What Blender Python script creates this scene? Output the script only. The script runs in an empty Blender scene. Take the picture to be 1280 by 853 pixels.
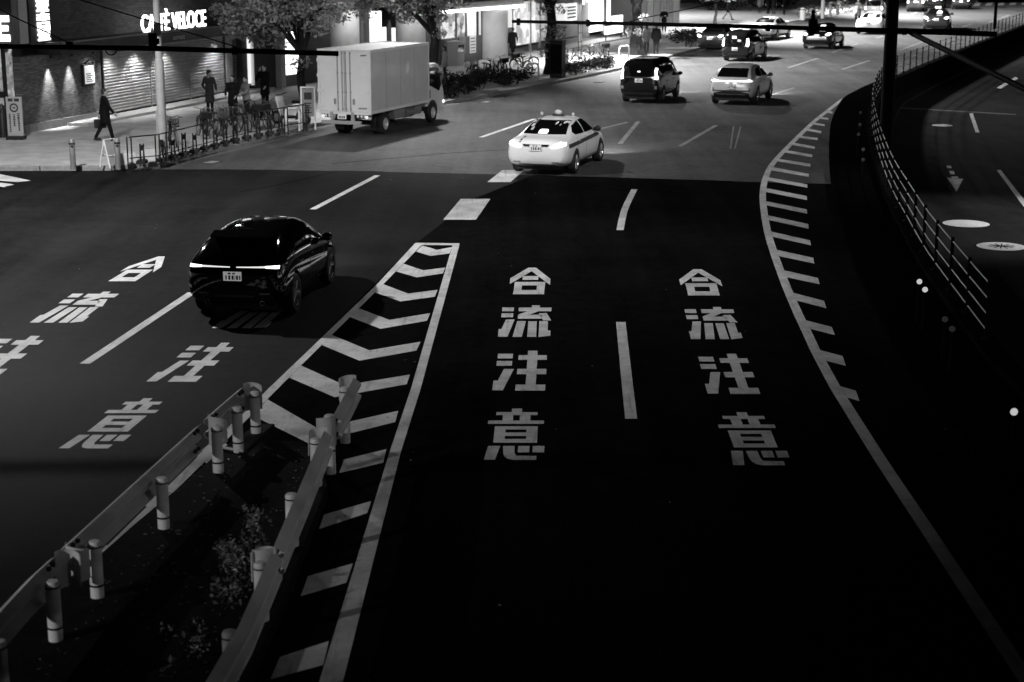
import bpy, bmesh, math, random
from mathutils import Vector, Matrix
from mathutils.bvhtree import BVHTree

S = bpy.context.scene
COL = S.collection
R = math.radians

# ------------------------------------------------------------------ camera
F_PX, CAM_H = 2100.0, 6.6
PITCH = math.atan((426.5 + 73) / F_PX)
cam_d = bpy.data.cameras.new('camera')
cam = bpy.data.objects.new('camera', cam_d)
COL.objects.link(cam)
cam.location = (0, 0, CAM_H)
cam.rotation_euler = (math.pi / 2 - PITCH, 0, 0)
cam_d.sensor_width = 36
cam_d.lens = 36 * F_PX / 1280
cam_d.clip_start = 0.2
cam_d.clip_end = 1500
cam_d.dof.use_dof = True
cam_d.dof.focus_distance = 32
cam_d.dof.aperture_fstop = 2.0
S.camera = cam

# ------------------------------------------------------------------ night sky (black and white photograph: every light is neutral)
W = bpy.data.worlds.new('World')
S.world = W
W.use_nodes = True
nt = W.node_tree
bg = nt.nodes['Background']
sky = nt.nodes.new('ShaderNodeTexSky')
sky.sky_type = 'NISHITA'
sky.sun_disc = False
sky.sun_elevation = R(-4)
sky.sun_rotation = R(250)
bw = nt.nodes.new('ShaderNodeRGBToBW')
nt.links.new(sky.outputs[0], bw.inputs[0])
nt.links.new(bw.outputs[0], bg.inputs['Color'])
bg.inputs['Strength'].default_value = 0.004

# ------------------------------------------------------------------ street lighting
def lamp(name, kind, loc, energy, target=None, size=0.3, spot=None, blend=0.6):
    d = bpy.data.lights.new(name, kind)
    d.energy = energy
    if kind in ('POINT', 'SPOT'):
        d.shadow_soft_size = size
    if kind == 'AREA':
        d.shape = 'RECTANGLE'
        d.size, d.size_y = size if isinstance(size, tuple) else (size, size)
    if kind == 'SPOT':
        d.spot_size = R(spot or 120)
        d.spot_blend = blend
    o = bpy.data.objects.new(name, d)
    o.location = loc
    if target is not None:
        o.rotation_euler = (Vector(target) - Vector(loc)).to_track_quat('-Z', 'Y').to_euler()
    COL.objects.link(o)
    return o

K = 1.0
lamp('street_light', 'SPOT', (-13.5, 39, 9.5), 9800 * K, (-13.0, 39.5, 0), 0.16, 147, .34)      # corner lamp left of the near carriageway
lamp('street_light', 'SPOT', (-19, 3, 8.0), 5000 * K, (-5.0, 18.2, 0), 0.14, 33, .9)        # lamp left of the footbridge
lamp('street_light', 'SPOT', (8, 7, 9.5), 550 * K, (-2.2, 19, .4), 0.2, 36, 1.0)        # lamp right of the footbridge
lamp('street_light', 'SPOT', (-9.5, 53.5, 8.0), 700 * K, (-10.5, 54, 0), 0.2, 165, .4)      # lamp on the pavement corner
lamp('street_light', 'SPOT', (-4.4, 67.5, 10.0), 9500 * K, (2, 65, 0), 0.3, 126, .7)      # kerb lamps along the avenue
lamp('street_light', 'SPOT', (6.0, 96, 10.0), 42000 * K, (12, 94, 0), 0.3, 132, .7)
lamp('street_light', 'SPOT', (17.0, 126, 10.0), 80000 * K, (23, 126, 0), 0.3, 136, .6)
lamp('street_light', 'SPOT', (12.0, 152, 10.0), 11000 * K, (12, 152, 0), 0.3, 140, .5)
lamp('street_light', 'SPOT', (34.0, 160, 10.0), 60000 * K, (40, 160, 0), 0.3, 140, .6)
lamp('street_light', 'SPOT', (2.0, 42, 10.5), 1700 * K, (.2, 35, 0), 0.8, 76, .95)        # lamp over the merging lanes
lamp('street_light', 'SPOT', (6.5, 38, 10.5), 7500 * K, (-3, 56.5, 1), 0.6, 50, .9)        # lamp on the central strip, thrown across the avenue
lamp('street_light', 'SPOT', (20, 47, 9.0), 5200 * K, (13.4, 45.5, -1), 0.3, 56, .9)      # lamp over the underpass approach
lamp('street_light', 'SPOT', (38, 84, 9.0), 2600 * K, (29, 80, -1), 0.3, 90, .9)

vs = S.view_settings
S.display_settings.display_device = 'sRGB'
vs.view_transform = 'Standard'
vs.look = 'None'
vs.exposure = 0.0
vs.gamma = 1.0
vs.use_curve_mapping = False
S.render.engine = 'CYCLES'
cy = S.cycles
cy.use_denoising = True
cy.sampling_pattern = 'TABULATED_SOBOL'
cy.max_bounces = 6
cy.diffuse_bounces = 2
cy.glossy_bounces = 3
cy.transmission_bounces = 4
cy.sample_clamp_indirect = 3.0
cy.sample_clamp_direct = 0.0
cy.caustics_reflective = False
cy.caustics_refractive = False
S.render.film_transparent = False

# ------------------------------------------------------------------ pixel of the 1280x853 photograph -> point of the place
_c, _s = math.cos(PITCH), math.sin(PITCH)
def ray(px, py):
    x, y = (px - 640) / F_PX, -(py - 426.5) / F_PX
    return Vector((x, _c + y * _s, -_s + y * _c))
def G(px, py, z=0.0):
    d = ray(px, py)
    t = (z - CAM_H) / d.z
    return Vector((d.x * t, d.y * t, z))
def at_depth(px, py, Y):
    d = ray(px, py)
    t = Y / d.y
    return Vector((d.x * t, Y, CAM_H + d.z * t))

# ------------------------------------------------------------------ materials
MATS = {}
def mat(name, v=0.5, rough=0.6, metal=0.0, spec=0.5, noise=0.0, scale=5.0, bump=0.0, bscale=40.0, coat=0.0, detail=6.0, stretch=None):
    if name in MATS:
        return MATS[name]
    m = bpy.data.materials.new(name)
    m.use_nodes = True
    n, l = m.node_tree.nodes, m.node_tree.links
    p = n['Principled BSDF']
    p.inputs['Base Color'].default_value = (v, v, v, 1)
    p.inputs['Roughness'].default_value = rough
    p.inputs['Metallic'].default_value = metal
    p.inputs['Specular IOR Level'].default_value = spec
    p.inputs['Coat Weight'].default_value = coat
    p.inputs['Coat Roughness'].default_value = 0.03
    if noise or bump:
        tc = n.new('ShaderNodeTexCoord')
        src = tc.outputs['Object']
        if stretch:
            mp = n.new('ShaderNodeMapping')
            mp.inputs['Scale'].default_value = stretch
            l.new(src, mp.inputs[0]); src = mp.outputs[0]
    if noise:
        t = n.new('ShaderNodeTexNoise')
        t.inputs['Scale'].default_value = scale
        t.inputs['Detail'].default_value = detail
        t.inputs['Roughness'].default_value = 0.65
        l.new(src, t.inputs['Vector'])
        r = n.new('ShaderNodeValToRGB')
        a, b = v * (1 - noise), v * (1 + noise)
        r.color_ramp.elements[0].position = 0.3
        r.color_ramp.elements[1].position = 0.7
        r.color_ramp.elements[0].color = (a, a, a, 1)
        r.color_ramp.elements[1].color = (b, b, b, 1)
        l.new(t.outputs['Fac'], r.inputs[0])
        l.new(r.outputs[0], p.inputs['Base Color'])
    if bump:
        t2 = n.new('ShaderNodeTexNoise')
        t2.inputs['Scale'].default_value = bscale
        t2.inputs['Detail'].default_value = 3
        l.new(src, t2.inputs['Vector'])
        b = n.new('ShaderNodeBump')
        b.inputs['Strength'].default_value = bump
        b.inputs['Distance'].default_value = 0.01
        l.new(t2.outputs['Fac'], b.inputs['Height'])
        l.new(b.outputs[0], p.inputs['Normal'])
    MATS[name] = m
    return m

def glow(name, strength, v=1.0):
    if name in MATS:
        return MATS[name]
    m = bpy.data.materials.new(name)
    m.use_nodes = True
    p = m.node_tree.nodes['Principled BSDF']
    p.inputs['Base Color'].default_value = (.6, .6, .6, 1)
    p.inputs['Roughness'].default_value = .4
    p.inputs['Emission Color'].default_value = (v, v, v, 1)
    p.inputs['Emission Strength'].default_value = strength
    MATS[name] = m
    return m

def asphalt(name, v, wear=0.35, rough=0.72, spec=0.3, streak=None):
    """asphalt: fine stone grain, broad patches, tyre streaks along the lane and a few bitumen seams"""
    m = bpy.data.materials.new(name)
    m.use_nodes = True
    n, l = m.node_tree.nodes, m.node_tree.links
    p = n['Principled BSDF']
    p.inputs['Roughness'].default_value = rough
    p.inputs['Specular IOR Level'].default_value = spec
    tc = n.new('ShaderNodeTexCoord')
    def noise(scale, det, vec, ro=.6):
        t = n.new('ShaderNodeTexNoise')
        t.inputs['Scale'].default_value = scale
        t.inputs['Detail'].default_value = det
        t.inputs['Roughness'].default_value = ro
        l.new(vec, t.inputs['Vector'])
        return t.outputs['Fac']
    mp = n.new('ShaderNodeMapping')
    mp.inputs['Rotation'].default_value = (0, 0, R(streak if streak is not None else 10))
    mp.inputs['Scale'].default_value = (1.3, .07, 1)
    l.new(tc.outputs['Object'], mp.inputs[0])
    grain = noise(16, 9, tc.outputs['Object'], .95)
    patch = noise(.35, 6, tc.outputs['Object'])
    strk = noise(1.0, 5, mp.outputs[0])
    def mix(a, b, f):
        x = n.new('ShaderNodeMath'); x.operation = 'MULTIPLY_ADD'
        l.new(a, x.inputs[0]); x.inputs[1].default_value = f
        if isinstance(b, float): x.inputs[2].default_value = b
        else: l.new(b, x.inputs[2])
        return x.outputs[0]
    def amp(x, k, add=None):
        s = n.new('ShaderNodeMath'); s.operation = 'SUBTRACT'; l.new(x, s.inputs[0]); s.inputs[1].default_value = .5
        m2 = n.new('ShaderNodeMath'); m2.operation = 'MULTIPLY_ADD'; l.new(s.outputs[0], m2.inputs[0]); m2.inputs[1].default_value = k
        if add is None: m2.inputs[2].default_value = 1.0
        else: l.new(add, m2.inputs[2])
        return m2.outputs[0]
    fine = noise(3.2, 8, tc.outputs['Object'], .8)
    o = amp(grain, 4.5 * wear, amp(fine, 3.4 * wear, amp(patch, 2.4 * wear, amp(strk, 2.4 * wear))))
    mul = n.new('ShaderNodeMath'); mul.operation = 'MULTIPLY'; mul.use_clamp = True
    l.new(o, mul.inputs[0]); mul.inputs[1].default_value = v
    mx_ = n.new('ShaderNodeMath'); mx_.operation = 'MAXIMUM'; l.new(mul.outputs[0], mx_.inputs[0]); mx_.inputs[1].default_value = v * .15
    l.new(mx_.outputs[0], p.inputs['Base Color'])
    b = n.new('ShaderNodeBump')
    b.inputs['Strength'].default_value = .35
    b.inputs['Distance'].default_value = .006
    l.new(grain, b.inputs['Height'])
    l.new(b.outputs[0], p.inputs['Normal'])
    MATS[name] = m
    return m

# ------------------------------------------------------------------ mesh helpers
class MB:
    def __init__(self):
        self.v, self.f, self.m = [], [], []
    def add(self, vs, fs, mi=0):
        k = len(self.v)
        self.v += [tuple(p) for p in vs]
        self.f += [tuple(i + k for i in f) for f in fs]
        self.m += [mi] * len(fs)
        return self
    def box(self, cx, cy, cz, sx, sy, sz, rz=0.0, mi=0, M=None):
        vs = []
        for dz in (-.5, .5):
            for dx, dy in ((-.5, -.5), (.5, -.5), (.5, .5), (-.5, .5)):
                x, y = dx * sx, dy * sy
                x, y = x * math.cos(rz) - y * math.sin(rz), x * math.sin(rz) + y * math.cos(rz)
                p = Vector((cx + x, cy + y, cz + dz * sz))
                vs.append(M @ p if M else p)
        return self.add(vs, [(3, 2, 1, 0), (4, 5, 6, 7), (0, 1, 5, 4), (1, 2, 6, 5), (2, 3, 7, 6), (3, 0, 4, 7)], mi)
    def b(self, x0, x1, y0, y1, z0, z1, mi=0):
        return self.box((x0 + x1) / 2, (y0 + y1) / 2, (z0 + z1) / 2, abs(x1 - x0), abs(y1 - y0), abs(z1 - z0), mi=mi)
    def tube(self, pts, r, n=8, mi=0, caps=True):
        pts = [Vector(p) for p in pts]
        rs = r if isinstance(r, (list, tuple)) else [r] * len(pts)
        rings, up = [], None
        for i, p in enumerate(pts):
            d = (pts[min(i + 1, len(pts) - 1)] - pts[max(i - 1, 0)])
            d = d.normalized() if d.length > 1e-9 else Vector((0, 0, 1))
            if up is None:
                a = Vector((0, 0, 1)) if abs(d.z) < .9 else Vector((1, 0, 0))
                up = d.cross(a).normalized()
            else:
                up = (up - d * up.dot(d)).normalized()
            q = d.cross(up)
            rings.append([p + (up * math.cos(2 * math.pi * k / n) + q * math.sin(2 * math.pi * k / n)) * rs[i] for k in range(n)])
        vs = [x for rg in rings for x in rg]
        fs = [(i * n + k, i * n + (k + 1) % n, (i + 1) * n + (k + 1) % n, (i + 1) * n + k) for i in range(len(pts) - 1) for k in range(n)]
        if caps:
            fs += [tuple(range(n - 1, -1, -1)), tuple(range((len(pts) - 1) * n, len(pts) * n))]
        return self.add(vs, fs, mi)
    def cyl(self, p0, p1, r0, r1=None, n=12, mi=0):
        return self.tube([p0, p1], [r0, r0 if r1 is None else r1], n, mi)
    def lathe(self, prof, n=24, axis='z', c=(0, 0, 0), mi=0, closed=True):
        """prof: (radius, height) pairs turned about an axis through c"""
        vs, k = [], len(prof)
        for j in range(n):
            a = 2 * math.pi * j / n
            for r, h in prof:
                u, v = r * math.cos(a), r * math.sin(a)
                p = {'z': (u, v, h), 'x': (h, u, v), 'y': (u, h, v)}[axis]
                vs.append((p[0] + c[0], p[1] + c[1], p[2] + c[2]))
        m = k if closed else k - 1
        fs = [(j * k + i, ((j + 1) % n) * k + i, ((j + 1) % n) * k + (i + 1) % k, j * k + (i + 1) % k) for j in range(n) for i in range(m)]
        return self.add(vs, fs, mi)
    def prism(self, pts, z0, z1, mi=0):
        n = len(pts)
        vs = [(p[0], p[1], z0) for p in pts] + [(p[0], p[1], z1) for p in pts]
        return self.add(vs, [tuple(range(n - 1, -1, -1)), tuple(range(n, 2 * n))] + [(i, (i + 1) % n, n + (i + 1) % n, n + i) for i in range(n)], mi)
    def sheet(self, pts, z=None, mi=0):
        return self.add([(p[0], p[1], p[2] if z is None else z) for p in pts], [tuple(range(len(pts)))], mi)
    def ball(self, c, r, n=10, mi=0):
        if not isinstance(r, (tuple, list)): r = (r, r, r)
        h = n // 2
        vs, fs = [(c[0], c[1], c[2] - r[2])], []
        for i in range(1, h):
            t = -math.pi / 2 + math.pi * i / h
            for k in range(n):
                a = 2 * math.pi * k / n
                vs.append((c[0] + r[0] * math.cos(t) * math.cos(a), c[1] + r[1] * math.cos(t) * math.sin(a), c[2] + r[2] * math.sin(t)))
        vs.append((c[0], c[1], c[2] + r[2]))
        top = len(vs) - 1
        for k in range(n):
            fs.append((0, 1 + (k + 1) % n, 1 + k))
            for i in range(h - 2):
                a, b = 1 + i * n, 1 + (i + 1) * n
                fs.append((a + k, a + (k + 1) % n, b + (k + 1) % n, b + k))
            fs.append((top, 1 + (h - 2) * n + k, 1 + (h - 2) * n + (k + 1) % n))
        return self.add(vs, fs, mi)
    def build(self, name, mats, parent=None, smooth=False, bevel=0.0, recalc=True):
        me = bpy.data.meshes.new(name)
        me.from_pydata(self.v, [], self.f)
        mats = mats if isinstance(mats, (list, tuple)) else [mats]
        for m in mats:
            me.materials.append(m)
        if len(mats) > 1:
            me.polygons.foreach_set('material_index', self.m)
        if recalc:
            bm = bmesh.new(); bm.from_mesh(me)
            bmesh.ops.recalc_face_normals(bm, faces=bm.faces)
            bm.to_mesh(me); bm.free()
        if smooth:
            me.polygons.foreach_set('use_smooth', [True] * len(me.polygons))
            me.set_sharp_from_angle(angle=R(40))
        return link(name, me, parent, bevel)

def link(name, me, parent=None, bevel=0.0):
    o = bpy.data.objects.new(name, me)
    COL.objects.link(o)
    if parent is not None:
        o.parent = parent
    if bevel:
        b = o.modifiers.new('edge', 'BEVEL')
        b.width = bevel; b.segments = 2; b.limit_method = 'ANGLE'
    return o

def tag(o, label=None, cat=None, group=None, kind=None):
    if label: o['label'] = label
    if cat: o['category'] = cat
    if group: o['group'] = group
    if kind: o['kind'] = kind
    return o

def thing(name, label, cat, loc=(0, 0, 0), rz=0.0, group=None):
    o = bpy.data.objects.new(name, None)
    o.empty_display_size = .2
    COL.objects.link(o)
    o.location = loc
    o.rotation_euler = (0, 0, rz)
    return tag(o, label, cat, group)

def kids(o):
    return [c for c in ALLKIDS.get(o.name, ())]

def copy_tree(o, parent=None):
    c = o.copy()
    COL.objects.link(c)
    c.parent = parent
    for ch in list(o.children):
        copy_tree(ch, c)
    return c

def realise(o):
    """apply an object's modifiers"""
    dg = bpy.context.evaluated_depsgraph_get()
    me = bpy.data.meshes.new_from_object(o.evaluated_get(dg), depsgraph=dg)
    old = o.data
    o.modifiers.clear()
    o.data = me
    me.name = o.name
    if isinstance(old, bpy.types.Mesh) and old.users == 0:
        bpy.data.meshes.remove(old)
    return o

def text_mesh(name, body, size, m, parent, loc, rot, sx=1.0, extrude=.01, bold=0.0, align='LEFT'):
    cu = bpy.data.curves.new(name, 'FONT')
    cu.body = body; cu.size = size; cu.extrude = extrude; cu.offset = bold
    cu.align_x = align
    t = bpy.data.objects.new(name, cu)
    COL.objects.link(t)
    dg = bpy.context.evaluated_depsgraph_get()
    me = bpy.data.meshes.new_from_object(t.evaluated_get(dg), depsgraph=dg)
    bpy.data.objects.remove(t)
    for v in me.vertices:
        v.co.x *= sx
    me.materials.clear(); me.materials.append(m)
    o = link(name, me, parent)
    o.location = loc; o.rotation_euler = rot
    return o
INK = mat('plate_ink', .03, .6)
rnd = random.Random(7)
# ================================================================== ground, roads, kerbs
A_NEAR = asphalt('near_asphalt', .0125, .6, spec=.03, streak=-8)
A_MERGE = asphalt('merge_asphalt', .007, .55, rough=.9, spec=0.0, streak=-3)  # darker tone than the near road, split along the gore line
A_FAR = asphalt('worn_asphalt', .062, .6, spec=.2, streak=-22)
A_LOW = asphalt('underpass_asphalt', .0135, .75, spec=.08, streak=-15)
PAVE = mat('paving', .42, .75, noise=.25, scale=1.6, bump=.25, bscale=25)
KERB = mat('kerb_concrete', .26, .8, noise=.3, scale=6, bump=.3, bscale=60)
CONC = mat('dark_concrete', .014, .85, spec=.05, noise=.4, scale=2.5, bump=.3)
SOIL = mat('soil', .006, .95, spec=.1, noise=.7, scale=9, bump=1.0, bscale=30)
GROUND = mat('city_ground', .03, .9, noise=.3, scale=.2)
def paint_mat(name, v):
    """road paint: thinned by tyres in broad patches, chipped in specks and scratched along the lane"""
    m = bpy.data.materials.new(name); m.use_nodes = True
    n, l = m.node_tree.nodes, m.node_tree.links
    q = n['Principled BSDF']; q.inputs['Roughness'].default_value = .7; q.inputs['Specular IOR Level'].default_value = .25
    tc = n.new('ShaderNodeTexCoord')
    def ns(scale, det, ro, vec=None):
        t = n.new('ShaderNodeTexNoise'); t.inputs['Scale'].default_value = scale; t.inputs['Detail'].default_value = det; t.inputs['Roughness'].default_value = ro
        l.new(vec or tc.outputs['Object'], t.inputs['Vector']); return t.outputs['Fac']
    mp = n.new('ShaderNodeMapping'); mp.inputs['Scale'].default_value = (9, .6, 1); l.new(tc.outputs['Object'], mp.inputs[0])
    def ramp(x, a, b, c0, c1):
        r = n.new('ShaderNodeMapRange'); l.new(x, r.inputs[0]); r.inputs[1].default_value = a; r.inputs[2].default_value = b; r.inputs[3].default_value = c0; r.inputs[4].default_value = c1; return r.outputs[0]
    def mul(a, b):
        x = n.new('ShaderNodeMath'); x.operation = 'MULTIPLY'; l.new(a, x.inputs[0]); l.new(b, x.inputs[1]); return x.outputs[0]
    o = mul(ramp(ns(1.3, 5, .65), .3, .7, .6, 1.08), ramp(ns(7, 9, .85), .34, .46, .5, 1.0))
    o = mul(o, ramp(ns(1.0, 5, .7, mp.outputs[0]), .30, .46, .62, 1.0))
    sc = n.new('ShaderNodeMath'); sc.operation = 'MULTIPLY'; l.new(o, sc.inputs[0]); sc.inputs[1].default_value = v
    l.new(sc.outputs[0], q.inputs['Base Color'])
    return m
PAINT = paint_mat('road_paint', .72)
PAINT_OLD = paint_mat('old_road_paint', .24)

def structure(name, mb, m, **k):
    o = mb.build(name, m, **k)
    o['kind'] = 'structure'
    return o

LOW = -0.85
structure('ground', MB().sheet([(-700, -60), (700, -60), (700, 900), (-700, 900)], LOW - .12), GROUND)

# line of the parapet between the avenue and the underpass approach
FENCE = [G(1275, 478, .32), G(1237, 441, .32), G(1189, 376, .32), G(1149, 319, .32), G(1126, 277, .32), G(1107, 240, .32), G(1094.5, 205, .3), G(1087.5, 176, .3), G(1084, 150, .28),
         G(1088, 131, .25), G(1095, 116, .25), G(1106, 102, .25), G(1127, 92, .25), G(1160, 78, .25), G(1200, 62, .25), G(1240, 46, .25), G(1280, 31, .25)]
d = (FENCE[-1] - FENCE[-4]).normalized()
FENCE += [FENCE[-1] + d * 40, FENCE[-1] + d * 110]
d0 = (FENCE[0] - FENCE[1]).normalized()
FENCE = [FENCE[0] + d0 * 22, FENCE[0] + d0 * 8] + FENCE
def smooth_line(pts, n):
    out = []
    P = [pts[0]] + list(pts) + [pts[-1]]
    for i in range(1, len(P) - 2):
        for k in range(n):
            t = k / n
            a, b, c, e = P[i - 1], P[i], P[i + 1], P[i + 2]
            out.append(.5 * ((2 * b) + (c - a) * t + (2 * a - 5 * b + 4 * c - e) * t * t + (3 * b - a - 3 * c + e) * t ** 3))
    out.append(P[-2])
    return out
FL = [Vector((p.x, p.y, 0)) for p in smooth_line(FENCE, 3)]
def offset_line(pts, dist):
    out = []
    for i, p in enumerate(pts):
        t = (pts[min(i + 1, len(pts) - 1)] - pts[max(i - 1, 0)]).normalized()
        out.append(p + Vector((t.y, -t.x, 0)) * dist)
    return out

# the two carriageways: near newer asphalt up to the seam, worn asphalt beyond it
seam = [G(0, 213), G(280, 212), G(480, 215), G(950, 228)]
gl = [(-4.95, -20), (-4.85, 13.0), G(0, 824).xy[:], G(333, 490).xy[:], G(520, 304).xy[:]]
def ragged(a, b, n, amp_, sd):
    g_ = random.Random(sd)
    return [(a[0] + (b[0] - a[0]) * k / n, a[1] + (b[1] - a[1]) * k / n + g_.uniform(-amp_, amp_)) for k in range(1, n)]
SM_A = ragged((.6, 48.55), seam[3].xy[:], 22, .05, 2)
SM_B = ragged((-15.2, 49.62), seam[1].xy[:], 16, .05, 4) + [seam[1].xy[:]] + ragged(seam[1].xy[:], seam[2].xy[:], 14, .06, 3)
edge_far = max(range(len(FL)), key=lambda i: -abs(FL[i].y - 46.6))
slab = MB()
near_right = [p for p in FL if p.y < 46.6]
near_left = [(-200, -20)] + gl + [(seam[2].x + 3.2, 49.0)]
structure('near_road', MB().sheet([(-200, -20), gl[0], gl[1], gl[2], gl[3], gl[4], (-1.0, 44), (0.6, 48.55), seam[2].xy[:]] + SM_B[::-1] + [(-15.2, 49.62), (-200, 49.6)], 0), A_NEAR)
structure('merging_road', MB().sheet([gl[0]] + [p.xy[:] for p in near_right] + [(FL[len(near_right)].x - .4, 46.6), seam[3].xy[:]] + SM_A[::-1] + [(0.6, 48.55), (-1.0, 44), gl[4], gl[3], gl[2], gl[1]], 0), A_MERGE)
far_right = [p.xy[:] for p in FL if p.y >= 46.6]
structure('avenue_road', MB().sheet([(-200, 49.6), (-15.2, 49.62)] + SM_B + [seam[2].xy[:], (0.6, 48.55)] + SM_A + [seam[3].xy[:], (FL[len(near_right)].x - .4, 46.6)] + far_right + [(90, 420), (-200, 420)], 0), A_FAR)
# the slab's edge under the parapet
# underpass approach, one lower sheet right of the wall
lowline = offset_line(FL, -.3)
structure('underpass_road', MB().sheet([p.xy[:] for p in lowline] + [(300, 260), (300, -20)], LOW), A_LOW)

# parapet wall with coping
w = MB()
in_, out_ = offset_line(FL, 0), offset_line(FL, .3)
for i in range(len(FL) - 1):
    q = [in_[i], in_[i + 1], out_[i + 1], out_[i]]
    for z0, z1, e in ((LOW - .1, .21, 0), (.21, .27, .03)):
        a, b = offset_line(FL, -e), offset_line(FL, .3 + e)
        q = [a[i], a[i + 1], b[i + 1], b[i]]
        w.prism(q, z0, z1)
wall_root = thing('parapet_wall', 'dark concrete retaining wall curving between the avenue and the sunken underpass road', 'wall', (0, 0, 0))
w.build('wall_body', mat('wall_concrete', .006, .9, spec=0.0, noise=.5, scale=1.2, bump=.3), wall_root)

# avenue-side kerb strip at the wall's foot, near-black, widened over the dark shoulder
kl1 = offset_line(FL, -.02)
kl0 = [offset_line(FL, -(1.3 if FL[i].y < 72 else max(.2, 1.3 - (FL[i].y - 72) * .09)))[i] for i in range(len(FL))]
kb = MB()
for i in range(len(FL) - 1):
    if FL[i].y < 110:
        kb.prism([kl0[i], kl0[i + 1], kl1[i + 1], kl1[i]], -.1, .13)
structure('kerb_strip', kb, mat('black_shoulder', .003, .95, spec=0.0, noise=.3, scale=3))
# low kerb at the foot of the wall on the underpass side
kb = MB()
a, b = offset_line(FL, .32), offset_line(FL, .9)
for i in range(len(FL) - 1):
    kb.prism([a[i], a[i + 1], b[i + 1], b[i]], LOW - .1, LOW + .14)
structure('underpass_kerb', kb, CONC)

# sealed joints and an older, coarser patch towards the side street
SEAL = mat('bitumen_seal', .003, .95, spec=0.0)
def seal(pts, w_):
    L = smooth_line([Vector((x, y, 0)) for x, y in pts], 3)
    a_, b_ = offset_line(L, -w_ / 2), offset_line(L, w_ / 2)
    mb = MB()
    for i in range(len(L) - 1): mb.sheet([a_[i], a_[i + 1], b_[i + 1], b_[i]], .003)
    tag(mb.build('road_seam', SEAL), kind='structure')
gx = lambda *q: [G(x, y).xy[:] for x, y in q]
structure('side_patch', MB().sheet([(-60, 25), G(-60, 395).xy[:], G(0, 345).xy[:], G(75, 289).xy[:], G(131, 255).xy[:], G(185, 225).xy[:], G(195, 215).xy[:], (-14, 49.4), (-60, 49.4)], .002), asphalt('coarse_asphalt', .009, .8, spec=.03, streak=60))
seal([(-15.2, 49.62)] + SM_B[::2] + [seam[2].xy[:]], .06); seal([(.6, 48.55)] + SM_A[::2] + [seam[3].xy[:]], .07)
seal(gx((300, 240), (345, 232), (420, 215)), .03)
seal(gx((415, 205), (560, 192), (640, 187)), .05); seal(gx((690, 235), (800, 239), (940, 243)), .04)
# drain covers by the kerb
for k, (px_, py_) in enumerate(((255, 203), (600, 128), (742, 103))):
    c_ = G(px_, py_)
    dt = thing('drain_grate', ('small iron drain grate at the kerb by the bicycle fence', 'small iron drain grate at the kerb past the truck', 'small iron drain grate at the kerb left of the black minivan')[k], 'drain grate', (c_.x + .25, c_.y - .05, 0), -R(20), 'drain grates along the kerb')
    MB().b(-.2, .2, -.3, .3, .001, .009).build('frame', CONC, dt)
    gm = MB()
    for j in range(7): gm.b(-.17, .17, -.26 + j * .08, -.22 + j * .08, .009, .014)
    gm.build('grating', KERB, dt)

# pavement on the left
SW = .13
kerb_px = [(205, 207), (248, 196), (300, 184.5), (390, 160), (545, 133), (640, 116), (720, 100), (790, 85), (850, 69), (880, 61), (915, 50)]
KL = [G(-40, 214)] + [G(140, 213.5)] + [G(*p) for p in kerb_px]
KL = [Vector((-120, 49.6, 0))] + [Vector((-30, 49.6, 0))] + KL + [Vector((16.2, 121, 0)), Vector((18.5, 131, 0)), Vector((24.5, 145, 0)), Vector((40, 184, 0)), Vector((80, 280, 0))]
KO = offset_line(KL, -.17)
pv = MB().sheet([(p.x, p.y) for p in KO] + [(-120, 280)], SW)
structure('pavement', pv, PAVE)
structure('side_pavement', MB().prism([(-60, -20), (-11.4, -20), (-11.4, 32.5), (-11.9, 34.5), (-13.4, 36), (-60, 36)], -.05, SW), PAVE, bevel=.02)
kb = MB()
for i in range(len(KL) - 1):
    h = SW + .012
    L = (KL[i + 1] - KL[i]).length
    n = max(1, int(L / 2.0)) if L < 60 else 1
    for k in range(n):
        g = .006
        p = KL[i].lerp(KL[i + 1], (k + g) / n); q = KL[i].lerp(KL[i + 1], (k + 1 - g) / n)
        p2 = KO[i].lerp(KO[i + 1], (k + g) / n); q2 = KO[i].lerp(KO[i + 1], (k + 1 - g) / n)
        kb.prism([p, q, q2, p2], -.05, h)
structure('pavement_kerb', kb, KERB, bevel=.015)
# gutter strip of paler concrete along the kerb
gt = MB()
g0 = offset_line(KL, .35)
for i in range(4, len(KL) - 3):
    gt.sheet([KL[i], g0[i], g0[i + 1], KL[i + 1]], .004)
structure('gutter', gt, mat('gutter_concrete', .11, .8, noise=.3, scale=5))
# tactile / paler paving slabs in the pavement
tp = MB()
for (x0, y0, x1, y1) in ((-60, 0, 0, 0),):
    pass

# ================================================================== road paint
def px_poly(mb, pts, z=.004):
    mb.sheet([G(x, y) for x, y in pts], z)
def lane_dash(name, a, b, width=.15, m=PAINT, z=.004, low=0.0):
    p, q = G(a[0], a[1], low), G(b[0], b[1], low)
    t = (q - p).normalized(); s = Vector((t.y, -t.x, 0)) * width / 2
    o = MB().sheet([p - s, q - s, q + s, p + s], low + z).build(name, m)
    o['kind'] = 'structure'
    return o
for a, b in (((106, 455), (240, 366)), ((391, 262), (472, 219.5)), ((601, 172), (668, 149)), ((774, 524), (788.5, 524))):
    if a[1] == 524: continue
    lane_dash('lane_line', a, b, .17)
def curve_line(name, pts, width, m, z=.004, n=6, low=0.0):
    L = smooth_line([G(x, y, low) for x, y in pts], n)
    a, b = offset_line(L, -width / 2), offset_line(L, width / 2)
    mb = MB()
    for i in range(len(L) - 1):
        mb.sheet([a[i], a[i + 1], b[i + 1], b[i]], low + z)
    o = mb.build(name, m)
    o['kind'] = 'structure'
    return o
curve_line('lane_line', [(789, 524), (783, 470), (776, 403)], .17, PAINT)
curve_line('lane_line', [(775, 288), (781, 262), (793, 237)], .17, PAINT)
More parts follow.
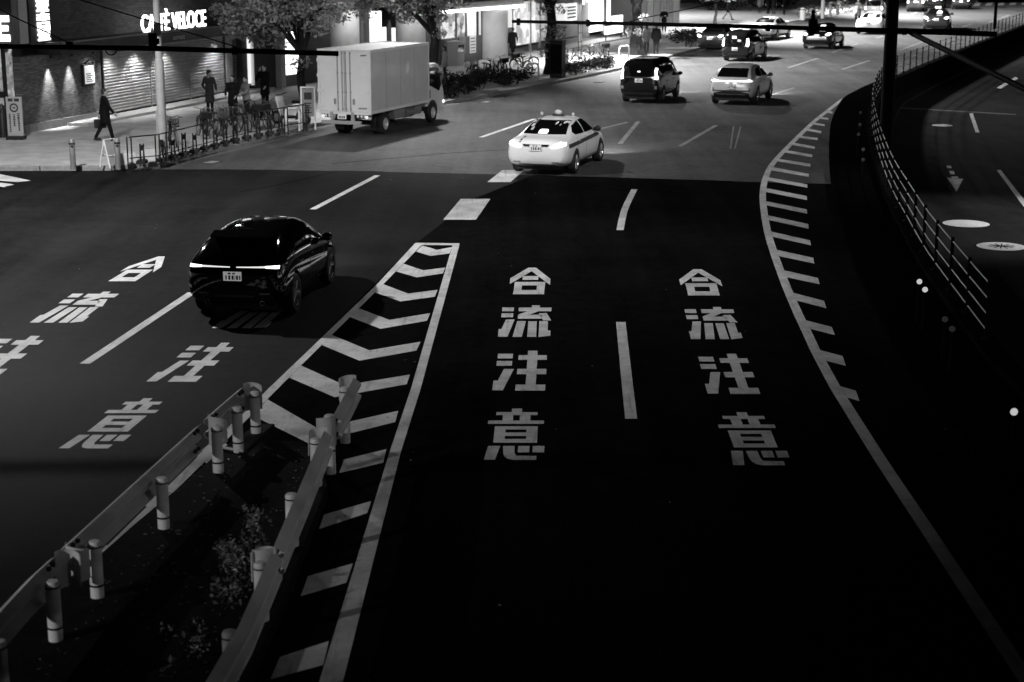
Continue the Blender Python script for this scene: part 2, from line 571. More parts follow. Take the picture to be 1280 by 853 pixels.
for a, b in (((775, 180), (798, 152)), ((850, 183), (895, 157)), ((748, 162), (785, 153))):
    lane_dash('lane_line', a, b, .16, PAINT_OLD)
for a, b in (((985, 85), (1023, 73)), ((1053, 87), (1087, 76)), ((967, 118), (993, 110)), ((1040, 66), (1072, 55)), ((1095, 48), (1118, 42)), ((1125, 63), (1160, 50)), ((1180, 42), (1215, 30)), ((1130, 22), (1150, 14)), ((1236, 28), (1262, 19))):
    lane_dash('lane_line', a, b, .14, PAINT_OLD)
for a, b in (((913, 186), (917, 158)), ((918.5, 186), (926, 158))):
    lane_dash('guide_line', a, b, .05, PAINT_OLD)
# white block where the merge begins
for q in (((554, 275), (576, 249), (613, 249), (595, 275)), ((609, 228), (628, 213), (655, 213), (638, 228))):
    mb = MB(); px_poly(mb, q); tag(mb.build('merge_block', PAINT), kind='structure')
# pedestrian crossing stripes at the left edge and far ahead
mb = MB()
px_poly(mb, ((-30, 216), (0, 218), (38, 226), (22, 228), (-30, 224)))
px_poly(mb, ((-30, 227), (0, 228.5), (18, 231), (5, 234), (-30, 232)))
tag(mb.build('crossing_stripes', PAINT), kind='structure')
mb = MB()
for k in range(7):
    x = 1216 + k * 15
    px_poly(mb, ((x, 7.4 - k * .35), (x + 5, 2.0 - k * .3), (x + 12, 2.0 - k * .3), (x + 8, 7.4 - k * .35)))
tag(mb.build('crossing_stripes', PAINT), kind='structure')

# right edge line with its ladder of bars
edge_px = [(1290, 860), (1222, 758), (1177, 690), (1156, 658), (1102, 577), (1056.7, 505), (1044.3, 485), (1021, 442), (1012.5, 424), (997, 391), (983.5, 360), (972.5, 331), (966, 312), (960.5, 294), (956.3, 273), (953.5, 250), (954, 237),
           (956.3, 225), (961.5, 212), (969, 201), (981, 188), (1001, 168), (1018, 152), (1034.5, 138.8), (1054, 124), (1072, 115)]
curve_line('edge_line', edge_px, .17, PAINT)
bars = MB()
ends = [((1050.3, 483.6), (1069.8, 489), (1074.5, 502.3), (1059.3, 497.7)), ((1025, 438.3), (1053.4, 445.7), (1057.3, 458), (1032.7, 451.6)), ((1006.6, 400.8), (1039.8, 409.4), (1043.7, 419.5), (1013, 411.7)),
        ((990.5, 366.4), (1030, 376.6), (1033, 386), (995, 376)), ((977.8, 338), (1022.3, 348), (1024.7, 356), (981, 346.6)), ((969, 312.5), (1016.6, 322.8), (1018, 330), (971, 320)),
        ((962, 289.6), (1012.5, 301), (1013.8, 307.2), (964, 296)), ((958, 269.4), (1010.3, 280.6), (1010.8, 286.4), (959, 275)), ((957, 252), (1008.4, 262.2), (1008.8, 267.7), (957, 256.8)),
        ((957.7, 235.6), (1008.4, 245.6), (1008.8, 250.6), (957.7, 240.5)), ((960, 222), (1009, 231), (1009.5, 235.2), (959, 226)), ((965.6, 209.4), (1011, 217.8), (1011, 221.5), (964.7, 213.5)),
        ((973, 199), (1013, 205.3), (1012.7, 209), (971.6, 202)), ((982.5, 188), (1015.5, 193.7), (1015, 197), (981, 191)), ((991, 178.7), (1018.7, 183.7), (1018, 186.5), (990.5, 181.7)), ((1000, 170), (1022.5, 173), (1022, 175.7), (999.5, 172.5)),
        ((1010, 161), (1027, 164.5), (1026, 167), (1008.7, 163.7)), ((1017.5, 153.7), (1031, 156), (1030.7, 158), (1017, 156)), ((1026, 146.7), (1035.7, 148), (1035, 150), (1025, 148.7)), ((1033.7, 138.7), (1041, 140), (1040.5, 142.5), (1033, 141))]
for q in ends:
    px_poly(bars, q, .006)
tag(bars.build('edge_bars', PAINT), kind='structure')

# gore: two border lines and chevrons
gore = MB()
gz = lambda x, y: (320 + x / 3.159, 290 + y / 3.159)
px_poly(gore, [gz(632, 45), gz(804, 47), gz(800, 55), gz(622, 53)], .010)
for up, lo in (([(657, 55), (715, 72), (775, 61)], [(632, 79), (690, 96), (764, 86)]),
               ([(583, 127), (660, 153), (748, 142)], [(553, 157), (635, 181), (738, 165)]),
               ([(503, 208), (600, 245), (717, 230)], [(470, 240), (570, 276), (706, 257)]),
               ([(405, 303), (527, 349), (688, 322)], [(370, 337), (492, 384), (675, 352)]),
               ([(297, 407), (447, 469), (650, 435)], [(258, 447), (408, 510), (633, 470)]),
               ([(173, 527), (350, 607), (608, 565)], [(128, 575), (310, 654), (595, 603)]),
               ([(45, 663), (245, 778), (562, 708)], [(-12, 727), (210, 838), (550, 752)])):
    U, D = [gz(*p) for p in up], [gz(*p) for p in lo]
    px_poly(gore, [U[0], U[1], D[1], D[0]], .005)
    px_poly(gore, [U[1], U[2], D[2], D[1]], .005)
for q in ([(483, 562), (430, 575), (424, 592), (479, 579)], [(464, 627), (405, 644), (399, 662), (459, 642)], [(441, 705), (385, 721), (376, 746), (433, 729)], [(411, 802), (350, 822), (338, 850), (404, 832)]):
    px_poly(gore, q, .005)
for q in ([(270, 548), (292, 561), (262, 583), (245, 570)], [(206, 606), (226, 621), (192, 641), (178, 630)], [(133, 682), (152, 698), (128, 724), (108, 708)], [(40, 772), (60, 792), (28, 824), (6, 806)]):
    px_poly(gore, q, .005)
tag(gore.build('chevron_marking', PAINT), kind='structure')
def strip(name, L, Rr, z):
    mb = MB()
    for i in range(len(L) - 1):
        mb.sheet([G(*L[i]), G(*L[i + 1]), G(*Rr[i + 1]), G(*Rr[i])], z)
    tag(mb.build(name, PAINT), kind='structure')
strip('gore_line', [(566, 306), (514, 486), (487, 566), (397, 860)], [(574.5, 306), (526, 486), (501, 566), (427, 860)], .008)
strip('gore_line', [(519, 304.5), (470.4, 357), (393, 431.5), (332, 490), (244, 575), (0, 815)], [(529, 305), (478, 357), (402.5, 431.5), (344, 490), (257, 577), (0, 829)], .008)

# the four characters painted down each lane (merge ahead, take care), drawn once as outlines in a unit box
GL = {
 'merge': ([[(.41, 0), (.605, 0), (.99, .44), (1, .67), (.503, .14), (0, .635), (0, .415)], [(.304, .33), (.69, .33), (.69, .475), (.304, .475)],
            [(.12, .555), (.875, .555), (.875, .685), (.12, .685)], [(.12, .85), (.875, .85), (.88, 1), (.11, 1)], [(.12, .685), (.31, .685), (.31, .85), (.12, .85)], [(.68, .685), (.875, .685), (.875, .85), (.68, .85)]]),
}
def N(polys, x0, w, y0, h):
    return [[((x - x0) / w, (y - y0) / h) for x, y in p] for p in polys]
GL['flow'] = N([[(252, 427), (347, 427), (347, 460), (252, 460)], [(251, 478), (347, 478), (347, 511), (251, 511)], [(293, 530), (363, 530), (321, 666), (243, 666), (242, 607), (264, 607)],
                [(492, 408), (558, 408), (558, 428), (492, 428)], [(387, 428), (655, 428), (656, 460), (388, 460)], [(461, 460), (551, 460), (478, 490), (386, 490)], [(386, 490), (582, 490), (586, 523), (388, 523)],
                [(553, 478), (620, 475), (664, 538), (598, 538), (582, 512)], [(386, 543), (457, 543), (439, 667), (363, 667)], [(477, 545), (547, 545), (557, 667), (483, 667)], [(567, 543), (638, 543), (645, 618), (668, 618), (671, 658), (576, 668)]], 242, 429, 408, 260)
GL['note'] = N([[(175, 70), (275, 70), (275, 103), (175, 103)], [(171, 121), (274, 121), (274, 154), (171, 154)], [(223, 176), (289, 176), (226, 312), (156, 312), (159, 252), (188, 252)],
                [(374, 48), (437, 48), (439, 80), (374, 80)], [(314, 80), (501, 80), (503, 113), (313, 113)], [(374, 113), (440, 113), (440, 175), (374, 175)], [(312, 175), (506, 175), (507, 210), (311, 210)],
                [(375, 210), (441, 210), (442, 277), (375, 277)], [(309, 277), (508, 277), (508, 314), (308, 314)]], 156, 352, 48, 266)
GL['mind'] = N([[(267, 434), (335, 434), (335, 460), (267, 460)], [(165, 460), (440, 460), (440, 481), (165, 481)], [(209, 481), (279, 481), (279, 520), (210, 520)], [(324, 481), (394, 481), (395, 520), (324, 520)],
                [(114, 520), (487, 520), (487, 543), (113, 543)], [(162, 560), (448, 560), (448, 582), (162, 582)], [(161, 602), (449, 602), (449, 625), (161, 625)], [(160, 645), (450, 645), (451, 669), (159, 669)],
                [(162, 582), (235, 582), (235, 602), (161, 602)], [(375, 582), (448, 582), (449, 602), (375, 602)], [(161, 625), (234, 625), (234, 645), (160, 645)], [(376, 625), (449, 625), (450, 645), (376, 645)],
                [(128, 690), (208, 690), (180, 775), (105, 775)], [(227, 690), (304, 690), (307, 735), (320, 751), (455, 752), (454, 776), (300, 776), (262, 769), (240, 754), (231, 733)],
                [(328, 690), (404, 690), (404, 730), (328, 730)], [(425, 690), (503, 690), (503, 730), (425, 730)]], 105, 398, 434, 341)
def character(key, tl, tr, br, bl):
    A, B, C_, D = (G(*p) for p in (tl, tr, br, bl))
    mb = MB()
    for poly in GL[key]:
        mb.sheet([A.lerp(B, u).lerp(D.lerp(C_, u), v) for u, v in poly], .005)
    tag(mb.build('road_character', PAINT), kind='structure')
character('merge', (639.5, 335.2), (690.2, 335.2), (686.2, 368.3), (635.6, 368.3))
character('flow', (626.9, 382.2), (692.3, 382.2), (687.6, 421.8), (622.2, 421.8))
character('note', (619.2, 439), (685.3, 439), (681.3, 488.9), (615.3, 488.9))
character('mind', (609.7, 511.4), (684.3, 511.4), (679.3, 575.3), (604.6, 575.3))
character('merge', (845.3, 337), (897.5, 337), (906, 369.9), (854.5, 369.9))
character('flow', (853.1, 384.3), (918.2, 384.3), (928.7, 424.7), (863.7, 424.7))
character('note', (867.6, 442.8), (933.3, 442.8), (950.4, 493), (884.7, 493))
character('mind', (889.3, 516), (965.2, 516), (990.5, 582), (916.5, 582))
character('flow', (316, 371), (381, 371), (331, 411), (264, 411))
character('note', (239.4, 429), (299.5, 429), (245, 477.8), (182.5, 477.8))
character('mind', (152.4, 498.4), (219, 498.4), (143.9, 561), (73.3, 561))
character('merge', (181, 321), (222.4, 321), (174.4, 352), (130.5, 352))
character('flow', (93, 365), (155, 365), (101, 404), (36.5, 404))
character('note', (-1, 420.4), (63, 420.4), (0, 469), (-66, 469))

# underpass paint and covers
UPAINT = paint_mat('underpass_paint', .62)
def low_poly_(name, polys, m, z=.004):
    mb = MB()
    for q in polys:
        mb.sheet([G(x, y, LOW) for x, y in q], LOW + z)
    return tag(mb.build(name, m), kind='structure')
for q in (((1246, 110), (1250.5, 111.5), (1273, 98), (1269, 96.5)), ((1211.5, 142), (1216, 142), (1224.5, 166), (1219.5, 166)), ((1246, 213), (1251, 213), (1290, 262), (1282, 262))):
    low_poly_('lane_line', [q], UPAINT)
low_poly_('road_arrow', [((1183, 207.5), (1188.5, 207.5), (1190, 210.5), (1184.5, 210.5)), ((1186.5, 214), (1192, 214), (1194, 218), (1188, 218)), ((1189, 221), (1197, 221), (1198, 223), (1190, 223)), ((1184, 222.5), (1204, 224), (1195.5, 239.5))], UPAINT)
low_poly_('joint_line', [((1118, 134.2), (1200, 139), (1270, 143), (1270, 144), (1200, 140), (1118, 135.2))], mat('joint_seal', .09, .8))
COVER = mat('cover_steel', .8, .5, 0.0, noise=.15, scale=8)
for px, py, r, lab in ((1178, 157.2, .42, 'small pale round manhole cover farthest along the underpass road'), (1207.5, 280, .62, 'pale plain round manhole cover in the underpass road'), (1251.5, 308.5, .6, 'pale round manhole cover with a cross pattern in the underpass road')):
    c = G(px, py, LOW)
    t = thing('manhole_cover', lab, 'manhole cover', (c.x, c.y, LOW), 0, 'manhole covers in the underpass road')
    MB().lathe([(0.001, .012), (r * .98, .012), (r, .008), (r, 0), (.001, 0)], 40).build('lid', COVER, t, smooth=True)
    mb = MB().lathe([(r, .001), (r + .06, .001), (r + .06, .006), (r, .006)], 40)
    mb.build('rim', CONC, t)
    mb = MB()
    if 'cross' in lab:
        for k in range(6):
            a = k * math.pi / 6 + .2
            mb.box(0, 0, .014, r * 1.1, .035, .004, a)
            mb.v = [(x, y, z + .0004 * k) if i >= len(mb.v) - 8 else (x, y, z) for i, (x, y, z) in enumerate(mb.v)]
        mb.build('cross_ribs', CONC, t)
# ================================================================== median island and guard rails
ISL = .18
GALV = mat('galvanised_rail', .58, .6, .0, noise=.28, scale=1.1, bump=.1, bscale=30)
WHITEPOST = mat('white_post_paint', .75, .55, noise=.2, scale=5)
BOLT = mat('bolt_black', .02, .5)
isl = [(-5.6, 8), (-5.25, 11), (-4.62, 15.9), (-4.28, 18.0), (-3.98, 19.6), (-3.7, 21.3), (-2.75, 21.3), (-2.25, 19.5), (-2.3, 16), (-2.45, 12), (-2.6, 8)]
structure('median_soil', MB().prism(isl, -.05, ISL), SOIL)
# concrete kerb block at the tip of the island
A, B, C_, D_ = G(278, 563, ISL), G(306, 568, ISL), G(344, 532, ISL), G(322, 532, ISL)
blk = thing('kerb_block', 'low dark concrete kerb block at the tip of the median between the guard rails', 'kerb block', (0, 0, 0))
MB().prism([A, B, C_, D_], -.02, ISL + .03).build('slab', CONC, blk, bevel=.02)
mb = MB().tube([A + Vector((.02, 0, .035)), B + Vector((-.02, .02, .035))], .018, 6)
mb.build('edge_strip', GALV, blk)

def wbeam(path, z0, side, t=.004, h=.35, depth=.07):
    """corrugated beam swept along a plan path; side = +1 bulges to the right of the path"""
    prof = [(-.01, 0), (.01, .02), (.085, .07), (.085, .11), (.0, .155), (.0, .195), (.085, .24), (.085, .28), (.01, .33), (-.01, .35)]
    path = [Vector((p[0], p[1], 0)) for p in path]
    vs, fs, m = [], [], len(prof)
    for back in (0, 1):
        for i, p in enumerate(path):
            d = (path[min(i + 1, len(path) - 1)] - path[max(i - 1, 0)]).normalized()
            r = Vector((d.y, -d.x, 0)) * side
            for x, z in prof:
                vs.append(p + r * (x - back * t) + Vector((0, 0, z0 + z)))
    n = len(path)
    for back in (0, 1):
        o = back * n * m
        for i in range(n - 1):
            for k in range(m - 1):
                fs.append((o + i * m + k, o + (i + 1) * m + k, o + (i + 1) * m + k + 1, o + i * m + k + 1))
    for i in range(n - 1):
        for k in (0, m - 1):
            fs.append((i * m + k, (i + 1) * m + k, n * m + (i + 1) * m + k, n * m + i * m + k))
    for i in (0, n - 1):
        for k in range(m - 1):
            fs.append((i * m + k, i * m + k + 1, n * m + i * m + k + 1, n * m + i * m + k))
    return MB().add(vs, fs)

def wing(p, d, side, z0, flip=1, r=.125, h=.38):
    """curved end piece: a sheet bent round through about 150 degrees"""
    p, d = Vector((p[0], p[1], 0)), Vector((d[0], d[1], 0)).normalized()
    rt = Vector((d.y, -d.x, 0)) * side
    vs, fs = [], []
    n = 10
    for lay in (0, .006):
        for k in range(n + 1):
            a = k / n * R(165)
            q = p + rt * (.02) - rt * (r - lay) * (1 - math.cos(a)) + d * flip * (r - lay) * math.sin(a)
            drop = .05 * (k / n) ** 2
            vs += [q + Vector((0, 0, z0 - .02 + drop)), q + Vector((0, 0, z0 + h - drop))]
    for lay in (0, 1):
        o = lay * 2 * (n + 1)
        for k in range(n):
            fs.append((o + 2 * k, o + 2 * k + 2, o + 2 * k + 3, o + 2 * k + 1))
    o = 2 * (n + 1)
    for k in range(n):
        fs.append((2 * k, 2 * k + 2, o + 2 * k + 2, o + 2 * k)); fs.append((2 * k + 1, 2 * k + 3, o + 2 * k + 3, o + 2 * k + 1))
    fs += [(0, 1, o + 1, o), (2 * n, 2 * n + 1, o + 2 * n + 1, o + 2 * n)]
    return MB().add(vs, fs)

def guard_rail(label, posts, runs, side, off):
    """posts: plan points; runs: lists of plan points (the beam pieces)"""
    root = thing('guard_rail', label, 'guard rail', (posts[0][0], posts[0][1], 0), 0, 'guard rails round the median')
    ox = Vector((posts[0][0], posts[0][1], 0))
    def shift(mb):
        mb.v = [(v[0] - ox.x, v[1] - ox.y, v[2]) for v in mb.v]; return mb
    for p in posts:
        x, y = p[0], p[1]
        top = p[2] if len(p) > 2 else ISL + .6
        mb = MB().lathe([(.001, -.05), (.068, -.05), (.068, top - .03), (.055, top - .006), (.001, top)], 20, c=(x, y, 0))
        po = shift(mb).build('post', WHITEPOST, root, smooth=True)
        for za, zb in ((top - .07, top - .055), (.30, .32)):
            shift(MB().lathe([(.068, za), (.0715, za), (.0715, zb), (.068, zb)], 20, c=(x, y, 0))).build('band', CONC, po)
    for run in runs:
        z = run[0][2] if len(run[0]) > 2 else ISL + .30
        shift(wbeam(run, z, side)).build('beam', GALV, root, smooth=True)
        for p in (run[0], run[-1]):
            i = 0 if p is run[0] else -1
            d = (Vector(run[1][:2]) - Vector(run[0][:2])).normalized() * (1 if i == 0 else -1)
            for kx in (.12, .24):
                for kz in (.06, .29):
                    c = Vector((p[0] + d.x * kx, p[1] + d.y * kx, z + kz))
                    shift(MB().ball(c, .03, 6)).build('bolt', BOLT, root)
    return root, shift

# left rail: posts stand right of the beam
PLz = ISL
lp = [G(70, 800, ISL), G(122, 746, ISL), G(205, 660, ISL), G(273, 590, ISL), G(298, 562, ISL + .03), G(320, 541, ISL + .03)]
lp = [(p.x, p.y) for p in lp]
lp = [(-4.5, 11.4), (-4.4, 13.4)] + lp
loff = -.17
def left_of(p, q, o):
    d = (Vector(q) - Vector(p)).normalized()
    return Vector((d.y, -d.x)) * o
line = []
for i, p in enumerate(lp):
    q, r_ = lp[max(0, i - 1)], lp[min(len(lp) - 1, i + 1)]
    v = left_of(q, r_, loff)
    line.append((p[0] + v.x, p[1] + v.y))
def along(L, s):
    acc = 0
    for a, b in zip(L, L[1:]):
        seg = (Vector(b) - Vector(a)).length
        if s <= acc + seg or (a, b) == (L[-2], L[-1]):
            t = (s - acc) / seg
            return (a[0] + (b[0] - a[0]) * t, a[1] + (b[1] - a[1]) * t)
        acc += seg
tot = sum((Vector(b) - Vector(a)).length for a, b in zip(line, line[1:]))
s_at = lambda i: sum((Vector(b) - Vector(a)).length for a, b in zip(line[:i + 1], line[1:i + 1]))
def run_between(L, s0, s1, step=.25):
    n = max(2, int((s1 - s0) / step))
    return [along(L, s0 + (s1 - s0) * k / n) for k in range(n + 1)]
r1 = run_between(line, -.5, s_at(3) - .55)
r2 = run_between(line, s_at(3) - .25, s_at(5) - .1)
r3 = run_between(line, s_at(5) + .28, s_at(7) + .12)
rl, shl = guard_rail('weathered left guard rail seen from behind with short white posts in front of it', lp, [r1, r2, r3], -1, 0)
for run, ends in ((r1, (1,)), (r2, (0,)), (r3, (0, 1))):
    for e in ends:
        i, j = (0, 1) if e == 0 else (-1, -2)
        d = Vector(run[i][:2]) - Vector(run[j][:2])
        shl(wing(run[i], d, -1 if e else 1, ISL + .29)).build('end_wing', GALV, rl, smooth=True)
# right rail: posts left of the beam
rp = [G(432, 520, ISL), G(413, 575, ISL), G(396, 607, ISL), G(366, 682, ISL), G(328, 775, ISL), G(290, 868, ISL)]
rp = [(p.x, p.y) for p in rp]
rp[0] = (rp[1][0] + .06, rp[1][1] + 1.35)
rp += [(rp[-1][0] - .15, rp[-1][1] - 2), (rp[-1][0] - .3, rp[-1][1] - 4)]
rline = []
rp_r = rp[::-1]
for i, p in enumerate(rp_r):
    q, r_ = rp_r[max(0, i - 1)], rp_r[min(len(rp_r) - 1, i + 1)]
    v = left_of(q, r_, .1)
    rline.append((p[0] + v.x, p[1] + v.y))
line_r = rline
def s_r(i): return sum((Vector(b) - Vector(a)).length for a, b in zip(line_r[:i + 1], line_r[1:i + 1]))
_n = len(rp_r)
q1 = run_between(line_r, -.4, s_r(3) + .15)
q2 = run_between(line_r, s_r(3) + .3, s_r(5) + .15)
q3 = run_between(line_r, s_r(6) - .22, s_r(7) + .3)
rr, shr = guard_rail('paler right guard rail with a ribbed outer face beside the merging lane', rp, [q1, q2, q3], 1, 0)
for run, ends in ((q1, (1,)), (q2, (0, 1)), (q3, (0, 1))):
    for e in ends:
        i, j = (0, 1) if e == 0 else (-1, -2)
        d = Vector(run[i][:2]) - Vector(run[j][:2])
        shr(wing(run[i], d, 1 if e else -1, ISL + .29)).build('end_wing', GALV, rr, smooth=True)

# planting in the median: small leaves
LEAF = mat('leaf_dull', .10, .5, noise=.5, scale=3)
LEAF_D = mat('leaf_dark', .012, .6, spec=.15, noise=.5, scale=3)
def leaf_cloud(mb, centre, radii, n, size, rg, shell=0.0, mi=0):
    for _ in range(n):
        while True:
            u = Vector((rg.uniform(-1, 1), rg.uniform(-1, 1), rg.uniform(-1, 1)))
            if shell < u.length < 1: break
        c = Vector((centre[0] + u.x * radii[0], centre[1] + u.y * radii[1], centre[2] + u.z * radii[2]))
        a = Vector((rg.gauss(0, 1), rg.gauss(0, 1), rg.gauss(0, .7))).normalized()
        b = a.cross(Vector((rg.gauss(0, 1), rg.gauss(0, 1), rg.gauss(0, 1)))).normalized()
        s = size * rg.uniform(.6, 1.3)
        nrm = a.cross(b) * s * .25
        mb.add([c - a * s, c + b * s * .55 + nrm, c + a * s, c - b * s * .55 + nrm], [(0, 1, 2, 3)], mi)
    return mb
rg = random.Random(3)
for k, (x, y, rx, ry, h, n, lab) in enumerate(((-2.78, 17.15, .2, .65, .34, 330, 'low sparse shrub against the middle of the right guard rail'),
                                             (-2.86, 16.0, .24, .55, .38, 380, 'low leafy shrub at the curved end wing of the right guard rail'),
                                             (-3.0, 14.6, .25, .5, .16, 90, 'few low leaves nearest the camera at the right guard rail'))):
    t = thing('median_shrub', lab, 'shrub', (x, y, ISL), 0, 'shrubs in the median')
    mb = MB()
    for _ in range(9):
        cx_, cy_ = rg.gauss(0, rx * .5), rg.uniform(-ry, ry)
        cr = rg.uniform(.07, .16)
        leaf_cloud(mb, (cx_, cy_, h * rg.uniform(.25, .8)), (cr, cr * 1.5, cr), n // 9, rg.uniform(.022, .036), rg)
    mb.build('foliage', mat('shrub_leaf', .13, .4, noise=.6, scale=3), t, recalc=False)
    mb = MB()
    for j in range(9):
        a = rg.uniform(0, 6.28)
        mb.tube([(0.1 * math.cos(a), .3 * math.sin(a), -.03), (rx * .6 * math.cos(a), ry * .6 * math.sin(a), h * .7)], [.01, .004], 5)
    mb.build('stem', LEAF_D, t)
# fallen leaves and weeds over the soil, and specks of litter on the road
mb = MB()
for _ in range(420):
    y = rg.uniform(11, 21); x = rg.uniform(-4.0 + (21 - y) * -.06, -2.5)
    a = rg.uniform(0, 6.28); s = rg.uniform(.012, .032)
    z = ISL + rg.uniform(.004, .03)
    mb.add([(x - s * math.cos(a), y - s * math.sin(a), z), (x + s * .5 * math.sin(a), y - s * .5 * math.cos(a), z + .01), (x + s * math.cos(a), y + s * math.sin(a), z), (x - s * .5 * math.sin(a), y + s * .5 * math.cos(a), z + .008)], [(0, 1, 2, 3)])
tag(mb.build('fallen_leaves', LEAF, recalc=False), 'scattered fallen leaves on the dark soil of the median', 'fallen leaves', kind='stuff')
mb = MB()
for _ in range(55):
    y = 14 + 40 * rg.random() ** 1.5; x = rg.uniform(-9, 8)
    a = rg.uniform(0, 6.28); s = rg.uniform(.010, .024)
    if rg.random() < .3:
        x = rg.uniform(-2.3, -1.2); y = rg.uniform(16, 30)
    mb.add([(x - s * math.cos(a), y - s * math.sin(a), .012), (x + s * .6 * math.sin(a), y - s * .6 * math.cos(a), .022), (x + s * math.cos(a), y + s * math.sin(a), .014), (x - s * .6 * math.sin(a), y + s * .6 * math.cos(a), .02)], [(0, 1, 2, 3)])
tag(mb.build('litter', mat('litter_pale', .25, .8), recalc=False), 'tiny pale scraps of leaf and paper on the road', 'litter', kind='stuff')

# ================================================================== fence on the parapet
RAILM = mat('fence_steel', .4, .35, .6)
DARKST = mat('dark_steel', .006, .7, spec=.05)
fence = thing('parapet_fence', 'long curving steel fence of dark posts and thin rails on top of the parapet wall', 'fence', (0, 0, 0))
FT = offset_line(FL, .15)
cum = [0]
for a, b in zip(FT, FT[1:]): cum.append(cum[-1] + (b - a).length)
def on_fence(s):
    for i in range(len(FT) - 1):
        if s <= cum[i + 1]:
            t = (s - cum[i]) / (cum[i + 1] - cum[i]); return FT[i].lerp(FT[i + 1], t)
    return FT[-1]
s_start = next(cum[i] for i in range(len(FT)) if FT[i].y > 26.3)
s_end = next((cum[i] for i in range(len(FT)) if FT[i].y > 165), cum[-1])
posts = []
s = s_start
while s < s_end:
    posts.append(s); s += 2.0 if len(posts) < 70 else 3
zr = (.42, .68, .94, 1.2)
for i, s in enumerate(posts):
    p = on_fence(s)
    mb = MB().cyl((p.x, p.y, .26), (p.x, p.y, 1.27), .033, n=8)
    mb.box(p.x, p.y, .28, .14, .14, .03)
    mb.build('fence_post', DARKST, fence)
for z in zr:
    mb = MB()
    for a, b in zip(posts, posts[1:]):
        n = 3
        mb.tube([on_fence(a + .09 + (b - a - .18) * k / n) + Vector((0, 0, z)) for k in range(n + 1)], .014, 6)
        mb.tube([on_fence(a - .02 if a > .02 else a) + Vector((0, 0, z - .001)), on_fence(a + .1) + Vector((0, 0, z - .001))], .009, 5)
    mb.build('rail', RAILM, fence, smooth=True)

# round reflectors on short posts by the kerb strip
REFL = glow('reflector', .0)
REFL = mat('reflector_disc', .9, .15, .0, coat=1)
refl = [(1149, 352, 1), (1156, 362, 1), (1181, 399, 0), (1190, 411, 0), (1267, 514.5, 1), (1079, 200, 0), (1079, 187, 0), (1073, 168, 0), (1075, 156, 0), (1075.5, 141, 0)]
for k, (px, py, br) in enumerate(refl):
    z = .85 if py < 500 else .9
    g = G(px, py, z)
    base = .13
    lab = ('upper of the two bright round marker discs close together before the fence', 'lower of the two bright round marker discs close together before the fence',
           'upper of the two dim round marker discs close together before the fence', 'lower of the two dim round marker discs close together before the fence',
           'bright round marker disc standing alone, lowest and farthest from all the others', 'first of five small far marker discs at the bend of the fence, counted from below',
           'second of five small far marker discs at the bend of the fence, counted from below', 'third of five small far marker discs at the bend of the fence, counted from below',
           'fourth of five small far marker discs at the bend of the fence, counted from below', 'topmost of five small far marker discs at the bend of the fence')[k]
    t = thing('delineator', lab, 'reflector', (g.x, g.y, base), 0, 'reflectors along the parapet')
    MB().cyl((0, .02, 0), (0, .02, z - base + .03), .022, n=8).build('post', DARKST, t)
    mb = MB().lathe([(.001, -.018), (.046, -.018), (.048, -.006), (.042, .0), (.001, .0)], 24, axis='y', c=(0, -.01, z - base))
    mb.build('reflector', mat('reflector_dim', .3, .3) if not br else glow('reflector_glow', .5), t, smooth=True)  # bright discs are no lamps: emission stands in for reflected light

# ================================================================== poles and long arms
POLE = mat('grey_pole', .36, .55, noise=.15, scale=3)
# lamp pole on the pavement corner
p0 = G(205, 203, SW)
pole = thing('light_pole', 'tall pale grey tapered lighting pole standing at the pavement corner before the shutter', 'pole', (p0.x, p0.y, SW))
MB().lathe([(.001, 0), (.135, 0), (.135, 3.0), (.128, 3.06), (.108, 3.07), (.075, 9.3), (.001, 9.3)], 20).build('shaft', POLE, pole, smooth=True)
MB().lathe([(.135, 0), (.2, 0), (.2, .02), (.135, .03)], 20).build('base_flange', POLE, pole)
MB().tube([(-.15, -.02, 0), (-.15, -.02, 1.55), (-.12, 0, 1.62)], .022, 8).build('conduit', POLE, pole)
mb = MB().tube([(0, 0, 9.1), (.7, -.2, 9.6), (1.8, -.5, 9.75)], [.06, .05, .045], 8)
mb.build('lamp_arm', POLE, pole)
MB().box(2.0, -.55, 9.74, .7, .28, .12).build('lamp_head', POLE, pole, bevel=.03)
mb = MB().box(.02, -.16, 3.95, .2, .1, .34)
mb.build('bracket', DARKST, pole, bevel=.01)

# near signal arm reaching in from the left, with its stays
Y = 30.0
a, b = at_depth(-190, 53.0, Y), at_depth(422.5, 67.5, Y)
sig = thing('signal_arm', 'dark horizontal traffic signal arm reaching in from the left in front of the truck', 'signal arm', (a.x, a.y, 0))
O = Vector((a.x, a.y, 0))
def rel(p): return p - O
P_ = lambda px, py: at_depth(px, py, Y) - O
MB().tube([P_(-190, 53), P_(0, 58), P_(180, 60.5), P_(423, 67.3)], [.052, .05, .048, .046], 10).build('arm', DARKST, sig, smooth=True)
MB().lathe([(.001, 0), (.12, 0), (.1, 7.3), (.001, 7.3)], 16, c=P_(-190, 60)[:2] + (0,)).build('mast', DARKST, sig, smooth=True)
top = P_(-190, 60); top = Vector((top.x, top.y, 7.2))
def stay(px, py, qx, qy, r=.012):
    return MB().tube([P_(px, py), P_(qx, qy)], r, 6)
mb = stay(25, 25, 85, 53); mb.tube([P_(85, 53), P_(90, 57)], .04, 6)
mb.tube([P_(25, 25), top - Vector((0, 0, .3))], .012, 6)
mb.tube([P_(100, 0), P_(172, 22), P_(295, 58.5)], .012, 6); mb.tube([P_(100, 0), top], .012, 6)
mb.build('stay_wire', DARKST, sig)
for px, py in ((87, 56), (191, 57), (294, 63)):
    c = P_(px, py); MB().box(c.x, c.y, c.z - .01, .11, .12, .13).build('clamp', DARKST, sig)
mb = MB()
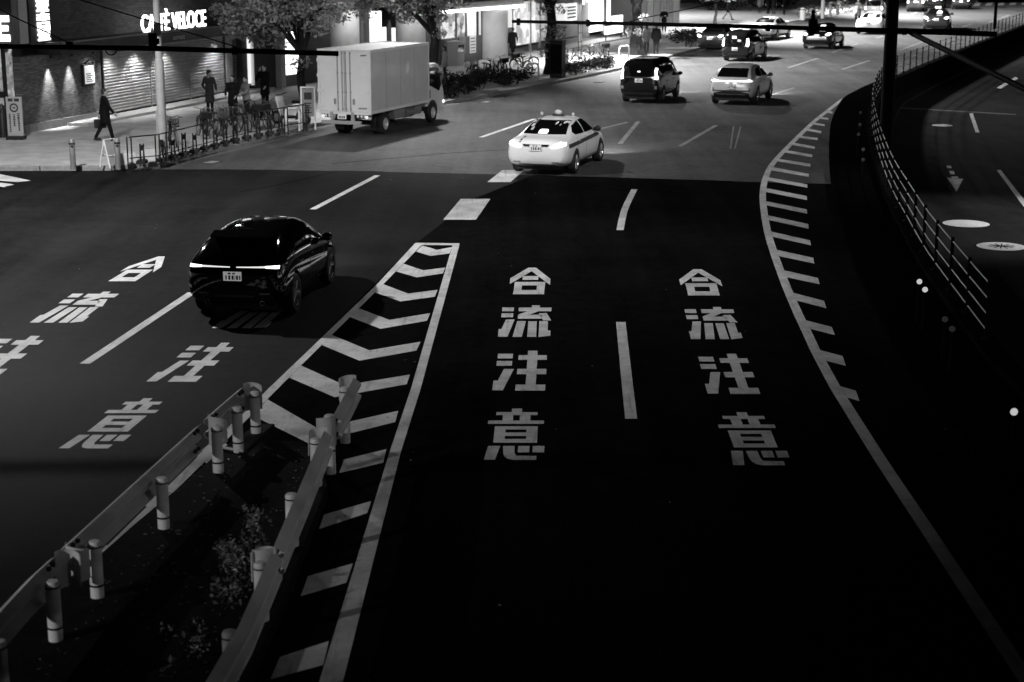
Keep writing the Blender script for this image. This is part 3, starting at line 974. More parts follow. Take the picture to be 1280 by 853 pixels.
mb.tube([P_(139 + 7 * math.cos(t), 62 + 7 * math.sin(t)) for t in [k * .45 for k in range(0, 8)]], .012, 5)
mb.build('cable_loop', DARKST, sig)
mb = MB(); c = P_(191, 50.5); mb.box(c.x, c.y, c.z, .13, .12, .25); c = P_(196, 52); mb.box(c.x, c.y, c.z, .08, .1, .1)
mb.build('sensor_box', DARKST, sig, bevel=.01)

# gantry pole behind the fence with arms both ways
g0 = G(1104, 205, .2)
Yg = 51.0
P2 = lambda px, py, y=Yg: at_depth(px, py, y) - Vector((GX.x, GX.y, 0))
GX = at_depth(1110, 120, Yg + .35); GX = Vector((GX.x, GX.y, 0))
gan = thing('gantry_pole', 'tall thick black pole behind the fence with long horizontal arms on both sides', 'pole', (GX.x, GX.y, 0))
def lean(z): return (0, 0, z)
MB().tube([(0, 0, LOW), (0, 0, 3), (0, 0, 9)], [.21, .2, .17], 16).build('shaft', DARKST, gan, smooth=True)
MB().lathe([(.2, LOW), (.36, LOW), (.36, LOW + .04), (.2, LOW + .05)], 16).build('base_flange', DARKST, gan)
mb = MB().tube([P2(640, 27, 53), P2(800, 30, 52.3), P2(960, 34, 51.6), P2(1112, 38.5, 51)], [.05, .06, .07, .08], 10)
mb.build('long_arm', DARKST, gan, smooth=True)
mb = MB().tube([P2(1112, 38.5, 51), P2(1180, 40.5, 50.7), P2(1246, 43, 50.5)], [.095, .09, .08], 10)
mb.build('short_arm', DARKST, gan, smooth=True)
mb = MB().tube([P2(1140, 42, 50.9), P2(1280, 111, 40), P2(1420, 180, 34)], [.085, .075, .07], 8)
mb.build('brace_arm', DARKST, gan, smooth=True)
mb = MB().tube([P2(796, 24.5, 52.3), P2(892, 5.0, 51.9)], .016, 6); mb.tube([P2(892, 5, 51.9), (0, 0, 6.4)], .016, 6)
mb.tube([P2(796, 24.5, 52.3), P2(784, 29, 52.4)], .02, 6)
mb.build('stay_wire', DARKST, gan)
for px, py in ((648, 27.5), (735, 29), (960, 35), (1130, 39.5)):
    c = P2(px, py, 53 - 2 * (px - 640) / 470); MB().box(c.x, c.y, c.z, .12, .2, .2).build('clamp', DARKST, gan)
mb = MB(); c = P2(1016, 33, 51.3)
mb.box(c.x, c.y, c.z, .26, .2, .42); mb.cyl((c.x, c.y, c.z + .2), (c.x, c.y, c.z + .34), .07, n=8); mb.ball((c.x, c.y, c.z + .4), (.07, .07, .1), 8)
mb.box(c.x - .03, c.y, c.z - .23, .16, .14, .1)
mb.build('sensor_box', DARKST, gan, bevel=.02)
# road sign board carried higher, only its lower edge in the picture
mb = MB()
c0, c1 = P2(1223, 3.5, 52), P2(1420, 12, 52)
mb.prism([(c0.x, c0.y), (c1.x, c1.y), (c1.x, c1.y + .12), (c0.x, c0.y + .12)], c0.z, c0.z + 1.7)
mb.tube([(c0.x + .6, c0.y + .2, 4.0), (c0.x + .6, c0.y + .2, c0.z + 1.6)], .05, 8)
mb.tube([(0, 0, c0.z + .8), (c0.x + .6, c0.y + .2, c0.z + .8), (c1.x, c1.y + .2, c0.z + .8)], .07, 8)
mb.build('sign_board', DARKST, gan)
# ================================================================== buildings along the left pavement
class Facade:
    """a vertical plane along the pavement; local x runs along it, local y points into the building, z up"""
    def __init__(self, o, theta):
        self.o = Vector((o[0], o[1], 0)); self.th = R(theta)
        self.u = Vector((math.sin(self.th), math.cos(self.th), 0)); self.n = Vector((math.cos(self.th), -math.sin(self.th), 0))
        self.rz = math.pi / 2 - self.th
    def s(self, px, py, out=0.0):
        d = ray(px, py); c = Vector((0, 0, CAM_H))
        p0 = self.o + self.n * out
        t = (p0 - c).dot(self.n) / d.dot(self.n)
        q = c + d * t
        return (q - self.o).dot(self.u), q.z
    def thing(self, name, label, cat, group=None):
        return thing(name, label, cat, self.o, self.rz, group)
    def P(self, s, out, z): return self.o + self.u * s + self.n * out + Vector((0, 0, z))
F1 = Facade((-16.9, 58.2), 16.4)
F2 = Facade((-12.46, 73.15), 25.6)
F3 = Facade((-.37, 98.3), 19.5)
def wallb(mb, f, x0, x1, ztop, zbot=SW, out=0.0, depth=.3, y=100):
    """box on facade f between pixel columns x0,x1; out = how far the face stands proud"""
    s0, s1 = f.s(x0, y, out)[0], f.s(x1, y, out)[0]
    return mb.b(s0, s1, -out, depth, zbot, ztop)

def brick_mat(name, v, sx=.22, sy=.065):
    m = bpy.data.materials.new(name); m.use_nodes = True
    n, l = m.node_tree.nodes, m.node_tree.links
    p = n['Principled BSDF']; p.inputs['Roughness'].default_value = .8
    tc = n.new('ShaderNodeTexCoord'); mp = n.new('ShaderNodeMapping')
    mp.inputs['Rotation'].default_value = (math.pi / 2, 0, 0)
    l.new(tc.outputs['Object'], mp.inputs[0])
    b = n.new('ShaderNodeTexBrick')
    b.inputs['Scale'].default_value = 1
    b.inputs['Brick Width'].default_value = sx; b.inputs['Row Height'].default_value = sy; b.inputs['Mortar Size'].default_value = .007
    b.inputs['Color1'].default_value = (v * .6,) * 3 + (1,); b.inputs['Color2'].default_value = (v * 1.4,) * 3 + (1,); b.inputs['Mortar'].default_value = (v * .45,) * 3 + (1,)
    l.new(mp.outputs[0], b.inputs['Vector'])
    l.new(b.outputs['Color'], p.inputs['Base Color'])
    bp = n.new('ShaderNodeBump'); bp.inputs['Strength'].default_value = .6; bp.inputs['Distance'].default_value = .01; bp.invert = True
    l.new(b.outputs['Fac'], bp.inputs['Height']); l.new(bp.outputs[0], p.inputs['Normal'])
    return m
BRICK = brick_mat('dark_brick', .10)
TILE = brick_mat('dark_tile', .05, .3, .1)
DARKW = mat('dark_wall', .02, .7, noise=.2, scale=2)
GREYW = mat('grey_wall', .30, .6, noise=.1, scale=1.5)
PALEW = mat('pale_wall', .5, .6, noise=.1, scale=1.2)
SHUT = mat('shutter_slats', .42, .45, .3, noise=.15, scale=2)
BLACKW = mat('black_metal', .012, .5)
LIT = glow('lit_panel', 2.2)
LIT2 = glow('lit_window', .75)
LIT3 = glow('dim_window', .22)
GLASSW = mat('dark_window', .01, .06, spec=.8)
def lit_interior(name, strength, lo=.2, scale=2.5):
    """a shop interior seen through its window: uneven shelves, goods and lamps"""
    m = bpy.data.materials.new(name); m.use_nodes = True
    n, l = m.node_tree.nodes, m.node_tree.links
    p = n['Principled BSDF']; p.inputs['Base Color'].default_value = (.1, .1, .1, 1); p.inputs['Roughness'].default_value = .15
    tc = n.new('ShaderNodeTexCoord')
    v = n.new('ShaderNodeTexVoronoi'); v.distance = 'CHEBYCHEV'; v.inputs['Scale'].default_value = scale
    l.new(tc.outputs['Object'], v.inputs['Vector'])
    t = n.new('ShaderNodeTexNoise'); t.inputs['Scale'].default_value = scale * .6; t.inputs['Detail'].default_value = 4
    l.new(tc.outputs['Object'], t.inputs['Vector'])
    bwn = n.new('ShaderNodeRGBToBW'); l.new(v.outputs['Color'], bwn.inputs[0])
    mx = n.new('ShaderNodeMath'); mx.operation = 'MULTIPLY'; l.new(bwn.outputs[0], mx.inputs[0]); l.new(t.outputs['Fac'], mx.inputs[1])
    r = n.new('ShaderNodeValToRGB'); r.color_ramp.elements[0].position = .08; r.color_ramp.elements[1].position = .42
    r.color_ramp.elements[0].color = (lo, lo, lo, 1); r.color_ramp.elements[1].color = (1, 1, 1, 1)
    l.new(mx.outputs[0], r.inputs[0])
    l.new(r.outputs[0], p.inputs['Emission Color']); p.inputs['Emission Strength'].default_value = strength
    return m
SHOPIN = lit_interior('shop_interior', .8, .12)
GLAZING = lit_interior('glazing_glow', 1.0, .25, 1.6)
UPPERWIN = glow('upper_window_lit', 2.5)

# ---------------- café with the roller shutter
cafe = F1.thing('cafe_building', 'dark brick café with a closed roller shutter and small downlights', 'building')
s_of = lambda px, py=120, out=0: F1.s(px, py, out)[0]
sA, sB, sC, sD, sE = s_of(28), s_of(128), s_of(282), s_of(290), s_of(320)
ZC = 2.72
MB().b(sA, sB, 0, .4, SW, ZC).build('brick_wall', BRICK, cafe)
MB().b(sA - .02, sB + .02, -.06, .0, SW, SW + .28).build('plinth', mat('plinth_stone', .22, .7, noise=.2), cafe)
# upper storey
up = MB().b(sA, sE + 1.2, .02, 9, ZC + .45, 10.5).build('upper_wall', TILE, cafe)
MB().b(sA + .01, sE + 1.2, .4, 9, SW, ZC + .45).build('core', DARKW, cafe)
for k in range(4):
    wn = MB().b(sA + 3.0 + k * 4, sA + 5.2 + k * 4, -.01, .03, 6.2, 8.2).build('window', UPPERWIN if k % 2 else GLASSW, cafe)
    MB().b(sA + 4.07 + k * 4, sA + 4.13 + k * 4, -.03, -.008, 6.2, 8.2).build('frame', BLACKW, wn)
# canopy
s75 = s_of(75, 57, .7)
MB().b(s75, sC + .6, -.75, .42, ZC, ZC + .44).build('canopy', BLACKW, cafe, bevel=.02)
MB().b(s75, sC + .6, -.77, -.752, ZC + .40, ZC + .46).build('canopy_trim', mat('trim_grey', .12, .5), cafe)
# shutter: real corrugated slats
sh = MB()
z, k = SW + .14, 0
pr = []
while z < ZC - .02:
    pr += [(-.0, z), (-.035, z + .03), (-.035, z + .06), (0, z + .095)]
    z += .115
vs = []
for x in (sB + .06, sC - .04):
    vs += [(x, y, zz) for y, zz in pr]
n = len(pr)
sh.add(vs, [(i, i + 1, n + i + 1, n + i) for i in range(n - 1)])
sh_o = sh.build('roller_shutter', SHUT, cafe)
MB().b(sB + .02, sB + .1, -.06, .1, SW, ZC).build('shutter_guide', BLACKW, sh_o); MB().b(sC - .08, sC, -.06, .1, SW, ZC).build('shutter_guide', BLACKW, sh_o)
for q in (.36, .68):
    x = sB + (sC - sB) * q
    MB().b(x - .03, x + .03, -.05, -.0, SW + .1, ZC).build('shutter_guide', SHUT, sh_o)
MB().b(sC, sD, -.1, .4, SW, ZC + .3).build('pillar', GREYW, cafe, bevel=.02)
MB().b(sD, s_of(302), -.02, .4, SW, ZC + .4).build('side_wall', BRICK, cafe)
# step along the front
st_ = MB().b(s_of(80), sE, -.95, -.06, SW - .02, SW + .10)
st_.build('step', mat('step_stone', .42, .7, noise=.15, scale=3), cafe, bevel=.01)
# downlights with visible fittings
for px, py in ((62, 66), (88, 61), (115, 60)):
    s0 = s_of(px, py, .12)
    MB().cyl((s0, -.16, ZC - .12), (s0, -.16, ZC + .02), .06, n=12).build('downlight', BLACKW, cafe)
    q = F1.P(s0, .24, ZC - .14)
    lamp('downlight', 'SPOT', q, 620, F1.P(s0, .0, 1.0), .03, 52, 1.0)
for f_, e in ((.04, 170), (.24, 230), (.46, 190), (.90, 230)):
    q = F1.P(sB + (sC - sB) * f_, .62, ZC - .05)
    lamp('canopy_light', 'SPOT', q, e, F1.P(sB + (sC - sB) * f_, .25, 0), .06, 112, .9)
# vertical lit sign and panel above the brick wall
vp = F1.thing('vertical_sign', 'tall black sign column with bright stacked white characters above the brick wall', 'sign')
a, b_ = F1.s(38, 30, .12)[0], F1.s(75, 30, .12)[0]
MB().b(a, b_, -.10, .04, ZC + .3, 7.0).build('backing', BLACKW, vp)
a2, b2 = F1.s(47.5, 30, .14)[0], F1.s(62.5, 30, .14)[0]
zt, zb_ = F1.s(55, 0, .14)[1], F1.s(55, 51, .14)[1]
wch = b2 - a2
hch = (zt - zb_) / 4.2
SIGNW = glow('sign_letters_lit', 3.0)
for k in range(7):
    z1 = zb_ + hch * k
    mb = MB()
    pat = ([(0, 1, .0, .22), (.1, .9, .3, .48), (0, 1, .56, .74), (.4, .6, .1, .95), (.05, .3, .7, .95), (.7, .95, .7, .95)], [(0, 1, .78, .95), (0, .25, .1, .8), (.75, 1, .1, .8), (.3, .7, .35, .6), (0, 1, .02, .2)],
           [(0, 1, .6, .78), (.38, .62, .05, .95), (.0, .3, .1, .5), (.7, 1, .1, .5), (.1, .9, .28, .42)])[k % 3]
    for i, (x0, x1, y0, y1) in enumerate(pat):
        mb.b(a2 + wch * x0, a2 + wch * x1, -.135 - .002 * i, -.10, z1 + hch * y0 * .96, z1 + hch * y1 * .96)
    mb.build('sign_character', SIGNW, vp)
# grey strip left of it, pale colour in place of light on the wall
MB().b(F1.s(23, 30)[0] - .0, a - .02, -.03, .0, ZC + .46, 9.5).build('lit_wall_strip', GREYW, cafe)
# shop sign letters on the canopy edge
sg = F1.thing('shop_sign', 'row of glowing white block letters over the closed shutter', 'sign')
sl, sr = F1.s(176, 30, .8)[0], F1.s(256, 22, .8)[0]
zl = F1.s(176, 41.5, .8)[1]
zh = F1.s(176, 17, .8)[1]
t = text_mesh('sign_lettering', 'CAFFÈ VELOCE', 1.0, glow('shop_letters_lit', 4.0), sg, (0, 0, 0), (0, 0, 0), 1.0, .03, .006)
xs = [v.co.x for v in t.data.vertices]; ys = [v.co.y for v in t.data.vertices]
cap = .72
for v in t.data.vertices:
    v.co.x = (v.co.x - min(xs)) / (max(xs) - min(xs)) * (sr - sl)
    v.co.y = v.co.y * (zh - zl) * .92 / cap
t.location = (sl, -.83, zl + .02); t.rotation_euler = (math.pi / 2, 0, 0)
MB().b(sl, sr, -.80, -.76, zl - .02, zl + .02).build('sign_rail', BLACKW, sg)
q = F1.P((sl + sr) / 2, 1.1, zl + .3)
sb = F1.thing('name_board', 'small dark board with faint lettering hanging under the glowing shop letters', 'sign')
x0, x1 = F1.s(201, 47, .8)[0], F1.s(243, 47, .8)[0]
zz1, zz0 = F1.s(222, 42.5, .8)[1], F1.s(222, 52, .8)[1]
MB().b(x0, x1, -.84, -.79, zz0, zz1).build('board', mat('board_dark', .03, .5), sb)
t = text_mesh('board_lettering', 'CAFFÈ VELOCE', (zz1 - zz0) * .62, mat('letter_pale', .55, .5), sb, ((x0 + x1) / 2, -.848, zz0 + (zz1 - zz0) * .28), (math.pi / 2, 0, 0), .8, .003, .0, 'CENTER')
# framed menu case with its lamp hood
mc = F1.thing('menu_case', 'small lit menu case with a curved hood lamp on the brick wall', 'menu case')
x0, x1 = F1.s(104, 95, .1)[0], F1.s(118, 95, .1)[0]
z1, z0_ = F1.s(111, 80, .1)[1], F1.s(111, 108, .1)[1]
MB().b(x0, x1, -.12, .0, z0_, z1).build('case', BLACKW, mc, bevel=.01)
pg = MB().b(x0 + .08, x1 - .06, -.135, -.121, z0_ + .1, z1 - .06).build('menu_sheet', glow('menu_lit', .55), mc)
mb = MB()
for k in range(5): mb.b(x0 + .14 + .03 * (k % 2), x1 - .12 - .08 * (k % 3), -.139, -.135, z0_ + .16 + .07 * k, z0_ + .19 + .07 * k)
mb.build('menu_text', INK, pg)
mb = MB().tube([((x0 + x1) / 2 - .3, -.14, z1 + .04), ((x0 + x1) / 2 - .12, -.2, z1 + .12), ((x0 + x1) / 2 + .12, -.2, z1 + .12), ((x0 + x1) / 2 + .34, -.14, z1 + .03)], .035, 8)
mb.build('hood', BLACKW, mc)
lamp('menu_lamp', 'POINT', F1.P((x0 + x1) / 2, .26, z1 + .02), 3, None, .03)

# ---------------- glass shop front left of the café
gf = thing('glass_shop', 'bright glass shop front with black frames at the far left edge', 'building', (-16.9 - .959 * 6.75 - .282 * .75, 58.2 + .282 * 6.75 - .959 * .75, 0), R(-16.4))
MB().b(-14, 6.6, .25, .72, 3.6, 10).build('upper_wall', DARKW, gf)
MB().b(-14, 6.6, .3, .6, SW - .1, 3.6).build('interior', lit_interior('glass_shop_interior', .42, .02, 3.5), gf)
for k in range(20):
    x = -13.55 + k * 1.06
    MB().b(x - .035, x + .035, .0, .16, SW - .1, 3.6).build('mullion', BLACKW, gf)
mb = MB()
for z0q, z1q in ((SW - .1, .42), (1.42, 1.62), (3.35, 3.7)): mb.b(-14, 6.6, -.02, .2, z0q, z1q)
mb.build('transom', BLACKW, gf)
MB().b(-14, 6.6, .18, .2, .42, 3.35).build('glass', mat('shop_glass', .05, .05), gf) if False else None
MB().ball((5.95, -.1, 2.3), (.22, .1, .28), 12).build('wall_lamp', glow('wall_lamp_lit', 3), gf, smooth=True)
ls = thing('edge_sign', 'white lit sign character cut by the left edge of the picture', 'sign', at_depth(4, 36, 56.3))
for i, (x0, x1, z0q, z1q) in enumerate(((-.35, -.08, -.42, .42), (-.1, .2, .22, .42), (-.1, .16, -.08, .1), (-.1, .2, -.42, -.2))):
    MB().b(x0, x1, -.06 - .003 * i, .04, z0q, z1q).build('sign_stroke', SIGNW, ls)
MB().b(-.5, .3, .04, .7, -.55, 1.2).build('backing', BLACKW, ls)

# ---------------- long second building with columns, lit door and shop
b2 = F2.thing('column_building', 'pale building with round columns, glowing signs and a lit shop under a bright strip lamp', 'building')
S2 = lambda px, py=60, out=0: F2.s(px, py, out)
X = lambda px, py=60, out=0: F2.s(px, py, out)[0]
END2 = X(640)
MB().b(X(302), END2, 2.2, 12, 3.4, 11).build('upper_wall', DARKW, b2)
MB().b(X(302), END2, 1.6, 2.2, SW, 3.4).build('core', DARKW, b2)
MB().b(X(302), END2, -.02, 2.2, 3.4, 4.6).build('fascia', mat('fascia_grey', .16, .6, noise=.2), b2)
MB().b(X(302), END2, .0, .3, 4.6, 11).build('upper_front', mat('upper_grey', .08, .7, noise=.2), b2)
for k in range(9):
    x = X(302) + 1.6 + k * 3.2
    wn = MB().b(x, x + 2.0, -.03, .01, 6.0, 8.4).build('window', (UPPERWIN, GLASSW, UPPERWIN, GLASSW, GLASSW)[k % 5], b2)
    MB().b(x + .97, x + 1.03, -.05, -.028, 6.0, 8.4).build('frame', BLACKW, wn)
# narrow lit doorway with bright strips
mb = MB(); wallb(mb, F2, 311, 313.5, 2.5, .5, .12, .0, 80)
mb.build('door_light', glow('door_strip', .9), b2)
mb = MB(); wallb(mb, F2, 315.5, 317.5, 2.4, .4, .12, .0, 80)
mb.build('door_light', glow('door_strip_dim', .25), b2)
mb = MB(); wallb(mb, F2, 303, 310, 3.4, SW, .05, .3, 80); mb.build('door_jamb', DARKW, b2)
mb = MB(); wallb(mb, F2, 318, 351, 3.4, SW, .0, .3, 80); mb.build('dark_wall', DARKW, b2)
mb = MB(); wallb(mb, F2, 351.5, 357, 3.2, SW, .3, .3, 80); mb.build('post', GREYW, b2)
zt_, zb2 = F2.s(366, 40, .1)[1], F2.s(366, 93, .1)[1]
mb = MB(); wallb(mb, F2, 357.2, 377, zt_, zb2, .1, .0, 70); mb.build('bright_window', LIT, b2)
mb = MB()
for k in range(1, 4):
    z = zb2 + (zt_ - zb2) * k / 4; wallb(mb, F2, 357.2, 377, z + .02, z - .02, .115, -.1, 70)
mb.build('window_bar', PALEW, b2)
mb = MB(); wallb(mb, F2, 357.2, 379, zb2 - .01, SW, .08, .3, 90); mb.build('window_wall', mat('panel_grey', .08, .5), b2)
mb = MB(); wallb(mb, F2, 379, 414, 3.4, SW, .02, .3, 90); mb.build('dark_wall', DARKW, b2)
def column(px0, px1, rad_out, m, nm='column', top=3.4):
    a, b = X(px0, 60), X(px1, 60)
    c, r = (a + b) / 2, (b - a) / 2
    pts = [(c + r * math.cos(t), .25 - r * math.sin(t) * rad_out) for t in [math.pi * 2 * k / 28 for k in range(28)]]
    o = MB().prism(pts, SW, top).build(nm, m, b2, smooth=True)
    return o
column(414, 449, .55, PALEW)
mb = MB(); wallb(mb, F2, 449.5, 462, 3.3, SW, -.3, .5, 60); mb.build('recess_door', mat('door_dark', .08, .4), b2)
mb = MB(); wallb(mb, F2, 452, 461, 3.0, SW + .1, -.27, .3, 60); mb.build('door_glass', mat('door_grey', .13, .3), b2)
mb = MB(); wallb(mb, F2, 462, 466, 3.4, SW, -.05, .4, 60); mb.build('jamb', GREYW, b2)
mb = MB(); wallb(mb, F2, 466.5, 477, F2.s(472, 14)[1], 1.2, .18, .0, 40); mb.build('lit_sign', LIT, b2)
mb = MB(); wallb(mb, F2, 477.2, 483, F2.s(480, 34)[1], 1.2, .05, .0, 40); mb.build('lit_sign', glow('lit_sign_dim', 1.0), b2)
mb = MB()
a, b = X(483.5), X(490)
pts = [(a, 1.2), (b, 1.2), (b, 2.3), ((a + b) / 2 + .06, 2.75), ((a + b) / 2 - .06, 2.75), (a, 2.3)]
mb.add([(x, -.02, z) for x, z in pts] + [(x, .2, z) for x, z in pts], [tuple(range(6)), tuple(range(11, 5, -1))] + [(i, (i + 1) % 6, 6 + (i + 1) % 6, 6 + i) for i in range(6)])
mb.build('arch_door', BLACKW, b2)
mb = MB(); wallb(mb, F2, 490.2, 494.5, F2.s(492, 35)[1], 1.2, .06, .0, 40); mb.build('lit_sign', glow('lit_sign_dim', 1.0), b2)
mb = MB(); wallb(mb, F2, 494.6, 500, 3.4, SW, -.2, .5, 60); mb.build('jamb', DARKW, b2)
column(500, 531, .55, PALEW)
mb = MB(); wallb(mb, F2, 531, 551, 3.4, SW, .0, .3, 60); mb.build('jamb', mat('jamb_grey', .12, .6), b2)
# the shop with the strip lamp
sz0 = F2.s(580, 46)[1]
for k, (p0, p1) in enumerate(((551, 569.5), (571.5, 582), (584, 596), (598.5, 602))):
    mb = MB(); wallb(mb, F2, p0, p1, 2.95, sz0, .02, .1, 40)
    mb.build('shop_window', SHOPIN if k < 2 else LIT3 if k == 3 else glow('frosted_window', .33), b2)
for p0, p1 in ((569.5, 571.5), (582, 584), (596, 598.5), (602, 603)):
    mb = MB(); wallb(mb, F2, p0, p1, 3.0, sz0, .05, .1, 40); mb.build('shop_mullion', BLACKW, b2)
mb = MB(); wallb(mb, F2, 551, 603, sz0 - .003, SW, .04, .2, 55); mb.build('shop_dado', mat('dado_dark', .05, .4), b2)
za, zb3 = F2.s(592, 44.5)[1], F2.s(592, 66)[1]
mb = MB(); wallb(mb, F2, 587.5, 595, za, zb3, .07, .0, 55); pst = mb.build('wall_poster', glow('poster_dim', .12), b2)
mb = MB()
for k in range(5):
    z = zb3 + (za - zb3) * (k + .5) / 5.5; wallb(mb, F2, 588.5, 594, z + .05, z, .075, -.07, 55)
mb.build('poster_text', INK, pst)
mb = MB(); wallb(mb, F2, 574, 582, za, zb3, .07, .0, 55); mb.build('wall_poster', mat('poster_grey', .16, .5), b2)
column(603, 627, .9, PALEW)
mb = MB(); wallb(mb, F2, 627.5, 640, 3.0, F2.s(633, 35)[1], .0, .1, 40); mb.build('shop_window', glow('pale_window', .55), b2)
mb = MB(); wallb(mb, F2, 627.5, 640, F2.s(633, 35)[1] - .003, SW, .03, .2, 40); mb.build('shop_dado', mat('dado_grey', .12, .5), b2)
for px_, e_ in ((430, 34), (505, 34)):
    lamp('column_fill', 'AREA', F2.P(X(px_), 1.5, 3.3), e_, F2.P(X(px_), .0, 1.8), (2.2, .3))  # added area lamps without fittings, only to brighten the columns
# bright strip lamp under a projecting canopy
sa, sb_ = F2.s(550, 19, .9), F2.s(655, 4, .9)
MB().b(sa[0] - .3, sb_[0], -.9, 2.2, 3.06, 3.4).build('shop_canopy', mat('canopy_grey', .22, .6, noise=.2), b2)
MB().b(sa[0], sb_[0], -.97, -.90, 2.93, 3.08).build('strip_lamp', glow('strip_lamp_lit', 6.0), b2)
o = lamp('strip_light', 'AREA', F2.P((sa[0] + sb_[0]) / 2, .6, 2.9), 180, F2.P((sa[0] + sb_[0]) / 2, .6, 0), (sb_[0] - sa[0], .3))
# big round dark sign at the fascia
rs_ = F2.thing('round_sign', 'dark round shop sign partly behind leaves above the strip lamp', 'sign')
c = F2.s(562, 3, 1.0)
MB().lathe([(.001, -.06), (.45, -.06), (.48, 0), (.45, .06), (.001, .06)], 32, axis='y', c=(c[0], -1.08, c[1] + .1)).build('disc', BLACKW, rs_, smooth=True)
MB().lathe([(.27, -.075), (.36, -.075), (.36, -.055), (.27, -.055)], 32, axis='y', c=(c[0], -1.08, c[1] + .1)).build('ring', mat('ring_grey', .2, .5), rs_)
# white cabinet with a dark screen
cb0 = G(570, 81.5, SW)
cab_ = thing('white_cabinet', 'white box cabinet with a dark screen standing by the lit shop', 'cabinet', (cb0.x, cb0.y, SW), F2.rz)
MB().b(-.42, .42, -.3, .3, .0, 1.22).build('case', PALEW, cab_, bevel=.03)
MB().b(-.36, .36, -.315, -.301, .72, 1.08).build('screen', GLASSW, cab_)
MB().b(-.44, .44, -.33, .32, 1.22, 1.27).build('lid', PALEW, cab_, bevel=.015)

# ---------------- bright corner shop
b3 = F3.thing('corner_shop', 'brightly lit corner shop with white doors, notices and a rounded base', 'building')
X3 = lambda px, py=40, out=0: F3.s(px, py, out)[0]
e0, e1 = X3(640, 40), X3(868, 30)
MB().b(e0, e1, 2.0, 14, SW, 11).build('core', DARKW, b3)
MB().b(e0, e1, .0, 2.0, 3.3, 11).build('upper_front', mat('upper_pale', .14, .7, noise=.2), b3)
for k in range(8):
    x = e0 + 1.5 + k * 3.6
    wn = MB().b(x, x + 2.4, -.03, .01, 5.6, 8).build('window', (UPPERWIN, UPPERWIN, GLASSW)[k % 3], b3)
    MB().b(x + 1.17, x + 1.23, -.05, -.028, 5.6, 8).build('frame', BLACKW, wn)
def q3(nm, p0, p1, y0, y1, m, out=.0, depth=.2, ref=None):
    z1, z0 = F3.s((p0 + p1) / 2, y0, out)[1], F3.s((p0 + p1) / 2, y1, out)[1]
    mb = MB(); wallb(mb, F3, p0, p1, max(z1, z0), max(SW, min(z1, z0)), out, depth, (y0 + y1) / 2)
    return mb.build(nm, m, b3)
q3('glazed_wall', 641, 676, 2, 55, GLAZING, 0, .1)  # uneven emission stands for bright interior and foliage reflections together
mb = MB()
for p in (641.5, 664, 676): wallb(mb, F3, p - .5, p + .5, 3.2, SW, .06, .1, 40)
mb.build('glazing_bar', mat('bar_grey', .3, .5), b3)
q3('glazed_wall', 676.6, 695, 2, 50, lit_interior('shop_interior_dim', .4, .2, 1.2), 0, .1)
q3('lit_panel', 695.3, 706, 5, 27, LIT2, .02, .1)
q3('lit_panel', 707, 722, 4.5, 26, glow('notice_panel', .9), .05, .1)
for y in (8, 12, 16, 20.5):
    q3('notice', 709.5, 720, y, y + 2.4, mat('notice_dark', .1, .5), .065, -.05)
q3('shop_base', 695.3, 722, 27.2, 47, PALEW, .06, .2)
q3('jamb', 722.2, 727, -6, 47, mat('jamb_pale', .45, .5), .1, .2)
q3('dark_entry', 727.2, 737, -6, 47, mat('entry_grey', .12, .5), -.3, .5)
q3('lamp_globe', 729, 731, 0, 6, LIT, -.26, .3); q3('lamp_globe', 733.5, 735.5, -2, 3, LIT, -.26, .3)
q3('bright_door', 738, 755, -8, 28.4, glow('door_bright', 3.0), .0, .1)
q3('bright_door', 738, 754, 31.5, 39.5, glow('door_low', 2.0), .0, .1)
q3('door_frame', 755.2, 758.5, -8, 42, mat('frame_grey', .2, .5), .08, .1)
q3('bright_door', 758.8, 763, -8, 28, glow('door_bright', 3.0), .0, .1)
q3('shop_wall', 764, 800, -8, 43, mat('wall_mid', .22, .6, noise=.15), -.02, .2)
for k in range(6):
    p0 = 801 + k * 8.2
    q3('panel', p0, p0 + 7.4, -8, 36 - k * .5, mat('panel_pale' if k in (1, 5) else 'panel_mid', .34 if k in (1, 5) else .16, .4, noise=.2, scale=1.5), .02 + .03 * (k % 2), .2)
sgb = F3.thing('lit_sign_box', 'low glowing white sign box on the pavement beside the bright shop door', 'sign')
z1, z0 = F3.s(769, 20, 1.2)[1], F3.s(769, 41.5, 1.2)[1]
x0, x1 = X3(757, 36, 1.2), X3(777, 36, 1.2)
MB().b(x0, x1, -1.3, -1.1, z0, F3.s(769, 31.5, 1.2)[1]).build('lower_panel', LIT, sgb, bevel=.02)
MB().b((x0 + x1) / 2 - .3, x1 - .02, -1.29, -1.12, F3.s(769, 29, 1.2)[1], z1).build('upper_panel', LIT, sgb, bevel=.02)
mb = MB()
for x in (x0 + .08, x1 - .08): mb.b(x - .03, x + .03, -1.22, -1.16, SW, z0)
mb.b(x0 + .1, x1 - .1, -1.24, -1.14, F3.s(769, 31.5, 1.2)[1], F3.s(769, 29, 1.2)[1])
mb.build('stand', BLACKW, sgb)
# glossy light floor spilling out of the shop entrance
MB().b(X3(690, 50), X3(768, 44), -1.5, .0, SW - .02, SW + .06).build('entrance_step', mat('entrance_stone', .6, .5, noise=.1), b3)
lamp('shop_light', 'AREA', F3.P((X3(700) + X3(760)) / 2, .5, 2.9), 120, F3.P((X3(700) + X3(760)) / 2, 2.2, 0), (7, .4))
for px in (648, 672):
    lamp('shop_light', 'AREA', F3.P(X3(px), .4, 2.9), 45, F3.P(X3(px), 2.0, 0), (2.5, .3))
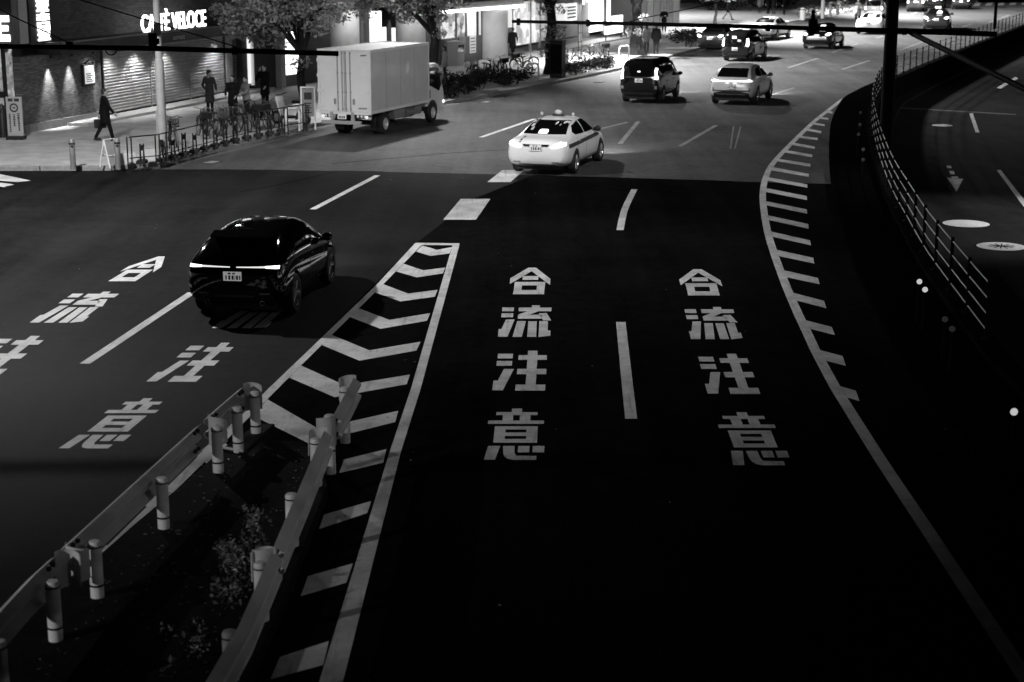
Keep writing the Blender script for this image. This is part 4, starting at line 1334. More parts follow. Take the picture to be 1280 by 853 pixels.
# standing notice frame on the pavement
nf0 = G(725, 67, SW)
nf = thing('notice_stand', 'grey four panel notice stand on thin black legs among the bicycles', 'notice stand', (nf0.x, nf0.y, SW), F3.rz)
mb = MB()
for x in (-.36, .36): mb.b(x - .02, x + .02, -.02, .02, 0, 1.75)
for z in (.68, 1.2, 1.72): mb.b(-.34, .34, -.018, .018, z - .02, z + .02)
mb.b(-.015, .015, -.018, .018, .70, 1.70)
mb.build('frame', BLACKW, nf)
for x0, x1 in ((-.33, -.02), (.02, .33)):
    for z0, z1 in ((.71, 1.17), (1.23, 1.69)): MB().b(x0, x1, -.008, .008, z0, z1).build('panel', mat('notice_grey', .32, .5), nf)

# ---------------- beyond the corner
fb = thing('far_building', 'far low building of grey panels behind the dark bushes', 'building', (13.5, 176, 0), R(60))
MB().b(-6, 60, 0, 12, 0, 12).build('wall', mat('far_wall', .14, .6, noise=.3, scale=.4), fb)
for k in range(12):
    for z in (.4, 4.0, 7.5):
        MB().b(-4 + k * 5, -1 + k * 5, -.06, .05, z + .4, z + 2.6).build('window', (LIT2, GLASSW, LIT3, GLASSW, GLASSW)[(k + int(z)) % 5], fb)
fb2 = thing('far_block', 'dark far block beyond the end of the avenue', 'building', (60, 255, 0), R(-20))
MB().b(-90, 160, 0, 30, 0, 22).build('wall', mat('far_dark', .05, .7, noise=.3, scale=.3), fb2)
for k in range(24):
    for j in range(4):
        if (k * 7 + j * 5) % 4 == 0:
            MB().b(-80 + k * 9, -76 + k * 9, -.1, .05, 3 + j * 5, 5.4 + j * 5).build('window', UPPERWIN, fb2)

# ---------------- the other side of the street, beyond the underpass: lit shops whose light the cars reflect
for bi, (y0, ln, h, lab, m_) in enumerate(((-8, 30, 16, 'grey block with lit windows across the underpass, nearest the footbridge', 'opp_grey'), (26, 26, 11, 'low dark block with bright shop fronts across the underpass', 'opp_dark'), (56, 34, 20, 'tall pale block with lit windows across the underpass', 'opp_pale'))):
    ob = thing('street_block', lab, 'building', (42 + .12 * max(0, y0), y0, LOW), R(90 - 8))
    # local x runs up the street, local -y faces away from it: windows sit on the +y face
    MB().b(0, ln, -9, 0, 0, h).build('wall', mat(m_, (.12, .05, .22)[bi], .7, noise=.25, scale=.5), ob)
    rg = random.Random(60 + bi)
    k = 0
    while 1.2 + k * 3.1 + 2.2 < ln:
        x = 1.2 + k * 3.1
        MB().b(x, x + 2.5, -.02, .05, .4, 3.0).build('shop_window', glow('opp_shop_lit', 2.6) if rg.random() < .7 else GLASSW, ob)
        z = 4.6
        while z + 1.7 < h:
            MB().b(x, x + 1.9, -.02, .04, z, z + 1.6).build('window', glow('opp_window_lit', 1.3) if rg.random() < .4 else GLASSW, ob)
            z += 3.2
        k += 1
    MB().b(-.2, ln + .2, -9.2, .3, h, h + .4).build('roof', DARKW, ob)
# ================================================================== vehicles
BLACKP = mat('black_car_paint', .004, .08, spec=.4, coat=.6)
DARKP = mat('dark_car_paint', .02, .18, spec=.6, coat=1.0)
SILVERP = mat('silver_car_paint', .62, .32, .2, coat=.8)
PEARLP = mat('grey_car_paint', .34, .3, .4, coat=.8)
WHITEP = mat('white_car_paint', .86, .3, coat=.8)
GLASSM = mat('car_glass', .004, .05, spec=.8)
TRIM = mat('black_plastic', .012, .55)
TYRE = mat('tyre_rubber', .012, .8)
RIMM = mat('alloy_rim', .5, .3, .8)
CHROME = mat('chrome', .7, .12, 1.0)
PLATE = mat('plate_white', .75, .4)
PLATE_LIT = glow('plate_lit', .25, .9)  # emission stands in for lamp light falling on the plate
TAIL_ON = glow('tail_lamp_lit', 3.5)
TAIL_DIM = glow('tail_lamp_dim', .9)
BRAKE = glow('brake_lamp_lit', 7.0)
HEADL = glow('head_lamp_lit', 6.0)
LAMPG = mat('lamp_glass', .25, .1, spec=.8)
ROOFL = glow('roof_lamp_lit', 1.2)

SHAPES = {
 'crossover': dict(w=.92, wheels=(-1.36, 1.34), R=.36, st=[
  (-2.25, .46, .76, .62, .73, .88, .60, .97), (-2.17, .32, .89, .64, .84, .98, .70, 1.08), (-1.93, .26, .925, .68, .88, 1.03, .68, 1.31), (-1.45, .22, .925, .7, .89, 1.03, .64, 1.51),
  (-.6, .21, .92, .65, .88, .99, .60, 1.555), (.15, .21, .92, .64, .88, .96, .60, 1.545), (.7, .21, .92, .62, .87, .94, .59, 1.43), (1.22, .21, .92, .6, .86, .92, .70, 1.07),
  (1.42, .22, .92, .6, .85, .90, .74, .985), (1.95, .23, .90, .58, .80, .81, .62, .89), (2.17, .28, .82, .54, .72, .72, .5, .79), (2.26, .38, .70, .5, .62, .64, .42, .69)]),
 'sedan': dict(w=.9, wheels=(-1.38, 1.42), R=.325, st=[
  (-2.38, .42, .74, .6, .71, .84, .58, .92), (-2.3, .29, .86, .62, .80, .93, .66, 1.01), (-2.0, .24, .895, .64, .84, .97, .70, 1.05), (-1.62, .21, .9, .65, .85, .97, .70, 1.075),
  (-1.1, .2, .9, .65, .85, .96, .60, 1.33), (-.55, .19, .9, .62, .85, .95, .57, 1.445), (.15, .19, .9, .62, .85, .93, .56, 1.46), (.62, .19, .9, .6, .85, .92, .56, 1.38),
  (1.15, .19, .9, .58, .83, .90, .68, 1.02), (1.36, .2, .9, .58, .82, .88, .72, .955), (2.03, .22, .88, .55, .78, .78, .60, .85), (2.28, .28, .78, .5, .66, .68, .48, .74), (2.37, .36, .66, .48, .58, .6, .42, .66)]),
 'minivan': dict(w=.87, wheels=(-1.42, 1.44), R=.33, st=[
  (-2.35, .38, .76, .66, .745, 1.06, .60, 1.69), (-2.28, .28, .845, .68, .825, 1.09, .66, 1.785), (-1.8, .24, .87, .7, .86, 1.10, .70, 1.845), (-.5, .21, .87, .65, .86, 1.08, .70, 1.86),
  (.55, .21, .87, .63, .86, 1.05, .69, 1.84), (1.05, .21, .87, .62, .85, 1.03, .66, 1.70), (1.66, .21, .87, .6, .84, 1.0, .70, 1.19), (1.82, .22, .865, .6, .83, .97, .72, 1.09), (2.18, .25, .83, .56, .76, .85, .6, .94), (2.34, .33, .72, .52, .64, .72, .5, .8)]),
 'tall_taxi': dict(w=.845, wheels=(-1.3, 1.42), R=.32, st=[
  (-2.18, .36, .75, .62, .73, .98, .55, 1.42), (-2.09, .28, .83, .64, .80, 1.01, .60, 1.585), (-1.6, .23, .845, .66, .83, 1.02, .62, 1.715), (-.4, .21, .845, .64, .83, 1.0, .62, 1.75),
  (.45, .21, .845, .62, .83, .98, .62, 1.72), (.85, .21, .845, .6, .83, .97, .58, 1.6), (1.5, .21, .845, .58, .82, .93, .66, 1.12), (1.66, .22, .845, .57, .81, .9, .7, 1.04), (2.04, .25, .82, .54, .74, .82, .58, .91), (2.2, .32, .7, .5, .62, .7, .46, .79)]),
}
def car_shell(kind):
    sh = SHAPES[kind]
    vs, fs = [], []
    def half(t):
        y, zb, w, zm, ws, zs, wt, zt = t
        m = .45
        return [(0, zb), (w * .6, zb), (w - .05, zb + .03), (w, zm), (ws, zs), (ws + (wt - ws) * m + .012, zs + (zt - .06 - zs) * m), (wt, zt - .045), (wt * .6, zt - .008), (0, zt)]
    rings = []
    for t in sh['st']:
        h = half(t)
        loop = [(x, t[0], z) for x, z in h] + [(-x, t[0], z) for x, z in h[-2:0:-1]]
        rings.append(range(len(vs), len(vs) + len(loop)))
        vs += loop
    n = len(rings[0])  # 16
    for a, b in zip(rings, rings[1:]):
        for k in range(n):
            fs.append((a[k], a[(k + 1) % n], b[(k + 1) % n], b[k]))
    for ring, t, sgn in ((rings[0], sh['st'][0], -1), (rings[-1], sh['st'][-1], 1)):
        h = half(t)
        rows = {2: [ring[2], ring[1], ring[0], ring[15], ring[14]], 6: [ring[6], ring[7], ring[8], ring[9], ring[10]]}
        for k in (3, 4, 5):
            x, z = h[k]
            row = [ring[k]]
            for u, bu in ((.6, .035), (0, .055), (-.6, .035)):
                vs.append((x * u, t[0] + sgn * bu * (1 if k < 5 else .6), z)); row.append(len(vs) - 1)
            row.append(ring[16 - k])
            rows[k] = row
        for k in range(2, 6):
            for j in range(4):
                fs.append((rows[k][j], rows[k][j + 1], rows[k + 1][j + 1], rows[k + 1][j]))
    mb = MB().add(vs, fs)
    return mb

def car_patch(bvh, poly, axis, off=.006, cuts=3, rim=.012):
    """a panel lying on the shell: poly in (x,z) seen along +-y, (y,z) seen along +-x, or (x,y) seen from above"""
    bm = bmesh.new()
    vs = [bm.verts.new((p[0], p[1], 0)) for p in poly]
    bm.faces.new(vs)
    bmesh.ops.triangulate(bm, faces=bm.faces[:])
    for _ in range(cuts):
        long_ = [e for e in bm.edges if e.calc_length() > .10]
        if not long_: break
        bmesh.ops.subdivide_edges(bm, edges=long_, cuts=1)
        bmesh.ops.triangulate(bm, faces=[f for f in bm.faces if len(f.verts) > 4])
    D = {'rear': ((lambda a, b: Vector((a, -6, b))), Vector((0, 1, 0))), 'front': ((lambda a, b: Vector((a, 6, b))), Vector((0, -1, 0))),
         'right': ((lambda a, b: Vector((6, a, b))), Vector((-1, 0, 0))), 'left': ((lambda a, b: Vector((-6, a, b))), Vector((1, 0, 0))),
         'top': ((lambda a, b: Vector((a, b, 6))), Vector((0, 0, -1)))}[axis]
    nrm = {}
    for v in bm.verts:
        o = D[0](v.co.x, v.co.y)
        h, n, i, dist = bvh.ray_cast(o, D[1])
        if h is None:
            h, n, i, dist = bvh.find_nearest(o + D[1] * 4.5)
        if n.dot(D[1]) > 0: n = -n
        v.co = h + n * off
        nrm[v.index] = n
    bm.verts.index_update()
    be = [e for e in bm.edges if e.is_boundary]
    r = bmesh.ops.extrude_edge_only(bm, edges=be)
    for g in r['geom']:
        if isinstance(g, bmesh.types.BMVert):
            h, n, i, dist = bvh.find_nearest(g.co)
            g.co = g.co - n * (rim if n.dot(D[1]) < 0 else -rim)
    me = bpy.data.meshes.new('panel')
    bmesh.ops.recalc_face_normals(bm, faces=bm.faces)
    bm.to_mesh(me); bm.free()
    me.polygons.foreach_set('use_smooth', [True] * len(me.polygons))
    me.set_sharp_from_angle(angle=R(50))
    return me

SHELLS = {}
def get_shell(kind):
    if kind in SHELLS:
        return SHELLS[kind]
    o = car_shell(kind).build('shell', [BLACKP, TRIM])
    s = o.modifiers.new('s', 'SUBSURF'); s.levels = 2; s.render_levels = 2
    dg = bpy.context.evaluated_depsgraph_get()
    bvh = BVHTree.FromObject(o, dg)
    sh = SHAPES[kind]
    cut = MB()
    for y in sh['wheels']:
        cut.cyl((-1.3, y, sh['R']), (-(sh['w'] - .30), y, sh['R']), sh['R'] + .055, n=36)
        cut.cyl((1.3, y, sh['R']), ((sh['w'] - .30), y, sh['R']), sh['R'] + .055, n=36)
    c = cut.build('cut', [BLACKP, TRIM])
    c.data.polygons.foreach_set('material_index', [1] * len(c.data.polygons))
    b = o.modifiers.new('b', 'BOOLEAN'); b.operation = 'DIFFERENCE'; b.object = c; b.solver = 'EXACT'
    realise(o)
    me = o.data
    me.polygons.foreach_set('use_smooth', [True] * len(me.polygons))
    me.set_sharp_from_angle(angle=R(35))
    bpy.data.objects.remove(o); bpy.data.objects.remove(c)
    SHELLS[kind] = (me, bvh)
    return SHELLS[kind]

WHEELS = {}
def wheel(root, x, y, r, style=0):
    t = thing('wheel', None, None, (x, y, r), 0)
    t.parent = root
    key = (round(r, 3), style)
    if key not in WHEELS:
        w = .105
        ty = MB().lathe([(r * .64, -w), (r * .93, -w), (r * .985, -w * .8), (r, -w * .4), (r, w * .4), (r * .985, w * .8), (r * .93, w), (r * .64, w)], 40, axis='x')
        a = ty.build('tyre', TYRE, t, smooth=True)
        rm = MB()
        for s in (-1, 1):
            rm.lathe([(r * .60, s * w * .35), (r * .66, s * w * .9), (r * .62, s * w * .98), (r * .57, s * w * .5)], 36, axis='x')
            n = 5 if style == 0 else 10
            for k in range(n):
                ang = 2 * math.pi * k / n
                for d_ in ((-.11, .11) if style == 0 else (0,)):
                    p = (s * w * .72, r * .12 * math.cos(ang), r * .12 * math.sin(ang)); q = (s * w * .8, r * .62 * math.cos(ang + d_), r * .62 * math.sin(ang + d_))
                    rm.tube([p, q], [r * .06, r * .05], 6)
            rm.lathe([(.001, s * w * .95), (r * .14, s * w * .9), (r * .16, s * w * .5), (.001, s * w * .4)], 16, axis='x')
        b_ = rm.build('rim', RIMM, t, smooth=True)
        d = MB().lathe([(.001, -w * .3), (r * .6, -w * .3), (r * .6, w * .3), (.001, w * .3)], 24, axis='x').build('brake_disc', TRIM, t)
        WHEELS[key] = (a.data, b_.data, d.data)
    else:
        for nm, me in zip(('tyre', 'rim', 'brake_disc'), WHEELS[key]):
            link(nm, me, t)
    return t

def mirror_x(poly): return [(-a, b) for a, b in poly][::-1]
FEATURES = {
 'crossover': dict(
    rear_window=[(-.62, 1.11), (.62, 1.11), (.56, 1.40), (.49, 1.43), (-.49, 1.43), (-.56, 1.40)],
    windscreen=[(-.66, 1.06), (.66, 1.06), (.56, 1.40), (-.56, 1.40)],
    side=[[(.98, 1.02), (-.22, 1.05), (-.20, 1.43), (.2, 1.43), (.55, 1.33)], [(-.31, 1.05), (-1.12, 1.10), (-1.45, 1.18), (-1.05, 1.36), (-.30, 1.43)]],
    head=[(.42, .66), (.68, .70), (.70, .79), (.50, .75)], grille=[(-.5, .42), (.5, .42), (.42, .66), (-.42, .66)], plate=.80, plate_f=.46,
    bumper=[(-.74, .30), (.74, .30), (.70, .50), (.35, .56), (-.35, .56), (-.70, .50)], doors=(.85, -.27, -1.1)),
 'sedan': dict(
    rear_window=[(-.62, 1.09), (.62, 1.09), (.52, 1.37), (.44, 1.39), (-.44, 1.39), (-.52, 1.37)],
    windscreen=[(-.64, 1.03), (.64, 1.03), (.53, 1.36), (-.53, 1.36)],
    side=[[(.92, 1.0), (-.2, 1.02), (-.18, 1.36), (.25, 1.36), (.52, 1.29)], [(-.29, 1.02), (-1.15, 1.05), (-1.25, 1.12), (-.95, 1.27), (-.28, 1.36)]],
    head=[(.40, .62), (.66, .66), (.66, .74), (.46, .71)], grille=[(-.4, .40), (.4, .40), (.38, .66), (-.38, .66)], plate=.78, plate_f=.42,
    bumper=[(-.55, .30), (.55, .30), (.5, .36), (-.5, .36)], doors=(.85, -.25, -1.15)),
 'minivan': dict(
    rear_window=[(-.62, 1.14), (.62, 1.14), (.60, 1.62), (.54, 1.66), (-.54, 1.66), (-.60, 1.62)],
    windscreen=[(-.66, 1.16), (.66, 1.16), (.60, 1.68), (-.60, 1.68)],
    side=[[(1.4, 1.10), (.42, 1.13), (.42, 1.70), (.75, 1.66)], [(.33, 1.13), (-.95, 1.15), (-.95, 1.72), (.33, 1.71)], [(-1.04, 1.15), (-1.95, 1.19), (-1.9, 1.66), (-1.04, 1.72)]],
    head=[(.44, .72), (.68, .74), (.70, .86), (.44, .84)], grille=[(-.42, .5), (.42, .5), (.42, .86), (-.42, .86)], plate=.98, plate_f=.46,
    bumper=[(-.7, .30), (.7, .30), (.7, .46), (-.7, .46)], doors=(1.3, .37, -1.0)),
 'tall_taxi': dict(
    rear_window=[(-.58, 1.08), (.58, 1.08), (.52, 1.46), (.46, 1.50), (-.46, 1.50), (-.52, 1.46)],
    windscreen=[(-.63, 1.10), (.63, 1.10), (.54, 1.56), (-.54, 1.56)],
    side=[[(1.25, 1.04), (.12, 1.06), (.12, 1.60), (.5, 1.59), (.8, 1.48)], [(.03, 1.06), (-1.1, 1.08), (-1.02, 1.60), (.03, 1.61)], [(-1.2, 1.10), (-1.75, 1.14), (-1.6, 1.5), (-1.14, 1.58)]],
    head=[(.44, .66), (.66, .68), (.66, .8), (.48, .78)], grille=[(-.4, .42), (.4, .42), (.38, .72), (-.38, .72)], plate=.80, plate_f=.44,
    bumper=[(-.6, .30), (.6, .30), (.6, .42), (-.6, .42)], doors=(1.1, .07, -1.15)),
}
def car(name, kind, label, cat, rear, heading, paint, group=None, tails=None, tail_m=None, bumper_m=None, scale=1.0, head_on=True, extras=None, plate_m=None, style=0, plate_z=None, beam=None, detail=True, back=.75):
    """rear: plan point under the middle of the rear bumper; heading: degrees right of +Y"""
    sh, ft = SHAPES[kind], FEATURES[kind]
    me0, bvh = get_shell(kind)
    L = -sh['st'][0][0]
    h = R(heading)
    c = Vector((rear[0], rear[1], 0)) + Vector((math.sin(h), math.cos(h), 0)) * (L * scale - back)
    root = thing(name, label, cat, (c.x, c.y, 0), -h, group)
    root.scale = (scale,) * 3
    me = me0.copy(); me.materials.clear(); me.materials.append(paint); me.materials.append(TRIM)
    body = link('body', me, root)
    def put(nm, poly, axis, m, off=.006, parent=root, cuts=4):
        me = car_patch(bvh, poly, axis, off, cuts)
        me.materials.append(m)
        return link(nm, me, parent)
    put('rear_window', ft['rear_window'], 'rear', GLASSM)
    put('windscreen', ft['windscreen'], 'front', GLASSM)
    for poly in ft['side']:
        for ax in ('right', 'left'):
            put('side_window', poly if ax == 'right' else poly, ax, GLASSM)
    if detail:
        seams = MB()
        for y in ft['doors']:
            pass
        for ax in ('right', 'left'):
            zs_ = sh['st'][5][5]
            for y in ft['doors']:
                put('door_seam', [(y - .008, .34), (y + .008, .34), (y + .008, zs_), (y - .008, zs_)], ax, TRIM, .002, body)
            for y in ft['doors'][1:]:
                a = y + .08
                put('door_handle', [(a, .86), (a + .2, .86), (a + .2, .895), (a, .89)], ax, CHROME if paint is not BLACKP else TRIM, .02, body)
            put('sill_trim', [(ft['doors'][0] + .02, .235), (-.9, .235), (-.9, .275), (ft['doors'][0] + .02, .275)], ax, TRIM, .008, body)
    # lamps
    tm = tail_m or TAIL_ON
    for poly in (tails or []):
        lm = put('tail_lamp', poly, 'rear', tm, .012)
        put('tail_lamp', mirror_x(poly), 'rear', tm, .012)
    for poly in (ft['head'], mirror_x(ft['head'])):
        put('headlight', poly, 'front', HEADL if head_on else LAMPG, .012)
    put('grille', ft['grille'], 'front', TRIM, .004)
    put('rear_bumper', ft['bumper'], 'rear', bumper_m or TRIM, .012)
    # plates
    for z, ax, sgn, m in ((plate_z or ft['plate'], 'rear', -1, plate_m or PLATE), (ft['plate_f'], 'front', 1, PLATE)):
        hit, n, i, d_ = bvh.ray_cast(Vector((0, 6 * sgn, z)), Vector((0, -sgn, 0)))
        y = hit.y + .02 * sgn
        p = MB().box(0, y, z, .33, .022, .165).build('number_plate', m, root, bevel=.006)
        if detail and sgn < 0:
            ch = MB()
            for k, (dx, w_) in enumerate(((-.11, .03), (-.05, .045), (.01, .045), (.05, .012), (.09, .045), (.14, .03))):
                ch.box(dx, y + .0135 * sgn, z - .02, w_ * .8, .003, .075)
            for dx in (-.05, .03):
                ch.box(dx, y + .0135 * sgn, z + .052, .05, .003, .028)
            ch.build('plate_characters', INK, p)
    # mirrors
    st = sh['st']
    my = ft['doors'][0] - .05
    for s in (-1, 1):
        hit, n, i, d_ = bvh.ray_cast(Vector((6 * s, my, 1.0)), Vector((-s, 0, 0)))
        mb = MB().ball((hit.x + s * .14, my + .02, 1.03), (.115, .07, .085), 12)
        mo = mb.build('wing_mirror', paint if paint not in (WHITEP,) else TRIM, root, smooth=True)
        MB().tube([(hit.x - s * .02, my, .97), (hit.x + s * .08, my, 1.0)], .03, 6).build('mirror_arm', TRIM, mo)
    for y in sh['wheels']:
        for s in (-1, 1):
            wheel(root, s * (sh['w'] - .112), y, sh['R'], style)
    MB().b(-sh['w'] + .25, sh['w'] - .25, -L + .3, L - .3, .17, .27).build('underbody', TRIM, root)
    if extras:
        extras(root, put, bvh, body)
    if beam:
        for s in (-.6, .6):
            q = Vector((c.x, c.y, .66)) + Matrix.Rotation(-h, 3, 'Z') @ Vector((s, L + .08, 0)) * scale
            tgt = q + Vector((math.sin(h), math.cos(h), 0)) * 8.5 + Vector((0, 0, -.66))
            lamp('headlight_beam', 'SPOT', q, beam * 2.6, tgt, .05, 84, 1.0)
    return root

# ---- nearest: black crossover
def ex_black(root, put, bvh, body):
    thin = glow('light_bar_dim', .9)
    put('light_bar', [(-.58, .972), (-.06, .972), (-.06, .984), (-.58, .996)], 'rear', thin, .014)
    put('light_bar', [(.06, .972), (.58, .972), (.58, .996), (.06, .984)], 'rear', thin, .014)
    put('tail_lamp', [(-.81, .955), (-.585, .970), (-.585, .998), (-.81, 1.003)], 'rear', TAIL_ON, .014)
    put('tail_lamp', [(.585, .970), (.81, .955), (.81, 1.003), (.585, .998)], 'rear', TAIL_ON, .014)
    sp_ = MB().add([(-.56, -1.5, 1.52), (.56, -1.5, 1.52), (.53, -1.9, 1.465), (-.53, -1.9, 1.465), (-.56, -1.5, 1.44), (.56, -1.5, 1.44), (.51, -1.88, 1.44), (-.51, -1.88, 1.44)], [(0, 1, 2, 3), (7, 6, 5, 4), (0, 4, 5, 1), (1, 5, 6, 2), (2, 6, 7, 3), (3, 7, 4, 0)])
    sp_.build('roof_spoiler', BLACKP, root, bevel=.02)
    ex_ = MB()
    for s in (-1, 1): ex_.lathe([(.035, -.06), (.045, -.06), (.045, .06), (.035, .06)], 14, axis='y', c=(s * .5, -2.16, .33))
    ex_.build('exhaust_tip', CHROME, root)
    put('badge', [(-.05, .955), (.05, .955), (.05, .985), (-.05, .985)], 'rear', CHROME, .014)
    put('bumper_lip', [(-.38, .455), (.38, .455), (.34, .485), (-.34, .485)], 'rear', mat('grey_plastic', .12, .3), .022)
    for s in (1, -1):
        put('reflector', [(s * .56 - .09, .50), (s * .56 + .09, .50), (s * .56 + .09, .53), (s * .56 - .09, .53)], 'rear', LAMPG, .018)
    for ax in ('right', 'left'):
        put('sill_strip', [(.85, .30), (-.85, .30), (-.85, .315), (.85, .32)], ax, CHROME, .014, body)
        put('window_trim', [(1.0, .995), (-1.5, 1.10), (-1.5, 1.115), (1.0, 1.012)], ax, CHROME, .008, body)
    mb = MB()
    mb.box(0, -1.55, 1.47, .05, .16, .05)
    mb.build('roof_antenna', paint_b, root, bevel=.015)
paint_b = BLACKP
rb = (G(245, 388) + G(368, 388)) / 2
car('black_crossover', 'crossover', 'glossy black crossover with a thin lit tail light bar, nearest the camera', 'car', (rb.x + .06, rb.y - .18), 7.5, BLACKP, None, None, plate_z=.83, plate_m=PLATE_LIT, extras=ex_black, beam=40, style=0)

# ---- white taxi
def ex_taxi(root, put, bvh, body):
    for ax in ('right', 'left'):
        put('side_stripe', [(1.32, .80), (-2.05, .765), (-2.05, .875), (.9, .90), (1.32, .86)], ax, INK, .005, body)
    put('boot_stripe', [(-.50, .93), (-.45, .93), (-.42, 1.045), (-.47, 1.045)], 'rear', INK, .008, body)
    put('roof_stripe', [(-.43, -1.0), (-.38, -1.0), (-.36, .3), (-.41, .3)], 'top', INK, .006, body)
    put('plate_garnish', [(-.34, .83), (.34, .83), (.38, .885), (-.38, .885)], 'rear', CHROME, .014)
    lampb = MB().box(0, -.1, 1.475, .34, .16, .03)
    la = lampb.build('roof_lamp_base', TRIM, root)
    MB().ball((0, -.1, 1.55), (.11, .08, .075), 12).build('roof_lamp', mat('roof_lamp_glass', .6, .2), la, smooth=True)
    for s in (-1, 1):
        MB().ball((s * .46, -.2, 1.515), (.045, .045, .05), 10).build('roof_marker', mat('roof_lamp_glass', .6, .2), root, smooth=True)
    hit, n, i, d_ = bvh.ray_cast(Vector((-.03, -6, 1.17)), Vector((0, 1, 0)))
    put('shelf_sign', [(-.16, 1.10), (.10, 1.10), (.10, 1.165), (.06, 1.19), (-.12, 1.19), (-.16, 1.165)], 'rear', glow('shelf_sign_lit', 1.6), .016)
    put('window_sticker', [(-.44, 1.17), (-.37, 1.17), (-.36, 1.24), (-.43, 1.24)], 'rear', mat('sticker_grey', .4, .5), .012)
    put('window_sticker', [(-.50, 1.25), (-.40, 1.25), (-.39, 1.31), (-.46, 1.31)], 'rear', mat('sticker_grey', .4, .5), .012)
    for s in (1, -1):
        put('bumper_reflector', [(s * .55 - .1, .40), (s * .55 + .1, .40), (s * .55 + .1, .42), (s * .55 - .1, .42)], 'rear', LAMPG, .014)
rt = (G(637, 214) + G(712, 216)) / 2
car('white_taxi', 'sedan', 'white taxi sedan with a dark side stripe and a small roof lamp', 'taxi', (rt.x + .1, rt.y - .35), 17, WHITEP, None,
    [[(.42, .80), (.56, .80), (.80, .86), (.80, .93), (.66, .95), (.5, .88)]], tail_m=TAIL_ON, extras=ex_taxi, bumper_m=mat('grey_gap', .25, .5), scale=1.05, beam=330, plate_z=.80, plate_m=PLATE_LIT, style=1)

# ---- silver crossover
def ex_silver(root, put, bvh, body):
    put('light_bar', [(-.80, .945), (.80, .945), (.80, .985), (.70, 1.02), (.5, .975), (-.5, .975), (-.70, 1.02), (-.80, .985)], 'rear', TAIL_ON, .014)
    for s in (1, -1):
        put('plate_lamp', [(s * .15 - .09, .86), (s * .15 + .09, .86), (s * .15 + .06, .90), (s * .15 - .06, .90)], 'rear', TAIL_DIM, .014)
        put('bumper_vent', [(s * .70 - .02, .56), (s * .70 + .02, .56), (s * .74 + .02, .70), (s * .74 - .015, .70)], 'rear', TRIM, .012)
    put('bumper_trim', [(-.55, .44), (.55, .44), (.62, .47), (-.62, .47)], 'rear', CHROME, .024)
    put('tailgate_strip', [(-.74, .56), (.74, .56), (.78, .60), (-.78, .60)], 'rear', TRIM, .008)  # thin dark strip above the lower bumper
rs = (G(888, 127) + G(944, 130)) / 2
car('silver_crossover', 'crossover', 'silver crossover with a full width tail light bar and black lower bumper', 'car', (rs.x, rs.y - .6), 19.5, SILVERP, None, None, extras=ex_silver, beam=420,
    bumper_m=TRIM, style=0, scale=1.04, plate_z=.74, plate_m=SILVERP)

# ---- black minivan
def ex_van(root, put, bvh, body):
    put('garnish', [(-.58, 1.075), (.58, 1.075), (.55, 1.115), (-.55, 1.115)], 'rear', CHROME, .012)
    for ax in ('right', 'left'):
        put('side_trim', [(1.3, .42), (-1.0, .38), (-1.0, .42), (1.3, .47)], ax, CHROME, .008, body)
        put('belt_trim', [(1.45, 1.085), (-2.0, 1.14), (-2.0, 1.155), (1.45, 1.105)], ax, CHROME, .008, body)
    put('window_badge', [(-.06, 1.30), (.06, 1.30), (.06, 1.36), (-.06, 1.36)], 'rear', glow('high_lamp', 1.0), .014)
    put('tail_reflector', [(.66, .62), (.76, .62), (.76, .74), (.66, .74)], 'rear', LAMPG, .014)
    put('tail_reflector', [(-.76, .62), (-.66, .62), (-.66, .74), (-.76, .74)], 'rear', LAMPG, .014)
rv = (G(773, 125) + G(832, 128)) / 2
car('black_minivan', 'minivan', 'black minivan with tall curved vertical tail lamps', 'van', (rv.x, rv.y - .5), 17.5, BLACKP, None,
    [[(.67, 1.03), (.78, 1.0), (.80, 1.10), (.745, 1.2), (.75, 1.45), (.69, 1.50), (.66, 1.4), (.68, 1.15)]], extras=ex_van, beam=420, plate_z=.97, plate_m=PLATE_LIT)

# ---- two-tone tall taxi
def ex_tall(root, put, bvh, body):
    for ax in ('right', 'left'):
        d_ = put('side_door', [(1.05, .30), (.98, .92), (-1.05, .95), (-.98, .62), (-.85, .42), (-.7, .30)], ax, mat('white_door', .72, .35), .006)
        for k in range(4):
            a = .05 + .13 * k
            put('door_lettering', [(a - .04, .56 + .03 * k), (a + .05, .55 + .03 * k), (a + .06, .78), (a - .03, .76)], ax, mat('letter_grey', .12, .5), .012, d_)
    MB().box(0, .1, 1.80, .42, .16, .12).build('roof_lamp', ROOFL, root, bevel=.03)
    put('rear_sticker', [(.14, 1.12), (.34, 1.12), (.34, 1.22), (.14, 1.24)], 'rear', mat('sticker_grey', .4, .5), .014)
    put('window_patch', [(-.18, 1.28), (.06, 1.28), (.06, 1.40), (-.18, 1.42)], 'rear', glow('window_patch_glow', 1.5), .014)  # small glowing patch laid on the rear window
rj = (G(904, 76) + G(943, 77)) / 2
car('black_taxi', 'tall_taxi', 'tall black taxi with white lettered side doors behind the silver crossover', 'taxi', (rj.x, rj.y + .2), 23, BLACKP, 'taxis',
    [[(.64, .86), (.76, .86), (.76, 1.05), (.70, 1.30), (.64, 1.28)]], tail_m=BRAKE, extras=ex_tall, beam=300, plate_z=.70)

